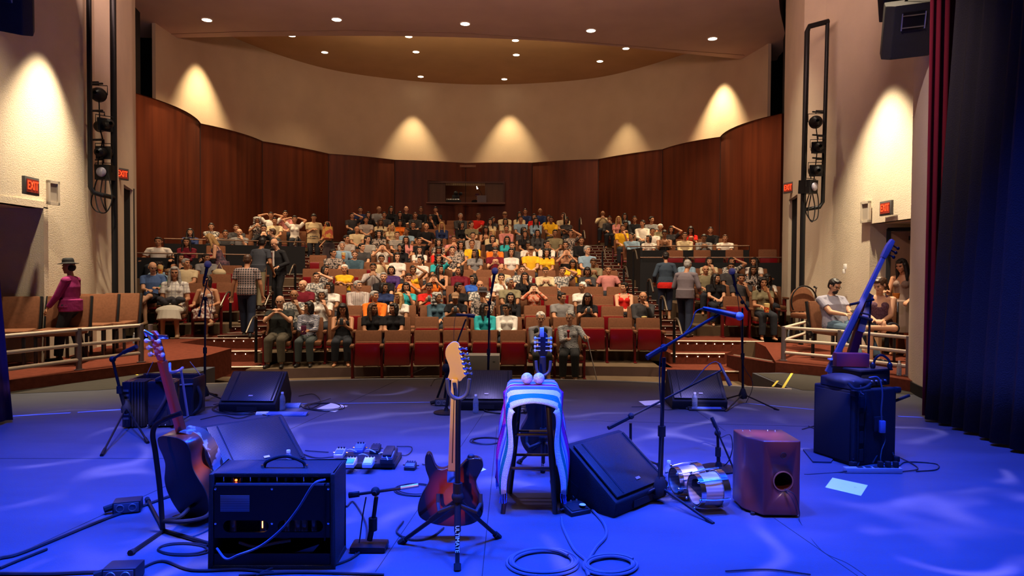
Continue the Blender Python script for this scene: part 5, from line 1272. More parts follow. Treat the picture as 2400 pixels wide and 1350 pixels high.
# ---- hanging speakers
def hang_speaker(p, rot, s, label):
    e = empty('hanging_speaker', p, 0, label, 'loudspeaker', rot=rot); e.scale = (s,) * 3
    mb = MB(); mb.prism([(-.21, -.16), (.21, -.16), (.30, .20), (.22, .30), (-.22, .30), (-.30, .20)], -.32, .32); mb.build('cabinet', mat('speaker_black', (.03, .028, .028), .7, bump=(90, .3)), e, bev=.015)
    mb = MB(); mb.box((0, .305, .12), (.26, .02, .22)); mb.build('connector_plate', M_blackgloss, e, bev=.004)
    mb = MB()
    for z in (.05, .19): mb.tube([(-.13, .318, z), (.13, .318, z)], .008)
    for x in (-.13, .13): mb.tube([(x, .318, .02), (x, .318, .22)], .008)
    mb.build('plate_frame', M_steel, e)
    mb = MB(); mb.box((0, -.165, 0), (.38, .02, .58)); mb.build('grille', M_black, e)
    mb = MB(); mb.tube([(0, .0, .32), (0, 0, .52), (.02, .03, 1.4)], .02); mb.build('hanger', M_blackmet, e)
hang_speaker(P(2118, 66, 8.6), (R(-26), R(4), R(168)), .98, 'large black loudspeaker hanging at top right')
hang_speaker(P(2112, -18, 8.9), (R(-26), R(4), R(150)), .9, 'loudspeaker above the larger hanging one at top right, mostly cut off')
hang_speaker(P(20, 2, 7.6), (R(-22), R(-6), R(200)), .95, 'black loudspeaker hanging in the top left corner')

# ---- rails
def railing(bases, hs, label, ext=None):
    e = empty('guard_rail', (0, 0, 0), 0, label, 'railing')
    for b_ in bases: mb = MB(); mb.tube([b_, b_ + V((0, 0, hs[0] + .02))], .038, 10); mb.lathe([(.06, 0), (.06, .012), (.04, .015)], 12, T(b_)); mb.build('post', mat('rail_post', (.22, .17, .17), .5, .3), e, smooth=True)
    for h in hs:
        mb = MB(); mb.tube([b_ + V((0, 0, h)) for b_ in ((ext or []) + bases)], .026, 10); mb.build('rail', M_rail, e, smooth=True)
g = [G(-120, 912, ZP), G(185, 867, ZP), G(331, 849, ZP)]
railing(g, (.56, .35, .14), 'pale three bar guard rail in front of left chairs')
mb = MB(); p_ = G(313, 845, ZP) + V((0, .5, 0)); mb.tube([p_, p_ + V((0, 0, .52))], .035, 10); tag(mb.build('rail_stub', mat('rail_post', (.2, .2, .2)), smooth=True), 'short pale post just behind the left rail end', 'post')
g = [G(1836, 845, ZP), G(1968, 858, ZP), G(2129, 881, ZP)]
railing(g, (.53, .33, .13), 'pale three bar guard rail in front of seated pair at right')
a = g[0]; b_ = P(1908, 757, 12.9); mb = MB(); mb.tube([a + V((0, 0, .53)), (b_.x, b_.y, a.z + .53)], .024, 10); mb.tube([a + V((0, 0, .33)), (b_.x, b_.y, a.z + .33)], .024, 10); tag(mb.build('side_rail', M_rail, smooth=True), 'pale side rail running back from right rail corner post', 'railing')

# ---- loose chairs
def chair(loc, rz, label, round_=False, s=1.0, group=None):
    e = empty('side_chair', loc, rz, label, 'chair', group); e.scale = (s,) * 3
    if round_:
        mb = MB(); mb.prism([(math.cos(a) * .23, .68 + math.sin(a) * .25) for a in [PI * k / 14 for k in range(15)]] + [(-.23, .50), (.23, .50)], -.025, .025, T((0, .21, 0), rx=-.08), ax='Y'); mb.build('backrest', M_uph, e, bev=.012)
        mb = MB(); mb.tube([(math.cos(a) * .245, .21, .68 + math.sin(a) * .265) for a in [-.6 + (PI + 1.2) * k / 18 for k in range(19)]], .013); mb.build('back_frame', M_blackmet, e)
    else:
        MB().box((0, .0, .26), (.53, .07, .50), T((0, .22, .42), rx=-R(12))).build('backrest', M_uph, e, bev=.03)
        for s_ in (-1, 1): MB().box((s_ * .275, .01, .22), (.035, .05, .58), T((0, .23, .42), rx=-R(12))).build('back_post', M_blackgloss, e, bev=.01)
    MB().box((0, -.03, .445), (.52, .50, .09)).build('seat', M_uph, e, bev=.03)
    for sx_ in (-1, 1):
        for y_, k in ((-.24, 1), (.22, 1)): MB().box((sx_ * .235, y_, .20), (.035, .045, .40)).build('leg', M_blackgloss, e, bev=.006)
    return e
for px, Y, rz, l_ in ((20, 9.75, .32, 'brown upholstered chair behind left rail, nearest the edge'), (144, 10.05, .30, 'brown upholstered chair in front of the left door jamb'), (213, 11.0, .22, 'brown upholstered chair partly hidden by magenta blouse'), (267, 11.45, .15, 'brown upholstered chair at far end of left rail')):
    q_ = PX(px, Y); chair((q_[0], q_[1], ZP), rz, l_, s=1.08, group='upholstered chairs behind the left rail')
q_ = PX(1903, 12.5); chair((q_[0], q_[1], ZP + .15), .2, 'empty round backed brown chair beside folded walker', True, 1.08)
chair((rp1[0], rp1[1] + .05, ZP), .25, 'dark chair under bearded person at right rail', s=1.02)
chair((rp2[0], rp2[1] + .05, ZP), -.5, 'dark chair under person in mauve tank top', s=1.03)
wk = empty('walker', (PX(1897, 13.1)[0], 13.1, ZP + .15), .1, 'folded wheeled walker behind the round backed chair', 'walker')
mb = MB()
for x in (-.12, .12): mb.tube([(x - .04, .1, 0), (x, .05, .6), (x + .02, 0, .98), (x - .05, -.12, 1.0)], .013)
mb.build('frame', M_steel, wk); mb = MB()
for x in (-.12, .12): mb.tube([(x + .02, 0, .98), (x - .10, -.14, 1.0)], .02)
mb.build('grips', M_black, wk)
for x in (-.16, .08): MB().lathe([(.09, -.015), (.09, .015)], 16, T((x, .1, .09), ry=PI / 2)).build('wheel', M_black, wk)
# small table by the right door
tb = empty('side_table', (PX(2085, 12.1)[0], 12.05, .1), 0, 'small pale wooden table behind the person in tank top', 'table')
MB().box((.1, 0, .95), (.9, .5, .05)).build('table_top', mat('pale_wood', (.5, .34, .2), .5), tb)
for x in (-.3, .5): MB().box((x, 0, .46), (.06, .45, .92)).build('leg', mat('pale_wood', (.5, .34, .2)), tb)

# ---- curtains
def curtain(name, path, top, m, label, amp=.06, freq=9, lean=(0, 0), z0=.03):
    pts = spline([V((p[0], p[1], 0)) for p in path], 26); n = len(pts); vs = []; NZ = 12
    for k in range(NZ + 1):
        z = z0 + (top - z0) * k / NZ
        s = 0
        for i, p in enumerate(pts):
            t = (pts[min(i + 1, n - 1)] - pts[max(i - 1, 0)]).normalized(); s = i
            w_ = math.sin(s * freq / 26 * 2 * PI + .25 * math.sin(z * .8)) * amp * (1 - .25 * k / NZ) + .3 * amp * math.sin(s * freq * 2.7 / 26)
            q_ = p + V((t.y, -t.x, 0)) * w_ + V((lean[0] * z, lean[1] * z, z)); vs.append((q_.x, q_.y, q_.z))
    fs = [(k * n + i, k * n + i + 1, (k + 1) * n + i + 1, (k + 1) * n + i) for k in range(NZ) for i in range(n - 1)]
    mb = MB(); mb.add(vs, fs); o = mb.build(name, m, smooth=True); so = o.modifiers.new('s', 'SOLIDIFY'); so.thickness = .012
    return tag(o, label, 'curtain')
curtain('stage_curtain', [(4.41, 7.2), (4.45, 6.6), (4.40, 5.9), (4.46, 5.2), (4.5, 4.4), (4.6, 3.4), (4.8, 2.2)], 7.2, M_curt, 'tall navy velvet stage curtain along right edge', .055, 3.2, (.052, 0))
curtain('curtain_lining', [(4.43, 7.33), (4.62, 7.36), (4.9, 7.5)], 7.2, mat('crimson_lining', (.22, .006, .02), .9), 'crimson curtain edge showing left of the navy curtain', .015, 2)
curtain('stage_curtain', [(-5.02, 6.85), (-5.2, 6.5), (-5.25, 5.9), (-5.4, 5.0)], 7.2, mat('plum_velvet', (.05, .012, .04), .95), 'dark plum curtain edge at far left', .03, 2.2, (-.08, 0))

# ---- floor tapes
def tape(pts, w_, m, label, z=.002):
    mb = MB()
    for a, b_ in zip(pts[:-1], pts[1:]):
        d = (b_ - a).normalized(); nn = V((-d.y, d.x, 0)) * w_ / 2; zz = V((0, 0, z)); z2 = V((0, 0, z + .001))
        mb.add([a - nn + zz, b_ - nn + zz, b_ + nn + zz, a + nn + zz, a - nn + z2, b_ - nn + z2, b_ + nn + z2, a + nn + z2], [(0, 3, 2, 1), (4, 5, 6, 7), (0, 1, 5, 4), (1, 2, 6, 5), (2, 3, 7, 6), (3, 0, 4, 7)])
    return tag(mb.build('floor_tape', m), label, 'tape')
tape([G(22, 976), G(165, 968)], .05, M_tapeb, 'blue tape strip on floor beside left curtain')
tape([G(182, 967), G(285, 960)], .05, M_tapeb, 'blue tape strip left of the small mic stand')
tape([G(700, 947), G(1020, 943)], .03, M_tapeb, 'long blue tape line across centre of stage')
tape([G(1740, 945), G(1925, 962)], .03, M_tapeb, 'blue tape line right of the rear mic stand')
tape([G(2105, 976), G(2165, 979)], .04, M_tapeb, 'short blue tape beside right curtain')
tape([G(1835, 910), G(1861, 868)], .035, M_tapey, 'yellow tape line on right apron edge', .005)
tape([G(1811, 907), G(1823, 893)], .03, M_tapey, 'short yellow tape line left of the longer one', .005)
tape([G(322, 880), G(310, 868)], .03, M_tapey, 'yellow tape mark behind the accordion case', .005)

# ================================================================= stage gear
def frame(o_, up, back):
    """matrix: local z = up, local -y = back (the side seen)"""
    z = V(up).normalized(); y = -V(back); y = (y - z * y.dot(z)).normalized(); x = y.cross(z)
    M = Matrix((x, y, z)).transposed().to_4x4(); M.translation = V(o_); return M
M_cab = mat('cab_tolex', (.010, .010, .012), .6, bump=(220, .35), spec=.3)
M_blk2 = mat('satin_black', (.016, .016, .02), .45, spec=.4)
M_cable = mat('cable_rubber', (.018, .018, .022), .45)
M_grille = bpy.data.materials.new('perforated_grille'); M_grille.use_nodes = True
nt = M_grille.node_tree; bs = nt.nodes['Principled BSDF']; L = nt.links.new
tc = nt.nodes.new('ShaderNodeTexCoord'); mp = nt.nodes.new('ShaderNodeMapping'); mp.inputs[3].default_value = (110, 110, 110)
fr = nt.nodes.new('ShaderNodeVectorMath'); fr.operation = 'FRACTION'; sb_ = nt.nodes.new('ShaderNodeVectorMath'); sb_.operation = 'SUBTRACT'; sb_.inputs[1].default_value = (.5, .5, .5)
sp_ = nt.nodes.new('ShaderNodeSeparateXYZ'); cb_ = nt.nodes.new('ShaderNodeCombineXYZ'); ln_ = nt.nodes.new('ShaderNodeVectorMath'); ln_.operation = 'LENGTH'
gt = nt.nodes.new('ShaderNodeMath'); gt.operation = 'GREATER_THAN'; gt.inputs[1].default_value = .33
L(tc.outputs['Object'], mp.inputs[0]); L(mp.outputs[0], fr.inputs[0]); L(fr.outputs[0], sb_.inputs[0]); L(sb_.outputs[0], sp_.inputs[0]); L(sp_.outputs[0], cb_.inputs[0]); L(sp_.outputs[2], cb_.inputs[1]); L(cb_.outputs[0], ln_.inputs[0]); L(ln_.outputs['Value'], gt.inputs[0])
mx = nt.nodes.new('ShaderNodeMix'); mx.data_type = 'RGBA'; mx.inputs[6].default_value = (.004, .004, .005, 1); mx.inputs[7].default_value = (.10, .095, .10, 1); L(gt.outputs[0], mx.inputs[0]); L(mx.outputs[2], bs.inputs['Base Color'])
bs.inputs['Roughness'].default_value = .33; bs.inputs['Metallic'].default_value = .5; bp = nt.nodes.new('ShaderNodeBump'); bp.inputs['Strength'].default_value = .5; bp.inputs['Distance'].default_value = .003; L(gt.outputs[0], bp.inputs['Height']); L(bp.outputs[0], bs.inputs['Normal'])

def wedge(tc_, rz, label, W=.62, badge=True):
    o_ = V((tc_[0], tc_[1], 0)) - Matrix.Rotation(rz, 3, 'Z') @ V((0, .13, 0))
    e = empty('floor_monitor', o_, rz, label, 'stage monitor', 'wedge monitors on the stage')
    prof = [(-.26, 0), (-.28, .10), (.11, .39), (.14, .40), (.28, .12), (.24, 0)]
    mb = MB(); mb.prism([(y, z) for y, z in prof], -W / 2, W / 2, ax='X'); mb.build('cabinet', M_cab, e, bev=.012)
    a, b_ = V((0, -.262, .122)), V((0, .095, .385)); d = (b_ - a); ang = math.atan2(d.z, d.y); Lg = d.length
    o = MB().box((0, Lg / 2, 0), (W - .05, Lg, .012)).build('grille', M_grille, e, bev=.003); o.location = a + V((0, -.006, .008)); o.rotation_euler = (ang, 0, 0)
    for sx_ in (-W / 2 + .10, W / 2 - .05): o = MB().box((sx_, Lg / 2, .008), (.012, Lg - .02, .006)).build('grille_seam', M_black, e); o.location = a + V((0, -.006, .008)); o.rotation_euler = (ang, 0, 0)
    if badge: o = MB().box((0, .07, .010), (.045, .018, .006)).build('badge', M_steel, e); o.location = a + V((.02, -.006, .008)); o.rotation_euler = (ang, 0, 0)
    for s in (-1, 1): MB().prism([(.02, .13), (.10, .17), (.13, .10), (.04, .07)], s * (W / 2 - .004), s * (W / 2 + .002), ax='X').build('side_handle', M_black, e)
    MB().box((0, -.268, .045), (.22, .02, .045)).build('front_handle', M_black, e)
    return e
wedge((-2.87, 7.78), 0, 'black wedge monitor at rear left, bottle at its right corner')
wedge((-.30, 7.98), 0, 'black wedge monitor at rear centre behind the middle mic stand')
wedge((2.16, 8.1), -.06, 'black wedge monitor at rear right with two marks on lip')
wedge((-2.06, 5.22), .80, 'angled black wedge monitor right behind the guitar amplifier', .64)
wedge((.585, 4.76), .80, 'angled black wedge monitor right of the blanket covered stool', .62)

def mic(a, b_, r=.03, parent=None, body=.013, name='microphone', col=None, label=None):
    """ball head at b, handle back to a"""
    a, b_ = V(a), V(b_); e = empty(name, (0, 0, 0)) if parent is None else parent
    mb = MB(); d = (b_ - a).normalized(); mb.tube([a, a + d * .02, b_ - d * r * 1.1, b_ - d * r * .8], [body * .8, body, body * 1.5, r * .85], 12); mb.build('mic_handle', M_blk2, e, smooth=True)
    mb = MB(); mb.ball(b_, r, 14, 10); mb.build('mic_head', mat('mic_mesh', (.34, .34, .36), .5, .2, bump=(900, .4)), e, smooth=True)
    return e
def pencil(a, b_, parent, r=.011, m=None):
    a, b_ = V(a), V(b_); mb = MB(); mb.tube([a, b_], r, 12); return mb.build('mic_body', m or M_blk2, parent, smooth=True)
def stand(base, top, label, kind='tripod', legs=None, r=.011):
    base = V(base); top = V(top); e = empty('microphone_stand', (0, 0, 0), 0, label, 'microphone stand', 'microphone stands')
    mid = base.lerp(top, .5)
    mb = MB(); mb.tube([base + V((0, 0, .05)), mid], r * 1.35, 10); mb.build('lower_tube', M_blackmet, e, smooth=True)
    mb = MB(); mb.tube([mid - V((0, 0, .04)), mid + V((0, 0, .03))], r * 2, 10); mb.build('clutch', M_black, e, smooth=True)
    mb = MB(); mb.tube([mid, top], r, 10); mb.build('upper_tube', M_blackmet, e, smooth=True)
    if kind == 'round': MB().lathe([(.14, 0), (.14, .012), (.12, .02), (.03, .028), (.02, .06)], 24, T(base)).build('round_base', M_blackmet, e, smooth=True)
    elif kind == 'block': MB().box(base + V((0, 0, .018)), (.20, .13, .036)).build('block_base', M_blackmet, e, bev=.015)
    else:
        MB().lathe([(.045, .06), (.05, .10), (.025, .17), (.018, .18)], 14, T(base)).build('hub', M_black, e, smooth=True)
        for lf in legs or [(.32, -.1), (-.3, -.12), (0, .33)]:
            lf = V(lf) if len(lf) == 3 else base + V((lf[0], lf[1], .012)); mb = MB(); mb.tube([base + V((0, 0, .11)), lf], .009, 8); mb.tube([lf.lerp(base, .12) + V((0, 0, .012)), lf], .014, 8); mb.build('leg', M_blackmet, e, smooth=True)
    return e
def boom(e, a, b_, piv=None, r=.008):
    mb = MB(); mb.tube([a, b_], r, 8); d = (V(b_) - V(a)); mb.tube([a, V(a) + d * .18], r * 1.9, 8); mb.build('boom_arm', M_blackmet, e, smooth=True)
    if piv is not None: mb = MB(); mb.ball(piv, .026, 10, 8); mb.tube([V(piv) + V((0, -.04, 0)), V(piv) + V((0, .04, 0))], .012, 8); mb.build('boom_clamp', M_black, e, smooth=True)
def wire(parent, pts, r=.004, name='cable', m=None): mb = MB(); mb.tube(spline(pts, 6), r, 6); return mb.build(name, m or M_cable, parent, smooth=True)
# rear left, rear centre, rear right vocal stands
b0 = G(480, 940); t0 = P(481, 700, b0.y); e = stand(b0, t0, 'tall vocal mic stand at rear left with short boom')
boom(e, P(466, 742, b0.y), P(486, 655, b0.y), t0); mic(P(477, 665, b0.y), P(487, 619, b0.y - .02), .042, e); wire(e, [P(478, 668, b0.y - .02), P(496, 690, b0.y - .05), P(494, 735, b0.y - .05), P(484, 700, b0.y - .03), P(482, 800, b0.y - .02), P(481, 930, b0.y - .02)])
b0 = G(1143, 938); t0 = P(1147, 710, b0.y); e = stand(b0, t0, 'tall vocal mic stand at rear centre')
boom(e, P(1143, 745, b0.y), P(1157, 655, b0.y), t0); mic(P(1151, 690, b0.y), P(1160, 635, b0.y - .02), .042, e); wire(e, [P(1151, 690, b0.y - .02), P(1146, 720, b0.y - .04), P(1149, 800, b0.y - .03), P(1144, 920, b0.y - .02), G(1165, 962)])
b0 = G(1741, 945); t0 = P(1740, 722, b0.y); e = stand(b0, t0, 'tall vocal mic stand at rear right with tripod base', legs=[G(1700, 965), G(1825, 962), G(1700, 935)])
boom(e, P(1754, 727, b0.y), P(1718, 665, b0.y), P(1740, 708, b0.y)); mic(P(1728, 690, b0.y), P(1716, 636, b0.y - .02), .042, e); wire(e, [P(1728, 690, b0.y), P(1736, 760, b0.y - .03), P(1741, 850, b0.y - .03), P(1762, 890, b0.y - .02), P(1762, 915, b0.y), G(1748, 945)])
# big boom stand in front of the right wedge
b0 = G(1546, 1178); t0 = P(1556, 838, b0.y); e = stand(b0, t0, 'near boom mic stand right of centre, arm reaching up right', legs=[G(1416, 1204), G(1672, 1228), G(1550, 1150)], r=.013)
pa, pb_ = P(1516, 838, b0.y - .1), P(1692, 732, b0.y + .1); boom(e, pa, pb_, P(1556, 815, b0.y - .03), .010)
mic(P(1648, 722, b0.y + .1), P(1733, 741, b0.y + .02), .029, e, .014); wire(e, [P(1648, 722, b0.y + .1), P(1630, 732, b0.y + .08), P(1618, 765, b0.y + .05), P(1590, 795, b0.y), P(1552, 822, b0.y - .06), P(1546, 900, b0.y - .02), P(1552, 1000, b0.y - .02), P(1543, 1150, b0.y - .02)], .0045)
# low boom stand behind the right wedge
b0 = G(1478, 1098); t0 = P(1478, 992, b0.y); e = stand(b0, t0, 'low boom mic stand behind right wedge, mic pointing down', legs=[(.25, .05), (-.2, .2), (0, -.2)])
boom(e, P(1426, 1003, b0.y - .1), P(1690, 868, 5.9), P(1479, 975, b0.y), .009); pencil(P(1686, 852, 5.85), P(1704, 887, 5.8), e, .012, M_blk2); pencil(P(1702, 884, 5.8), P(1712, 904, 5.78), e, .017)
wire(e, [P(1686, 852, 5.85), P(1675, 848, 5.85), P(1655, 860, 5.8), P(1620, 900, 5.7), P(1585, 920, 5.65)], .004)
# left low tripod mic
b0 = G(297, 1005); t0 = P(264, 842, b0.y - .1); e = stand(b0 + V((0, 0, .10)), t0, 'short tripod mic stand at left beside accordion', legs=[G(238, 1070) + V((0, 0, .01)), G(347, 1040) + V((0, 0, .01)), G(380, 990) + V((0, 0, .01))], r=.014)
mb = MB(); mb.ball(t0, .03, 10, 8); mb.build('joint', M_black, e, smooth=True); pencil(t0, P(296, 822, b0.y - .2), e, .012); pencil(P(290, 826, b0.y - .2), P(320, 812, b0.y - .25), e, .020)
# drum mic
b0 = G(1684, 1100); t0 = P(1682, 1015, b0.y); e = stand(b0, t0, 'short mic stand with angled pencil mic beside drums', 'round')
boom(e, P(1668, 980, b0.y - .05), P(1720, 1100, b0.y - .2), t0, .007); pencil(P(1668, 978, b0.y - .05), P(1682, 1008, b0.y - .08), e, .013); wire(e, [P(1690, 1025, b0.y - .1), P(1712, 1020, b0.y - .1), P(1715, 1060, b0.y - .1), P(1690, 1095, b0.y), G(1600, 1105), G(1640, 1125)], .004)
# amp mic
b0 = G(866, 1287); t0 = P(882, 1165, b0.y); e = stand(b0, t0, 'short mic stand with heavy block base right of amplifier', 'block', r=.012)
boom(e, P(818, 1161, b0.y), P(950, 1143, b0.y), P(880, 1152, b0.y), .009); pencil(P(940, 1144, b0.y), P(981, 1137, b0.y), e, .012, mat('mic_silver', (.4, .4, .42), .35, .8)); wire(e, [P(858, 1165, b0.y), P(850, 1210, b0.y), P(842, 1270, b0.y), G(832, 1300)], .004)
# centre rear stand with horizontal mic
b0 = G(1046, 968); t0 = P(1058, 838, b0.y); e = stand(b0, t0, 'round based mic stand at rear centre with horizontal mic', 'round')
boom(e, t0, P(1092, 748, b0.y), t0, .009); pencil(P(1070, 737, b0.y), P(1100, 739, b0.y), e, .014); pencil(P(1096, 739, b0.y), P(1113, 741, b0.y), e, .022); wire(e, [P(1068, 737, b0.y), P(1064, 770, b0.y), P(1063, 840, b0.y - .03), P(1052, 940, b0.y - .03)], .003)
b1 = G(1040, 948); e = empty('small_tripod', (0, 0, 0), 0, 'small dark tripod clamp left of pale guitar headstock', 'tripod')
for x_ in (-.09, .0, .10): mb = MB(); mb.tube([P(1052, 858, b1.y), G(1040 + x_ * 210, 948 - abs(x_) * 60)], .014, 8); mb.build('leg', M_blackmet, e, smooth=True)
mb = MB(); mb.ball(P(1048, 862, b1.y), .06, 10, 8); mb.ball(P(1050, 845, b1.y), .04, 10, 8); mb.build('head', M_black, e, smooth=True)

# ---- guitars
def outline_mesh(pts, d0, d1, M=None, bev=.01, dome=0):
    mb = MB(); mb.prism(pts, d0, d1, M, ax='Y'); return mb
def guitar(bottom, top, back, kind, label):
    bottom, top = V(bottom), V(top); Lg = (top - bottom).length; M = frame(bottom, top - bottom, back)
    e = empty('guitar', (0, 0, 0), 0, label, 'guitar'); e.matrix_world = M
    if kind == 'tele':
        px_ = [(1047, 1090), (1035, 1094), (1022, 1090), (1015, 1075), (1010, 1062), (1003, 1057), (997, 1064), (996, 1080), (999, 1098), (1006, 1118), (1003, 1132), (992, 1152), (984, 1175), (982, 1195), (988, 1211), (1006, 1222), (1030, 1228), (1060, 1230), (1090, 1227), (1112, 1219), (1126, 1205), (1131, 1185), (1126, 1160), (1116, 1137), (1113, 1118), (1120, 1100), (1127, 1084), (1124, 1070), (1110, 1063), (1092, 1068), (1078, 1083), (1068, 1092)]
        s = Lg / (1228 - 798); pts = [((x - 1058) * s, (1228 - y) * s) for x, y in px_]
        pts = [(p.x, p.y) for p in spline([V((a, b_, 0)) for a, b_ in pts + pts[:1]], 3)[:-1]]
        m = bpy.data.materials.new('sunburst_lacquer'); m.use_nodes = True; nt = m.node_tree; bs = nt.nodes['Principled BSDF']; L = nt.links.new
        tc = nt.nodes.new('ShaderNodeTexCoord'); mp = nt.nodes.new('ShaderNodeMapping'); mp.inputs[1].default_value = (0, 0, -.19); mp.inputs[3].default_value = (6.2, 0, 4.4)
        mp.vector_type = 'POINT'; gr = nt.nodes.new('ShaderNodeVectorMath'); gr.operation = 'LENGTH'
        sub = nt.nodes.new('ShaderNodeVectorMath'); sub.operation = 'SUBTRACT'; sub.inputs[1].default_value = (0, 0, .18); ml = nt.nodes.new('ShaderNodeVectorMath'); ml.operation = 'MULTIPLY'; ml.inputs[1].default_value = (6.0, 0, 4.6)
        L(tc.outputs['Object'], sub.inputs[0]); L(sub.outputs[0], ml.inputs[0]); L(ml.outputs[0], gr.inputs[0])
        rp = nt.nodes.new('ShaderNodeValToRGB'); rp.color_ramp.elements[0].position = .0; rp.color_ramp.elements[0].color = (.75, .20, .03, 1); rp.color_ramp.elements[1].position = .95; rp.color_ramp.elements[1].color = (.008, .006, .008, 1)
        k = rp.color_ramp.elements.new(.45); k.color = (.42, .04, .02, 1); L(gr.outputs['Value'], rp.inputs[0]); L(rp.outputs[0], bs.inputs['Base Color']); bs.inputs['Roughness'].default_value = .22; bs.inputs['Coat Weight'].default_value = .5
        outline_mesh(pts, -.022, .022).build('body', m, e, bev=.008, seg=3)
        Mm = mat('maple', (.80, .50, .17), .35, coat=.3)
        zt = (1228 - 882) * s; zb = (1228 - 1095) * s
        mb = MB(); mb.prism([(-.024, zb), (.024, zb), (.019, zt), (-.019, zt)], -.03, -.008, ax='Y'); mb.build('neck', Mm, e, bev=.009, seg=3)
        MB().prism([(-.003, zb + .05), (.003, zb + .05), (.002, zt - .05), (-.002, zt - .05)], -.0315, -.029, ax='Y').build('neck_stripe', mat('walnut', (.05, .02, .01), .5), e)
        MB().box((0, -.026, zb - .035), (.055, .01, .07)).build('neck_plate', M_chrome, e, bev=.004)
        hp = [(1045, 885), (1050, 866), (1047, 850), (1040, 832), (1041, 815), (1050, 803), (1060, 799), (1069, 804), (1072, 818), (1078, 840), (1086, 862), (1089, 872), (1080, 880), (1072, 888)]
        ps = [((x - 1062) * s, (1228 - y) * s) for x, y in hp]; ps = [(p.x, p.y) for p in spline([V((a, b_, 0)) for a, b_ in ps + ps[:1]], 3)[:-1]]
        MB().prism(ps, -.012, .003, ax='Y').build('headstock', Mm, e, bev=.003)
        for i in range(6):
            x, z = (1072 + i * 2.6 - 1062) * s, (1228 - 812 - i * 11.0) * s; mb = MB(); mb.lathe([(.010, 0), (.010, .014), (.006, .016)], 12, T((x, -.010, z), rx=PI / 2)); mb.box((x + .008, -.018, z), (.022, .010, .010)); mb.tube([(x + .01, -.018, z), (x + .028, -.018, z - .002)], .0035); mb.ball((x + .034, -.018, z - .002), (.008, .005, .008), 10, 6); mb.build('tuning_peg', M_chrome, e, smooth=True)
        mb = MB(); mb.box((.105, .0, .405), (.05, .035, .02)); mb.ball((.105, 0, .42), (.022, .016, .016)); mb.build('tuner_clip', M_blk2, e, bev=.004)
        return e
    # acoustic type
    W_ = .20 if kind == 'acoustic' else .17; H_ = .56 if kind == 'acoustic' else .46; D_ = .10
    half = [(0, 0), (.55, .012), (.85, .07), (1.0, .15), (.97, .22), (.80, .28), (.68, .33), (.70, .38), (.77, .43), (.70, .48), (.40, .50), (.0, .503)]
    pts = [(x * W_, z * H_ / .5) for x, z in half] ; pts = pts + [(-x, z) for x, z in pts[1:-1]][::-1]
    pts = [(p.x, p.y) for p in spline([V((a, b_, 0)) for a, b_ in pts + pts[:1]], 3)[:-1]]
    mb = MB(); mb.prism(pts, -D_ / 2 + .004, D_ / 2 - .004, ax='Y'); mb.build('body_sides', mat('amber_side', (.36, .06, .02), .3, pattern='grain', col2=(.2, .03, .01), ps=9, coat=.4) if kind == 'acoustic' else mat('dark_side', (.02, .02, .03), .4), e, bev=.004)
    mb = MB(); mb.prism(pts, -D_ / 2 - .001, -D_ / 2 + .006, ax='Y'); mb.build('back_plate', mat('dark_back', (.028, .016, .016), .45, spec=.35), e, bev=.003)
    mb = MB(); mb.prism(pts, D_ / 2 - .006, D_ / 2 + .001, ax='Y'); mb.build('soundboard', mat('spruce', (.5, .3, .13), .35), e, bev=.003)
    zt = Lg - .19; nm = mat('red_neck', (.42, .055, .015), .3, coat=.4) if kind == 'acoustic' else mat('dark_side', (.02, .02, .03))
    mb = MB(); mb.prism([(-.030, H_ - .03), (.030, H_ - .03), (.025, zt), (-.025, zt)], .0, .045, ax='Y'); mb.build('neck', nm, e, bev=.012, seg=3)
    mb = MB(); mb.prism([(-.027, zt), (.027, zt), (.037, zt + .03), (.036, zt + .16), (.018, zt + .185), (-.018, zt + .185), (-.036, zt + .16), (-.037, zt + .03)], .012, .030, ax='Y'); mb.build('headstock', nm, e, bev=.003)
    for i in range(4 if kind != 'acoustic' else 3):
        for s_ in (-1, 1):
            z = zt + .045 + i * (.032 if kind != 'acoustic' else .042); mb = MB(); mb.tube([(s_ * .02, .0, z), (s_ * .052, .0, z)], .004); mb.ball((s_ * .060, -.002, z), (.010, .014, .014), 10, 8); mb.build('tuning_peg', mat('pearl', (.8, .76, .74), .25), e, smooth=True)
    if kind == 'acoustic':
        mb = MB(); mb.tube([(-.03, -.01, zt + .165), (0, -.03, zt + .20), (.03, -.01, zt + .165)], .010); mb.box((.06, .02, zt + .15), (.12, .012, .022), T((0, 0, 0))); mb.build('capo', M_chrome, e, bev=.003)
        mb = MB(); st = spline([(.02, .03, H_ + .02), (.10, .07, H_ - .02), (.155, .085, H_ - .12), (.15, .095, H_ - .25), (.17, .085, .14), (.10, .07, .02)], 6)
        for a, b_ in zip(st[:-1], st[1:]):
            w0 = V((.012, -.045, .0)); mb.add([a - w0, b_ - w0, b_ + w0, a + w0, a - w0 + V((.006, .004, 0)), b_ - w0 + V((.006, .004, 0)), b_ + w0 + V((.006, .004, 0)), a + w0 + V((.006, .004, 0))], [(0, 3, 2, 1), (4, 5, 6, 7), (0, 1, 5, 4), (2, 3, 7, 6)])
        mb.build('strap', mat('woven_strap', (.30, .28, .32), .6, pattern='floral', col2=(.10, .05, .03), ps=14), e)
    else: mb = MB(); mb.box((-.01, -.01, zt + .19), (.03, .03, .07)); mb.build('tuner_clip', M_white, e, bev=.003)
    return e
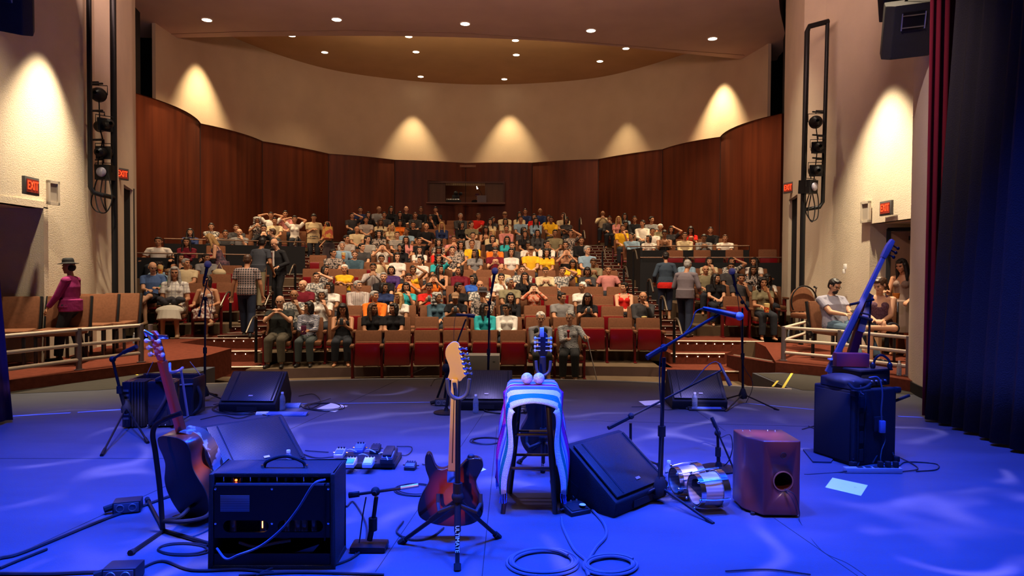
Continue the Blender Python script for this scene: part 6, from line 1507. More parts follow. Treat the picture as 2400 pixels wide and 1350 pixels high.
def gstand(base, feet, poletop, yoke_w, label, letters=True, cradle=None, yoke_back=V((0, 1, 0))):
    e = empty('guitar_stand', (0, 0, 0), 0, label, 'guitar stand'); base = V(base); poletop = V(poletop)
    mb = MB(); mb.tube([base, poletop], .015, 10); mb.build('pole', M_blackmet, e, smooth=True)
    mb = MB(); mb.tube([base.lerp(poletop, .28), base.lerp(poletop, .40)], .026, 12); mb.ball(base.lerp(poletop, .30), .034, 10, 8); mb.build('collar', M_black, e, smooth=True)
    hub = base.lerp(poletop, .27)
    for f in feet:
        f = V(f); mb = MB(); mb.tube([hub, f], .012, 8); mb.tube([hub, hub.lerp(f, .45)], .018, 8); lg = mb.build('leg', M_blackmet, e, smooth=True); mb = MB(); mb.tube([f.lerp(hub, .10), f], .019, 8); mb.build('rubber_foot', M_black, lg, smooth=True)
    for s_ in (-1, 1):
        mb = MB(); h2 = hub + V((0, 0, -.02)); mb.tube([h2, h2 + V((s_ * .10, 0, -.04)) , h2 + V((s_ * .12, 0, -.05)) + yoke_back * .13, h2 + V((s_ * .12, 0, -.0)) + yoke_back * .15], .011, 8); mb.build('cradle_arm', mat('foam_black', (.02, .02, .022), .7), e, smooth=True)
    mb = MB(); u = poletop; mb.tube(spline([u + V((-yoke_w, 0, .11)), u + V((-yoke_w * .8, 0, .03)), u, u + V((yoke_w * .8, 0, .03)), u + V((yoke_w, 0, .11))], 5), .011, 8); mb.build('yoke', mat('yoke_rubber', (.06, .06, .07), .5), e, smooth=True)
    if letters:
        f = V(feet[0]); a = hub.lerp(f, .45); d = (f - hub); ln = text('lettering', 'ULTIMATE', .030, a + V((0, -.017, 0)), (0, 0, 0), mat('white_print', (.7, .7, .7), .5), e, .0005); z = V((0, -1, .1)).normalized(); x = d.normalized(); y = z.cross(x).normalized(); z = x.cross(y); ln.matrix_basis = Matrix.Translation(a + z * .018 + d * .12) @ Matrix((x, y, z)).transposed().to_4x4()
    return e
tb_ = P(1057, 1228, 3.95); tt_ = P(1069, 799, 3.80)
guitar(tb_, tt_, (0, -1, .05), 'tele', 'sunburst electric guitar seen from behind with pale maple headstock')
gstand(P(1072, 1262, 3.70), [G(1072, 1338), G(937, 1273), G(1170, 1260)], P(1074, 935, 3.70), .06, 'black tripod stand holding the sunburst electric guitar', yoke_back=V((0, .9, .1)))
ab, at = P(470, 1208, 4.25), P(352, 776, 4.0)
guitar(ab, at, (-.50, -.86, .1), 'acoustic', 'acoustic guitar with red neck and pearl tuning pegs at left')
e = empty('guitar_stand', (0, 0, 0), 0, 'dark tubular stand holding the acoustic guitar at left', 'guitar stand')
Ys = 4.0
mb = MB(); mb.tube(spline([P(381, 1240, Ys), P(375, 1150, Ys), P(364, 1060, Ys), P(358, 1020, Ys), P(366, 995, Ys), P(392, 980, Ys), P(425, 968, Ys - .02)], 6), .015, 10); mb.build('curved_pole', M_blackmet, e, smooth=True)
for a in (G(305, 1303), G(500, 1283), G(345, 1175)): mb = MB(); mb.tube([P(384, 1243, Ys), a + V((0, 0, .015))], .011, 8); lg = mb.build('leg', M_blackmet, e, smooth=True); mb = MB(); mb.tube([a.lerp(P(384, 1243, Ys), .08) + V((0, 0, .012)), a + V((0, 0, .015))], .017, 8); mb.build('rubber_foot', M_black, lg, smooth=True)
mb = MB(); mb.tube(spline([P(382, 1222, Ys), P(420, 1212, Ys), P(445, 1190, Ys + .1), P(462, 1178, Ys + .2)], 4), .012, 8); mb.tube(spline([P(382, 1222, Ys), P(432, 1222, Ys - .1), P(480, 1212, Ys), P(500, 1190, Ys + .1)], 4), .012, 8); mb.build('cradle', M_black, e, smooth=True)
mb = MB(); mb.tube(spline([P(398, 852, 4.02), P(400, 872, 3.96), P(420, 868, 3.94), P(428, 862, 4.02)], 5), .008, 8); mb.tube([P(424, 866, 3.98), P(440, 975, 4.0)], .007, 8); mb.build('yoke', M_steel, e, smooth=True)
vb, vt = P(1270, 1062, 5.3), P(1273, 778, 5.2)
guitar(vb, vt, (0, -1, .05), 'vihuela', 'dark eight string guitar standing behind the stool')
gstand(P(1273, 1085, 5.1), [G(1272, 1108), G(1215, 1085), G(1325, 1080)], P(1273, 880, 5.1), .055, 'black stand holding guitar behind the stool', yoke_back=V((0, .8, .1)))

# ---- stool, blanket, shakers
SC_ = V((.145, 4.56, 0))
e = empty('bar_stool', SC_, 0, 'dark wooden bar stool under the striped blanket', 'stool')
M_stool = mat('dark_stool_wood', (.05, .022, .012), .35, pattern='grain', col2=(.025, .012, .008), ps=7, coat=.3)
MB().lathe([(.001, .735), (.135, .735), (.142, .745), (.142, .77), (.13, .78), (.001, .78)], 28).build('seat', M_stool, e, smooth=True)
fe = [V((-.195, -.215, 0)), V((.14, -.215, 0)), V((.175, .19, 0)), (V((-.15, .19, 0)))]
tp = [V((x * .55, y * .5, .74)) for x, y in ((-.195, -.2), (.17, -.2), (.17, .2), (-.15, .2))]
for f, t_ in zip(fe, tp): mb = MB(); mb.tube([t_, f.lerp(t_, .5), f], [.017, .020, .016], 12); mb.build('leg', M_stool, e, smooth=True)
for z, prs in ((.28, ((0, 1), (2, 3))), (.34, ((1, 2), (3, 0))), (.45, ((2, 3),)), (.49, ((0, 1),)), (.52, ((1, 2), (3, 0)))):
    for i, j in prs:
        u = z / .74; mb = MB(); mb.tube([fe[i].lerp(tp[i], u), fe[j].lerp(tp[j], u)], .010, 8); mb.build('rung', M_stool, e, smooth=True)
cols = [('serape_white', (.62, .62, .66)), ('serape_teal', (.01, .20, .16)), ('serape_white', (0, 0, 0)), ('serape_blue', (.06, .12, .42)), ('serape_lilac', (.35, .36, .6)), ('serape_magenta', (.42, .02, .22)), ('serape_maroon', (.16, .01, .05)), ('serape_white', 0), ('serape_teal', 0), ('serape_blue', 0), ('serape_lilac', 0), ('serape_magenta', 0), ('serape_white', 0), ('serape_blue', 0)]
bm_m = [mat(n, c, .95, bump=(160, .6), spec=.1) if c and sum(c) else MATS[n] for n, c in cols]
NU, NV = 64, len(cols) * 2; vs = []; zt_ = .795
for i in range(NU + 1):
    u = i / NU * 2 - 1; su = 1 if u > 0 else -1; au = abs(u); Lx = .165; tot = .165 + .64; s = au * tot
    for j in range(NV + 1):
        v = j / NV  # 0 front .. 1 back
        yv = -.245 + .425 * v
        if s < Lx - .03: x, z = su * s, zt_
        elif s < Lx + .03: th = (s - Lx + .03) / .06 * PI / 2; x, z = su * (Lx - .03 + .035 * math.sin(th)), zt_ - .035 * (1 - math.cos(th))
        else:
            q_ = s - Lx - .03; x = su * (Lx + .005 + .10 * q_ + .012 * math.sin(q_ * 14 + v * 5)); z = zt_ - .035 - q_ * .995
        fold = max(0, 1 - v / .27); z -= fold ** 1.3 * .115 * (1 if s < Lx else math.exp(-(s - Lx) * 9)) * (.75 + .4 * min(1, s / Lx) ** 2)
        if s < Lx + .02: yv += fold * .03
        else:
            q_ = s - Lx; yv = yv * (1 + .18 * q_) + .010 * math.sin(v * 22 + q_ * 6); x += -su * fold * (.05 + .03 * q_) + su * .014 * math.sin(v * 17); z -= (.03 * math.sin(v * 9) if i in (0, NU) else 0)
        vs.append((x, yv, z))
mb = MB()
for i in range(NU):
    for j in range(NV):
        mb.mi = min(j // 2, len(cols) - 1); a = i * (NV + 1) + j
        mb.f.append([a, a + NV + 1, a + NV + 2, a + 1]); mb.m.append(mb.mi)
mb.v = vs; o = mb.build('striped_blanket', bm_m, smooth=True); o.location = SC_; so = o.modifiers.new('s', 'SOLIDIFY'); so.thickness = .008; so.offset = 1
tag(o, 'bright striped woven blanket draped over the bar stool', 'blanket')
for su in (0, NU):
    fr_ = MB()
    for j in range(NV + 1):
        a = V(vs[su * (NV + 1) + j]); fr_.tube([a, a + V((0, 0, -.03)), a + V((random.uniform(-.01, .01), random.uniform(-.01, .01), -.06))], .003, 4)
    fr_.build('fringe', MATS['serape_blue'], o, smooth=True)
for i, (dx_, dy_) in enumerate(((-.042, -.03), (.038, -.03))):
    mb = MB(); mb.ball((0, 0, 0), .038, 20, 14); o = mb.build('ball_shaker', mat('taped_ball', (.62, .58, .58), .7, pattern='floral', col2=(.45, .42, .45), ps=40, bump=(60, .5)), smooth=True); o.location = SC_ + V((dx_ , dy_, .842)); tag(o, 'round white taped shaker on the blanket, %s of the pair' % ('left' if i == 0 else 'right'), 'shaker', 'round shakers on the stool')
    mb = MB(); mb.tube([(0, .02, -.005), (0, .12, -.028)], .009, 8); h_ = mb.build('handle', M_stool, o, smooth=True)

# ---- guitar amplifier seen from behind
AO = V((-1.235, 3.50, 0))
e = empty('guitar_amplifier', AO, .02, 'open backed combo guitar amplifier in near left foreground', 'amplifier')
W_, D_, H_ = .645, .27, .498
mb = MB()
for s_ in (-1, 1): mb.box((s_ * (W_ / 2 - .011), D_ / 2, H_ / 2), (.022, D_, H_))
mb.box((0, D_ / 2 + .01, H_ - .011), (W_, D_ - .02, .022)); mb.box((0, D_ / 2, .011), (W_, D_, .022)); mb.box((0, D_ - .01, H_ / 2), (W_ - .02, .02, H_ - .02))
mb.build('cabinet', mat('amp_tolex', (.014, .014, .017), .5, bump=(240, .4), spec=.4), e, bev=.006)
def fixn(o):
    bm = bmesh.new(); bm.from_mesh(o.data); bmesh.ops.recalc_face_normals(bm, faces=bm.faces); bm.to_mesh(o.data); bm.free()
def with_holes(pw, pz0, pz1, holes, m, name, y):
    mb = MB(); mb.box((0, y, (pz0 + pz1) / 2), (pw, .012, pz1 - pz0)); o = mb.build(name, m, e); fixn(o); cs = []
    for cx_, cz_, w_, h_ in holes:
        c = MB(); pts = [(cx_ + s * (w_ / 2 - h_ / 2) + h_ / 2 * math.cos(a), cz_ + h_ / 2 * math.sin(a)) for s, r0 in ((1, -PI / 2), (-1, PI / 2)) for a in [r0 + PI * k / 10 for k in range(11)]]
        c.prism(pts, y - .05, y + .05, ax='Y'); co = c.build('cut', m); fixn(co); cs.append(co); mdf = o.modifiers.new('b', 'BOOLEAN'); mdf.object = co; mdf.operation = 'DIFFERENCE'; co.matrix_world = e.matrix_world
        co.location = AO; co.rotation_euler = (0, 0, .02)
    dg = bpy.context.evaluated_depsgraph_get(); dg.update(); me = bpy.data.meshes.new_from_object(o.evaluated_get(dg)); o.modifiers.clear(); o.data = me
    for c in cs: bpy.data.objects.remove(c)
    return o
M_board = mat('amp_board', (.016, .011, .012), .55, spec=.3)
with_holes(W_ - .05, .165, .438, [(-.135, .225, .235, .062), (.145, .225, .235, .062)], M_board, 'back_panel', .012)
MB().box((0, .012, .052), (W_ - .05, .012, .060)).build('lower_panel', M_board, e)
mb = MB(); mb.box((0, .045, .445), (W_ - .06, .055, .006)); mb.box((0, .018, .441), (W_ - .06, .004, .014)); mb.build('control_panel', mat('chrome_panel', (.5, .5, .52), .22, .9), e)
for i in range(12):
    x = -.26 + i * .046; mb = MB(); mb.lathe([(.010, 0), (.011, .006), (.007, .022), (.0065, .024)] if i % 3 else [(.006, 0), (.0035, .01), (.0025, .026)], 12, T((x, .04, .448), rx=.15)); mb.build('knob', M_chrome if i % 3 == 0 else M_blk2, e, smooth=True)
mb = MB(); mb.ball((-.195, .035, .457), .0065); mb.build('pilot_light', mat('pilot_red', (1, .12, .02), .4, emit=6), e)
MB().box((-.19, .004, .345), (.15, .003, .085)).build('label_plate', mat('label_silver', (.20, .21, .24), .4, .2, pattern='stripe', col2=(.14, .15, .18), ps=26), e, bev=.002)
for x in (-.29, 0, .29):
    for z in (.24, .42): mb = MB(); mb.lathe([(.007, 0), (.006, .003), (.001, .004)], 10, T((x, .006, z), rx=PI / 2)); mb.build('screw', M_chrome, e, smooth=True)
for x, r_ in ((-.225, .018), (-.065, .019), (.06, .015), (.115, .018), (.15, .018), (.2, .015)):
    mb = MB(); mb.lathe([(r_, -.06), (r_, .035), (r_ * .5, .05), (.001, .052)], 14, T((x, .07, .225))); mb.build('valve', mat('valve_glass', (.22, .12, .08), .1, spec=.8), e, smooth=True)
mb = MB(); mb.tube([(-.065, .052, .20), (-.065, .052, .235)], .003); mb.build('filament', mat('filament', (1, .35, .08), .5, emit=8), e)
mb = MB(); mb.tube(spline([(-.11, .12, H_ + .004), (-.09, .12, H_ + .035), (0, .12, H_ + .062), (.09, .12, H_ + .035), (.11, .12, H_ + .004)], 6), .009, 8); h_ = mb.build('handle', M_black, e, smooth=True); h_.location = (.03, 0, 0)
mb = MB()
for s_ in (-1, 1): mb.box((.03 + s_ * .115, .12, H_ + .008), (.018, .02, .016))
mb.build('handle_bracket', M_chrome, e, bev=.003)
MB().lathe([(.10, 0), (.10, .02), (.06, .07), (.04, .09), (.001, .09)], 20, T((.02, .235, .14), rx=PI / 2)).build('speaker_magnet', mat('magnet', (.12, .07, .05), .5), e, smooth=True)
wire(e, [(-.19, .06, .12), (-.1, .05, .10), (0, .05, .12), (.08, .06, .13)], .008, 'inner_cable', mat('tan_wire', (.25, .13, .06), .6))
MB().prism([(.09, .075), (.24, .125), (.19, .065), (.10, .05)], .02, .03, ax='Y').build('hanging_tag', mat('grey_tag', (.05, .055, .07), .5), e)
MB().box((W_ / 2 - .05, .003, .30), (.008, .004, .3)).build('panel_seam', M_black, e)

# ---- pedals
pbo = G(858, 1090); e = empty('pedal_board', pbo, 0, 'flat black pedal board with effects pedals right of amplifier', 'pedal board')
MB().box((0, .05, .03), (.50, .34, .035)).build('board', M_blk2, e, bev=.006)
for x in (-.24, .24): MB().box((x, .05, .01), (.02, .34, .02)).build('runner', M_black, e)
mb = MB(); 
for a, b_ in (((-.18, .12), (-.1, .10)), ((-.02, .12), (.06, .08)), ((-.05, -.03), (.02, -.02)), ((.1, -.0), (.15, .04)), ((.17, -.06), (.2, -.14))): mb.tube(spline([(a[0], a[1], .09), ((a[0] + b_[0]) / 2, (a[1] + b_[1]) / 2 - .02, .10), (b_[0], b_[1], .08)], 4), .005, 6)
mb.build('patch_cables', mat('pale_cable', (.5, .5, .52), .4), e, smooth=True)
def pedal(loc, rz, w_, d_, h_, m, label, top=None, knobs=3, treadle=False):
    e = empty('effects_pedal', loc, rz, label, 'effects pedal', 'effects pedals')
    mb = MB(); mb.prism([(-d_ / 2, 0), (-d_ / 2, h_ * .55), (d_ * .2, h_), (d_ / 2, h_), (d_ / 2, 0)], -w_ / 2, w_ / 2, ax='X'); mb.build('housing', m, e, bev=.004)
    ang = math.atan2(h_ * .45, d_ * .7)
    o = MB().box((0, 0, 0), (w_ * .82, d_ * .5, .008)).build('foot_plate', top or m, e, bev=.002); o.location = (0, -d_ * .18, h_ * .78); o.rotation_euler = (ang, 0, 0)
    if treadle: o = MB().box((0, 0, 0), (w_ * .7, d_ * .75, .02)).build('treadle', M_blk2, e, bev=.005); o.location = (0, -d_ * .05, h_ * 1.05); o.rotation_euler = (ang * .8, 0, 0)
    for i in range(knobs): mb = MB(); mb.lathe([(.007, 0), (.006, .012)], 10, T(((i - (knobs - 1) / 2) * w_ / max(knobs, 1) * .9, d_ * .36, h_))); mb.build('knob', M_black if m is not M_blk2 else M_steel, e, smooth=True)
    for s_ in (-1, 1): mb = MB(); mb.tube([(s_ * w_ / 2, .02, h_ * .5), (s_ * (w_ / 2 + .022), .02, h_ * .5)], .006, 8); mb.build('jack_plug', M_chrome, e, smooth=True)
    return e
M_sil = mat('pedal_silver', (.6, .6, .58), .35, .5); M_pb = mat('pedal_blue', (.08, .14, .35), .4); zb_ = .048
for (px, py), m_, t_, l_, tr in (((797, 1070), M_sil, M_pb, 'silver pedal, leftmost on the pedal board', 0), ((843, 1058), M_pb, None, 'blue pedal with three knobs, rear row of board', 0), ((880, 1060), M_blk2, None, 'dark pedal with red light, rear row of board', 0), ((822, 1092), M_sil, mat('pedal_teal', (.03, .3, .25), .4), 'silver and teal pedal, front row of board', 0), ((864, 1092), mat('pedal_white', (.5, .5, .55), .4), M_white, 'pale pedal with white plate, front row of board', 0), ((912, 1078), M_blk2, M_pb, 'large black treadle pedal, rightmost on board', 1)):
    q_ = G(px, py, zb_); pedal(q_, 0, .075 if not tr else .10, .125 if not tr else .24, .055 if not tr else .07, m_, l_, t_, 3, tr)
pedal(G(962, 1100), -.1, .085, .08, .05, M_blk2, 'small dark pedal alone right of the pedal board', M_pb, 4)
q_ = G(1348, 1200); pedal(q_, .5, .15, .14, .05, M_blk2, 'dark footswitch pedal beside the stool and wedge', M_black, 3); pedal(q_ + V((.02, .17, 0)), .5, .10, .10, .11, M_blk2, 'taller dark pedal with chrome knob behind the footswitch', M_black, 2)
mb = MB(); mb.lathe([(.022, 0), (.018, .004)], 14, T(q_ + V((.045, -.02, .055)))); tag(mb.build('foot_button', M_white, smooth=True), 'glowing white button on pedal beside stool', 'button')
pedal(G(674, 974), 0, .42, .09, .035, M_pb, 'long low blue box on floor before left rear wedge', None, 0); pedal(G(615, 972), .15, .13, .06, .03, M_white, 'small white box on floor before left rear wedge', None, 0)
pedal(G(1655, 962), -.05, .40, .09, .04, M_blk2, 'long low dark box on floor before right rear wedge', M_pb, 0); pedal(G(686, 955), .05, .17, .10, .045, M_pb, 'small blue box beside bottle at left rear wedge', None, 0)

# ---- cajon
e = empty('cajon', (1.675, 4.46, 0), 0, 'dark reddish brown box drum with round sound hole', 'drum')
pl_ = [(-.075, -.165), (.15, -.165), (.165, -.15), (.165, .16), (-.165, .16), (-.165, -.02), (-.15, -.06)]
M_caj = mat('cajon_wood', (.15, .035, .03), .32, pattern='grain', col2=(.09, .02, .018), ps=5, coat=.35)
CJ = MB().prism(pl_, .015, .49).build('shell', M_caj, e, bev=.010, seg=3)
def cut(o, cuts):
    cs = []
    for c in cuts:
        co = c.build('cut', M_black); fixn(co); co.matrix_world = o.parent.matrix_world if o.parent else Matrix(); co.location = o.parent.location; co.rotation_euler = o.parent.rotation_euler; cs.append(co); md = o.modifiers.new('b', 'BOOLEAN'); md.object = co; md.solver = 'EXACT'
    dg = bpy.context.evaluated_depsgraph_get(); dg.update(); me = bpy.data.meshes.new_from_object(o.evaluated_get(dg)); o.modifiers.clear(); o.data = me
    for c in cs: bpy.data.objects.remove(c)
cut(CJ, [MB().lathe([(.056, -.03), (.056, .16)], 32, T((.05, -.15, .235), rx=-PI / 2))])
MB().lathe([(.057, 0), (.064, 0), (.064, .004), (.057, .004)], 32, T((.05, -.165, .235), rx=PI / 2), cap=False).build('hole_ring', mat('ring_tan', (.3, .12, .08), .4), e, smooth=True)
for x in (-.11, -.06, .06, .11): mb = MB(); mb.lathe([(.007, 0), (.005, .003)], 10, T((x, .13, .49))); mb.build('screw', M_chrome, e, smooth=True)
for x in (-.12, .12):
    for y in (-.11, .13): MB().lathe([(.015, 0), (.015, .016)], 10, T((x, y, 0))).build('rubber_foot', M_black, e)
mb = MB(); mb.tube([(.05 + .018 * math.cos(a), -.1665, .40 + .018 * math.sin(a)) for a in [2 * PI * k / 20 for k in range(21)]], .0018, 5); mb.tube([(.04, -.1665, .392), (.047, -.1665, .408), (.047, -.1665, .392), (.057, -.1665, .408), (.057, -.1665, .392)], .0018, 5); mb.build('emblem', M_black, e)
tag(wire(None, [P(1838, 1146, 4.29), P(1862, 1160, 4.27), P(1874, 1200, 4.27), G(1876, 1225), G(1925, 1290), G(1985, 1320), G(2030, 1350)], .0028, 'microphone_cable'), 'thin cable from cajon hole trailing to lower right', 'cable')

# ---- bongos
def drum(c, axis, r, ln, parent):
    q_ = V(axis).to_track_quat('Z', 'Y').to_matrix().to_4x4(); M = Matrix.Translation(V(c)) @ q_
    MB().lathe([(r * .86, 0), (r * .93, ln * .5), (r, ln), (r * .96, ln), (r * .88, ln * .5), (r * .80, 0)], 28, M, cap=False).build('shell', mat('maple_shell', (.60, .46, .36), .3, pattern='stripe', col2=(.42, .32, .28), ps=14, coat=.4), parent, smooth=True)
    MB().lathe([(r * .92, ln), (r * 1.03, ln - .004), (r * 1.06, ln + .002), (r * 1.06, ln + .016), (r * .9, ln + .016), (.001, ln + .016)], 28, M, cap=False).build('head', mat('drum_skin', (.6, .52, .44), .6), parent, smooth=True)
    for z0_, z1_, rr in ((ln - .03, ln + .018, 1.07), (-.004, .03, .92)): MB().lathe([(r * rr * .98, z0_), (r * rr, z0_), (r * rr, z1_), (r * rr * .98, z1_)], 28, M, cap=False).build('hoop', M_chrome, parent, smooth=True)
    for k in range(6):
        a = 2 * PI * k / 6 + .3; x, y = math.cos(a), math.sin(a); mb = MB(); mb.tube([(x * r * .97, y * r * .97, -.01), (x * r * 1.1, y * r * 1.1, ln * .4), (x * r * 1.12, y * r * 1.12, ln + .012)], .005, 6, M); mb.ball((x * r * 1.0, y * r * 1.0, -.015), .010, 8, 6, M); mb.build('tension_rod', M_chrome, parent, smooth=True)
e = empty('bongo_drums', (0, 0, 0), 0, 'pair of chrome hooped bongo drums lying on side beside cajon', 'drum')
c1 = V((1.20, 4.42, .135)); ax = V((1, .22, .02)); drum(c1, ax, .112, .175, e); drum(c1 + V((-.075, .24, -.012)), ax, .10, .175, e)
MB().box(c1 + V((.05, .13, .02)), (.09, .10, .05)).build('bridge_block', M_stool, e, bev=.008)

# ---- bass rig
ry = math.atan2(5.62 - 5.45, 3.18 - 2.75)
e = empty('bass_cabinet', (2.75, 5.45, 0), ry, 'large black bass speaker cabinet at right', 'speaker cabinet')
W_, D_, H_ = .47, .42, .615
MB().box((W_ / 2, D_ / 2, H_ / 2), (W_, D_, H_)).build('cabinet', M_cab, e, bev=.018, seg=3)
MB().box((-.004, D_ / 2, H_ / 2), (.014, D_ - .06, H_ - .06)).build('grille', M_black, e, bev=.003)
for z in (.09, .235, .38, .52): MB().box((.075, -.003, z), (.045, .012, .095)).build('port', M_black, e)
mb = MB(); mb.box((.04, -.006, H_ / 2), (.012, .012, H_ - .05)); mb.box((.115, -.006, H_ / 2), (.012, .012, H_ - .05)); mb.build('port_frame', M_cab, e, bev=.003)
MB().box((.26, -.006, .33), (.10, .014, .12)).build('jack_plate', M_blk2, e, bev=.004)
for x in (0, W_):
    for z in (.02, H_ - .02): MB().box((x, 0, z), (.05, .05, .05)).build('corner', M_black, e, bev=.012)
MB().tube([(W_ + .01, .02, .50), (W_ + .12, -.02, .545)], .013).build('side_bar', M_blackmet, e)
Mc = e.matrix_basis.copy(); Mc = T((2.75, 5.45, 0), rz=ry)
e = empty('bass_amplifier', (2.75, 5.45, H_), ry, 'bass amplifier head on top of the bass cabinet', 'amplifier')
MB().box((.29, .2, .075), (.32, .30, .12)).build('housing', M_blk2, e, bev=.008); mb = MB()
for i in range(5): mb.lathe([(.010, 0), (.008, .014)], 10, T((.19 + i * .05, .05, .055), rx=PI / 2))
mb.build('knob_row', M_steel, e); MB().box((.29, .19, .145), (.36, .30, .018)).build('rack_lid', M_blk2, e, bev=.004)
e = empty('gear_bag', (2.75, 5.45, H_), ry, 'dark padded gear bag on left of bass cabinet top', 'bag')
mb = MB(); mb.ball((.09, .18, .055), (.12, .19, .055), 16, 10); mb.box((.1, .18, .04), (.2, .34, .08)); child(e, 'bag_shell', remeshed(mb, 'bag', .012), mat('bag_nylon', (.02, .022, .028), .5))
mb = MB(); mb.tube(spline([(-.05, .02, .06), (-.03, -.03, .02), (.06, -.05, .03), (.12, -.05, .06)], 6), .012, 8); mb.build('strap', M_black, e, smooth=True); mb = MB(); mb.tube([(.02, -.04, .05), (.02, -.045, -.01), (.04, -.05, -.02)], .006); mb.build('buckle', M_chrome, e)
q_ = Mc @ V((.20, .22, H_ + .16)); mb = MB(); mb.box((0, 0, .055), (.26, .10, .11)); o = mb.build('wooden_box', mat('crimson_box', (.22, .02, .03), .5), bev=.004); o.location = q_; o.rotation_euler = (0, 0, -.12); tag(o, 'dark red box standing on top of the bass rig', 'box')
mb = MB(); q2_ = Mc @ V((.36, .06, H_ + .165)); mb.tube(spline([q2_ + V((-.07, 0, 0)), q2_ + V((-.05, 0, .07)), q2_ + V((0, 0, .10)), q2_ + V((.06, 0, .06)), q2_ + V((.07, 0, 0))], 6), .010, 8); mb.ball(q2_ + V((-.07, 0, .012)), (.022, .02, .03)); mb.ball(q2_ + V((.07, 0, .012)), (.022, .02, .03)); tag(mb.build('headphones', M_blackgloss, smooth=True), 'black headphones beside the dark red box', 'headphones')
tag(wire(None, [Mc @ V(p_) for p_ in ((.14, -.01, H_ + .10), (.20, -.05, H_ + .10), (.235, -.06, H_ - .02), (.25, -.04, .45), (.27, -.03, .36))], .006, 'speaker_cable', mat('blue_grey_cable', (.10, .11, .16), .4)), 'thick cable looping down the back of the bass cabinet', 'cable')
mb = MB(); mb.box((0, 0, 0), (.045, .03, .10)); o = mb.build('power_plug', mat('plug_blue', (.10, .14, .3), .4), bev=.006); o.location = Mc @ V((.275, -.03, .31)); tag(o, 'pale plug connector hanging on bass cabinet back', 'plug')
tag(wire(None, [Mc @ V(p_) for p_ in ((.28, -.03, .27), (.30, -.04, .20), (.25, -.05, .12), (.22, -.08, .03), (.35, -.12, .006), (.52, -.06, .006), (.70, -.18, .006), (.55, -.30, .006), (.35, -.28, .006))], .005, 'power_cable'), 'black power cable from plug down to the floor strip', 'cable')
# electric upright bass
e = empty('upright_bass', (0, 0, 0), 0, 'slim electric upright bass leaning above the bass rig', 'bass')
M_bs = mat('bass_lacquer', (.16, .15, .20), .25, coat=.5); M_bd = mat('bass_dark_red', (.08, .008, .015), .3)
Yb = 6.35; a, b_ = P(1944, 866, Yb), P(2072, 600, Yb - .05)
M = frame(a, b_ - a, (0, -1, 0)); Ln = (b_ - a).length
MB().prism([(-.029, -.03), (.029, -.03), (.017, Ln), (-.017, Ln)], -.015, .02, M, ax='Y').build('fingerboard', M_bs, e, bev=.006)
MB().prism([(-.01, .30), (.05, .30), (.052, .55), (.03, .66), (0, .66)], .015, .05, M, ax='Y').build('upper_body', M_bs, e, bev=.01)
MB().prism([(-.022, Ln - .02), (.022, Ln - .02), (.030, Ln + .10), (.026, Ln + .16), (-.008, Ln + .17), (-.024, Ln + .10)], -.02, .03, M, ax='Y').build('headstock', M_bs, e, bev=.008)
for k in range(3): mb = MB(); z = Ln + .03 + .045 * k; mb.tube([M @ V((.03, 0, z)), M @ V((.075, 0, z - .005))], .007); mb.ball(M @ V((.085, 0, z - .005)), (.016, .010, .016)); mb.build('tuning_peg', M_blackmet, e, smooth=True)
a2, b2 = P(1988, 868, Yb + .02), P(2030, 702, Yb + .02); M2 = frame(a2, b2 - a2, (0, -1, 0)); L2 = (b2 - a2).length
MB().prism([(-.045, -.02), (.035, -.02), (.045, L2 * .6), (.05, L2), (-.01, L2 + .03), (-.03, L2 * .5)], -.02, .045, M2, ax='Y').build('body', M_bd, e, bev=.01)
MB().prism([(-.02, L2 * .55), (.05, L2 * .55), (.05, L2 + .05), (.0, L2 + .07)], -.026, .0, M2, ax='Y').build('chest_block', M_bs, e, bev=.01)
mb = MB(); mb.tube([P(1992, 714, Yb - .03), P(2048, 702, Yb - .03)], .012); mb.tube([P(2012, 742, Yb - .03), P(2044, 750, Yb - .03)], .014); mb.tube([P(2012, 732, Yb - .03), P(2040, 738, Yb - .03)], .008); mb.tube([P(2040, 704, Yb), P(2035, 835, Yb)], .010); mb.build('body_bout', M_blackmet, e, smooth=True)
mb = MB(); mb.tube([P(1946, 850, Yb), P(1937, 905, Yb), G(1922, 1004)], .010); mb.build('end_pin', M_steel, e, smooth=True)
mb = MB(); mb.box(P(1955, 842, Yb - .02), (.10, .05, .012)); mb.build('bridge_plate', M_white, e)
# power strip and cloth
e = empty('power_strip', G(2045, 1108), 0, 'pale metal power strip on floor before bass cabinet', 'power strip')
MB().box((0, 0, .022), (.44, .055, .040)).build('housing', mat('strip_metal', (.42, .42, .45), .35, .4), e, bev=.004)
for i in range(5): MB().box((-.10 + i * .065, -.0, .044), (.042, .03, .004)).build('outlet', M_black, e)
for i in range(3): MB().box((.06 + i * .06, .0, .065), (.035, .035, .05)).build('plug', M_black, e, bev=.006)
for i, (pts, l_) in enumerate((([G(1985, 1110) + V((0, 0, .02)), G(1960, 1108), G(1900, 1112), G(1885, 1112)], 'cable leaving power strip toward cajon'), ([G(2000, 1095) + V((0, 0, .06)), G(1990, 1070) + V((0, 0, .10)), G(2015, 1072) + V((0, 0, .02)), G(2030, 1085) + V((0, 0, .08))], 'cable loop rising behind power strip, left'), ([G(2045, 1100) + V((0, 0, .05)), G(2062, 1080) + V((0, 0, .08)), G(2080, 1072) + V((0, 0, .13)), G(2095, 1085) + V((0, 0, .06))], 'cable loop rising behind power strip, right'), ([G(2010, 1098) + V((0, 0, .02)), G(2025, 1078) + V((0, 0, .07)), G(2055, 1075) + V((0, 0, .02)), G(2075, 1085) + V((0, 0, .01))], 'cable loop in the middle behind power strip'))): tag(wire(None, pts, .0055, 'power_cable'), l_, 'cable')
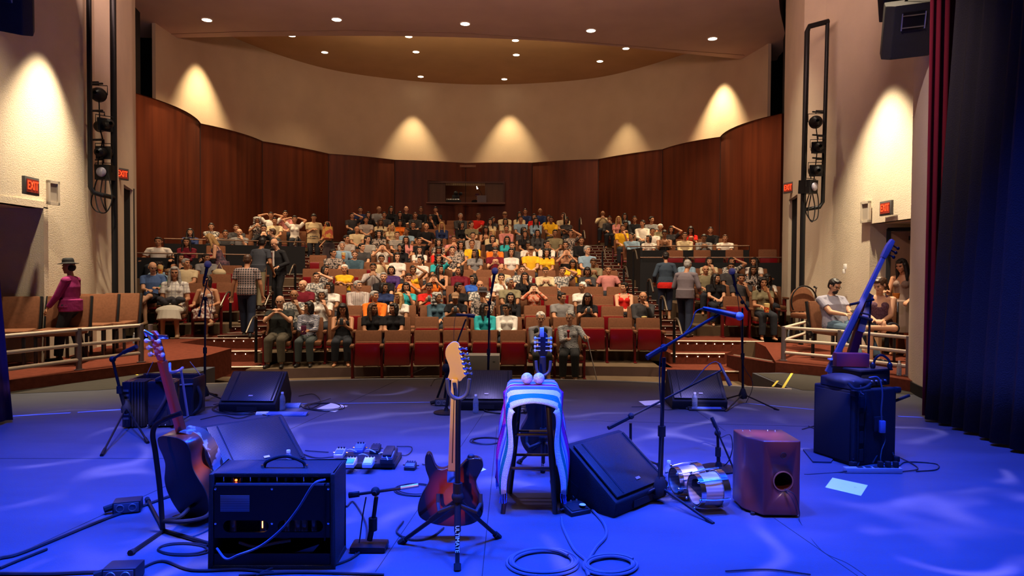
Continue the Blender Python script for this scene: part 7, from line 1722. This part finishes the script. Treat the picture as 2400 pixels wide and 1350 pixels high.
mb = MB(); c0 = [G(1882, 1056), G(1915, 1055), G(1952, 1080), G(1948, 1086), G(1905, 1085)]; mb.prism([(p_.x, p_.y) for p_ in c0], .002, .014); tag(mb.build('dark_cloth', mat('cloth_fold', (.03, .035, .06), .9)), 'folded dark cloth on floor between cajon and bass cabinet', 'cloth')

# ---- accordion and its case
e = empty('instrument_case', P(395, 930, 7.35) * V((1, 1, 0)), .03, 'open black accordion case at rear left', 'case')
mb = MB()
for y in (-.15, .15): mb.box((0, y, .20), (.64, .02, .40))
for x in (-.32, .32): mb.box((x, 0, .20), (.02, .30, .40))
mb.box((0, 0, .01), (.64, .3, .02)); mb.build('case_shell', mat('case_black', (.018, .018, .026), .3, coat=.4), e, bev=.008)
MB().tube([(-.33, -.16, .30), (.33, -.16, .34)], .010).build('rim_trim', M_steel, e); MB().box((-.02, .17, .33), (.66, .03, .16)).build('open_lid', MATS['case_black'], e, bev=.02)
for x0_, x1_ in ((-.28, -.23), (.30, .17)): mb = MB(); mb.tube([(x0_, .1, .40), (x1_, .14, .54)], .004); mb.build('lid_strap', mat('strap_grey', (.25, .2, .2), .6), e)
MB().tube(spline([(.33, -.05, .30), (.38, -.08, .2), (.37, -.1, .08), (.30, -.15, .01)], 5), .018).build('hanging_strap', M_black, e)
e = empty('accordion', P(352, 960, 6.75) * V((1, 1, 0)), .12, 'black accordion with bellows standing before its open case', 'accordion')
MB().box((.13, 0, .235), (.24, .22, .45)).build('treble_body', mat('acc_gloss', (.012, .012, .02), .15, coat=.6), e, bev=.03, seg=3)
mb = MB()
for i in range(9): mb.box((-.02 - i * .014, 0, .235), (.007, .23 if i % 2 else .20, .44))
mb.build('bellows', mat('bellows', (.02, .018, .022), .6), e)
MB().box((-.18, 0, .235), (.08, .22, .45)).build('bass_body', MATS['acc_gloss'], e, bev=.015)
mb = MB()
for i in range(7): mb.box((-.18, -.112, .10 + i * .045), (.05, .008, .020))
mb.build('reed_vents', M_steel, e); mb = MB()
for i in range(5): mb.ball((.02 + i * .055, -.115, .03), .007)
mb.build('studs', M_chrome, e); mb = MB(); mb.tube(spline([(.10, -.10, .47), (.20, -.14, .50), (.27, -.15, .40), (.24, -.16, .2), (.26, -.14, .04)], 7), .022, 8); mb.tube(spline([(.10, -.10, .47), (.18, -.14, .45), (.20, -.15, .3), (.05, -.15, .05)], 6), .015, 8); mb.build('shoulder_strap', mat('strap_gloss', (.02, .02, .035), .3), e, smooth=True)

# ---- bottles
M_pet = bpy.data.materials.new('clear_plastic'); M_pet.use_nodes = True; b_ = M_pet.node_tree.nodes['Principled BSDF']; b_.inputs['Base Color'].default_value = (.75, .85, .95, 1); b_.inputs['Roughness'].default_value = .08; b_.inputs['Transmission Weight'].default_value = .75; b_.inputs['IOR'].default_value = 1.2; b_.inputs['Alpha'].default_value = .75
M_water = mat('water', (.5, .65, .85), .05, trans=.8)
def bottle(p, label):
    e = empty('water_bottle', p, 0, label, 'bottle', 'water bottles')
    MB().lathe([(.028, 0), (.032, .006), (.032, .045), (.030, .052), (.032, .06), (.030, .072), (.032, .08), (.030, .09), (.032, .10), (.031, .135), (.022, .165), (.013, .18), (.013, .188)], 18).build('shell', M_pet, e, smooth=True)
    MB().lathe([(.026, .003), (.029, .008), (.029, .10), (.0, .101)], 16).build('water_fill', M_water, e, smooth=True)
    MB().lathe([(.0145, .185), (.0145, .203), (.013, .205)], 14).build('cap', M_white, e, smooth=True)
for (x, y, z, l_) in ((662, 962, 0, 'water bottle at right corner of the rear left wedge'), (676, 1118, 0, 'water bottle behind guitar amplifier beside angled wedge'), (1115, 968, 0, 'water bottle in front of the rear centre wedge'), (1567, 1146, 0, 'water bottle right of near boom stand'), (1628, 962, 0, 'water bottle in front of the rear right wedge'), (1919, 1065, 0, 'water bottle left of bass cabinet'), (2107, 880, ZP, 'water bottle behind right guard rail end post')): bottle(G(x, y, z), l_)
q_ = P(1850, 752, 14.6); q_.z = ZP; bottle(q_, 'water bottle on floor at the end of lower right block')
q_ = P(315, 755, 12.9); q_.z = ZP; bottle(q_, 'clear bottle on floor beyond the far left chair')

# ---- papers
def paper(c4, label, z=.003):
    mb = MB(); pts = [G(x, y) for x, y in c4]; mb.add([(p_.x, p_.y, z + (.012 if i == 1 else 0)) for i, p_ in enumerate(pts)] + [(p_.x, p_.y, z - .0015 + (.012 if i == 1 else 0)) for i, p_ in enumerate(pts)], [(0, 1, 2, 3), (7, 6, 5, 4), (0, 4, 5, 1), (1, 5, 6, 2), (2, 6, 7, 3), (3, 7, 4, 0)])
    return tag(mb.build('paper_sheet', M_paper), label, 'paper', 'paper sheets on the stage')
o = paper([(1934, 1143), (1951, 1124), (2034, 1138), (2018, 1163)], 'white paper sheet with faint scribble at right')
mb = MB(); g0 = G(1982, 1142); 
for k in range(6): mb.tube(spline([g0 + V((-.05 + .02 * k, .02, .0045)), g0 + V((-.045 + .02 * k, -.03, .0045)), g0 + V((-.035 + .02 * k, .03, .0045)), g0 + V((-.03 + .02 * k, -.02, .0045))], 4), .0009, 4)
s_ = mb.build('scribble', mat('ink', (.45, .25, .25), .8), o)
paper([(741, 959), (777, 947), (815, 952), (785, 966)], 'white paper sheet right of the rear left wedge'); paper([(1497, 941), (1545, 940), (1548, 948), (1512, 951)], 'white paper sheet left of the rear right wedge')
paper([(1110, 1108), (1118, 1095), (1140, 1101), (1124, 1107)], 'small white paper right of the sunburst guitar'); paper([(1228, 943), (1246, 939), (1242, 950), (1232, 948)], 'small white paper seen through the stool')

# ---- power boxes and cables
def quadbox(p, rz, label):
    e = empty('power_box', p, rz, label, 'power outlet box', 'power outlet boxes'); MB().box((0, 0, .04), (.16, .11, .075)).build('housing', M_blk2, e, bev=.008); MB().box((0, -.058, .04), (.14, .006, .06)).build('face_plate', mat('face_plate', (.12, .13, .16), .4, .4), e, bev=.002)
    mb = MB()
    for x in (-.035, .035): mb.tube([(x + .022 * math.cos(a), -.062, .04 + .022 * math.sin(a)) for a in [2 * PI * k / 14 for k in range(15)]], .003, 5)
    mb.build('sockets', M_steel, e); MB().tube([(-.08, 0, .04), (-.13, -.02, .03)], .022).build('plug', M_black, e)
quadbox(G(300, 1198), .35, 'black power outlet box on floor at left with two sockets'); quadbox(G(290, 1358), .1, 'black power outlet box at lower left frame edge'); quadbox(G(1036, 950), 0, 'power outlet box on floor at rear centre'); quadbox(G(1256, 970), 0, 'small white power box seen through the stool')
def fl(pts, z=.008): return [G(x, y) + V((0, 0, z)) for x, y in pts]
def cab(pts, label, r=.0065, z=.008, m=None): return tag(wire(None, fl(pts, z), r, 'stage_cable', m), label, 'cable', 'cables on the stage')
M_c2 = mat('cable_blue_grey', (.09, .10, .15), .4)
def coil(cx, cy, rx, ry, n, label, r=.007, seed=0, m=None):
    rd = random.Random(seed); pts = []
    for k in range(n * 12):
        a = 2 * PI * k / 12; f = 1 + .10 * math.sin(a * .37 + seed) + rd.uniform(-.02, .02) - .05 * (k // 12) / 2; pts.append((cx + rx * f * math.cos(a), cy + ry * f * math.sin(a)))
    mb = MB(); P3 = [G(x, y) + V((0, 0, r + .004 * (i // 12))) for i, (x, y) in enumerate(pts)]; mb.tube(spline(P3, 4), r, 6); return tag(mb.build('cable_coil', m or M_cable, smooth=True), label, 'cable', 'coiled cables on the stage')
coil(1273, 1322, 78, 29, 4, 'large neat cable coil in front of the stool', .008, 1, M_c2); coil(1430, 1330, 60, 22, 4, 'loose cable coil right of the large neat coil', .008, 5, M_c2)
coil(560, 960, 62, 13, 4, 'tangled cables in front of rear left wedge', .005, 9); coil(1190, 962, 55, 9, 3, 'flat cable coil at foot of the rear centre stand', .006, 3); coil(1140, 1035, 36, 8, 3, 'thin cable coil left of stool', .004, 4); coil(975, 1150, 48, 14, 3, 'thin cable coils left of the sunburst guitar', .004, 6); coil(1625, 1108, 28, 8, 2, 'small cable coil behind the bongos', .005, 7); coil(760, 955, 45, 9, 3, 'cable coil right of the small blue box', .005, 12); coil(430, 1290, 62, 14, 2, 'thin cable loops under the acoustic guitar', .005, 15)
cab([(0, 1312), (60, 1296), (240, 1222), (330, 1190), (400, 1165)], 'long black cable running from lower left to guitar stand', .010); cab([(0, 1335), (40, 1318), (110, 1290)], 'short second cable at the lower left edge', .008); cab([(0, 1348), (110, 1349), (220, 1345), (300, 1345)], 'black cable along the bottom left edge', .010)
cab([(1316, 1215), (1320, 1240), (1345, 1290), (1375, 1320), (1380, 1350)], 'cable from stool foot down to the coils', .008, .008, M_c2); cab([(1385, 1195), (1415, 1230), (1420, 1260), (1395, 1290), (1375, 1330), (1380, 1355)], 'pale cable curving from footswitch down to the coils', .009, .01, M_c2)
cab([(320, 1340), (380, 1318), (450, 1340), (560, 1338), (640, 1345)], 'cable winding in front of amplifier, left', .007); cab([(600, 1352), (660, 1330), (760, 1332), (840, 1300), (860, 1240), (830, 1180), (812, 1190)], 'cable winding around right side of amplifier', .006)
tag(wire(None, [P(762, 1124, 3.47), P(735, 1135, 3.42), P(700, 1190, 3.42), P(660, 1240, 3.42), P(610, 1280, 3.42), P(560, 1300, 3.40), P(530, 1310, 3.42), P(508, 1285, 3.47)], .006, 'instrument_cable', M_c2), 'cable hanging diagonally across the back of amplifier', 'cable')
cab([(770, 1062), (740, 1060), (715, 1058)], 'thin cable left of the pedal board', .004); cab([(930, 1048), (965, 1050), (955, 1068), (925, 1068)], 'cable loop right of treadle pedal', .004); cab([(990, 1090), (1010, 1095), (1020, 1096)], 'thin cable from lone pedal to guitar', .004); cab([(945, 1225), (930, 1250), (965, 1268), (1010, 1262), (1040, 1240)], 'cable under the sunburst guitar stand', .006)
cab([(1880, 1008), (1925, 992), (1948, 965)], 'thin cable curving toward the bass cabinet', .004); cab([(1590, 960), (1560, 962), (1540, 955), (1480, 955)], 'thin cable left of the rear right wedge', .004); cab([(600, 945), (640, 940), (690, 950), (740, 945), (775, 935)], 'thin cable running right from rear left wedge', .004); cab([(560, 1352), (700, 1345), (900, 1350)], 'cable along bottom centre edge', .006); cab([(1700, 1342), (1800, 1338), (1900, 1350)], 'thin cable at the bottom right edge', .004)
cab([(300, 1000), (340, 990), (420, 988), (470, 960), (540, 950)], 'cable running behind the short tripod stand', .004)
for pts, l_ in (([(470, 985), (520, 975), (560, 982), (600, 972), (640, 978)], 'thin cable in tangle before rear left wedge, nearest camera'), ([(500, 950), (540, 945), (590, 960), (560, 970), (520, 962)], 'thin looping cable in tangle at foot of left vocal stand'), ([(700, 930), (735, 925), (752, 945), (720, 960), (695, 945)], 'cable loop right of rear left wedge'), ([(1010, 905), (1020, 890), (1045, 892), (1050, 925), (1030, 945)], 'cable arching beside the small dark tripod'), ([(1170, 955), (1200, 948), (1240, 955), (1215, 965)], 'short cable right of rear centre stand'), ([(700, 1062), (740, 1075), (790, 1072)], 'cable entering pedal board from the left'), ([(1895, 1000), (1915, 1010), (1940, 1030), (1930, 1040)], 'cable behind the bottle at bass cabinet'), ([(2110, 1075), (2140, 1090), (2150, 1102), (2110, 1108)], 'cable looping right of the power strip')): cab(pts, l_, .0045)
# pale road box standing in the pit in front of the front row
e = empty('utility_box', (P(1130, 870, 11.3).x, 11.3, -.46), 0, 'pale grey box standing in pit before empty front row seats', 'box'); MB().box((0, 0, .32), (.58, .35, .64)).build('box_body', mat('box_grey', (.30, .27, .25), .6), e, bev=.01)
for x in (-.22, .2): MB().box((x, -.18, .54), (.04, .01, .015)).build('latch', M_grey, e)
# aisle handrails
def handrail(px, y0, y1, k, label, loop=True):
    Y = k; a = P(px, y1, Y); t_ = P(px, y0, Y); e = empty('stair_handrail', (0, 0, 0), 0, label, 'handrail', 'stair handrails')
    mb = MB(); mb.tube([a, t_], .028, 10); mb.build('post', M_blackmet, e, smooth=True)
    mb = MB(); mb.tube(spline([t_, t_ + V((-.02, -.06, .06)), t_ + V((-.06, -.2, .02)), t_ + V((-.08, -.28, -.12))], 5) if not loop else spline([t_ + V((0, 0, -.02)), t_ + V((.01, -.05, .05)), t_ + V((.02, -.25, .02)), t_ + V((.02, -.55, -.22))], 6), .02, 8); mb.build('grip_bar', M_steel if not loop else mat('bronze_bar', (.16, .13, .10), .35, .8), e, smooth=True)
for px, y0, y1, Y, l_ in ((600, 748, 850, 13.2, 'nearest handrail on left aisle beside olive trousers'), (540, 690, 770, 14.6, 'handrail at inner end of lower left block'), (640, 690, 770, 14.8, 'second handrail along left aisle'), (692, 625, 690, 17.6, 'third handrail along left aisle'), (700, 560, 640, 21.2, 'handrail near beige shirted person'), (1580, 752, 850, 13.2, 'nearest handrail on right aisle'), (1548, 700, 790, 14.2, 'second handrail on right aisle'), (1518, 660, 740, 15.6, 'third handrail on right aisle'), (1462, 630, 690, 17.0, 'fourth handrail on right aisle'), (1412, 590, 650, 19.2, 'fifth handrail on right aisle'), (1366, 545, 600, 22.0, 'sixth handrail on right aisle'), (1358, 515, 560, 24.0, 'seventh handrail on right aisle, near top'), (1484, 590, 690, 18.5, 'handrail rising along the right parapet end'), (1322, 505, 550, 25.5, 'handrail at top of centre block')): handrail(px, y0, y1, Y, l_)
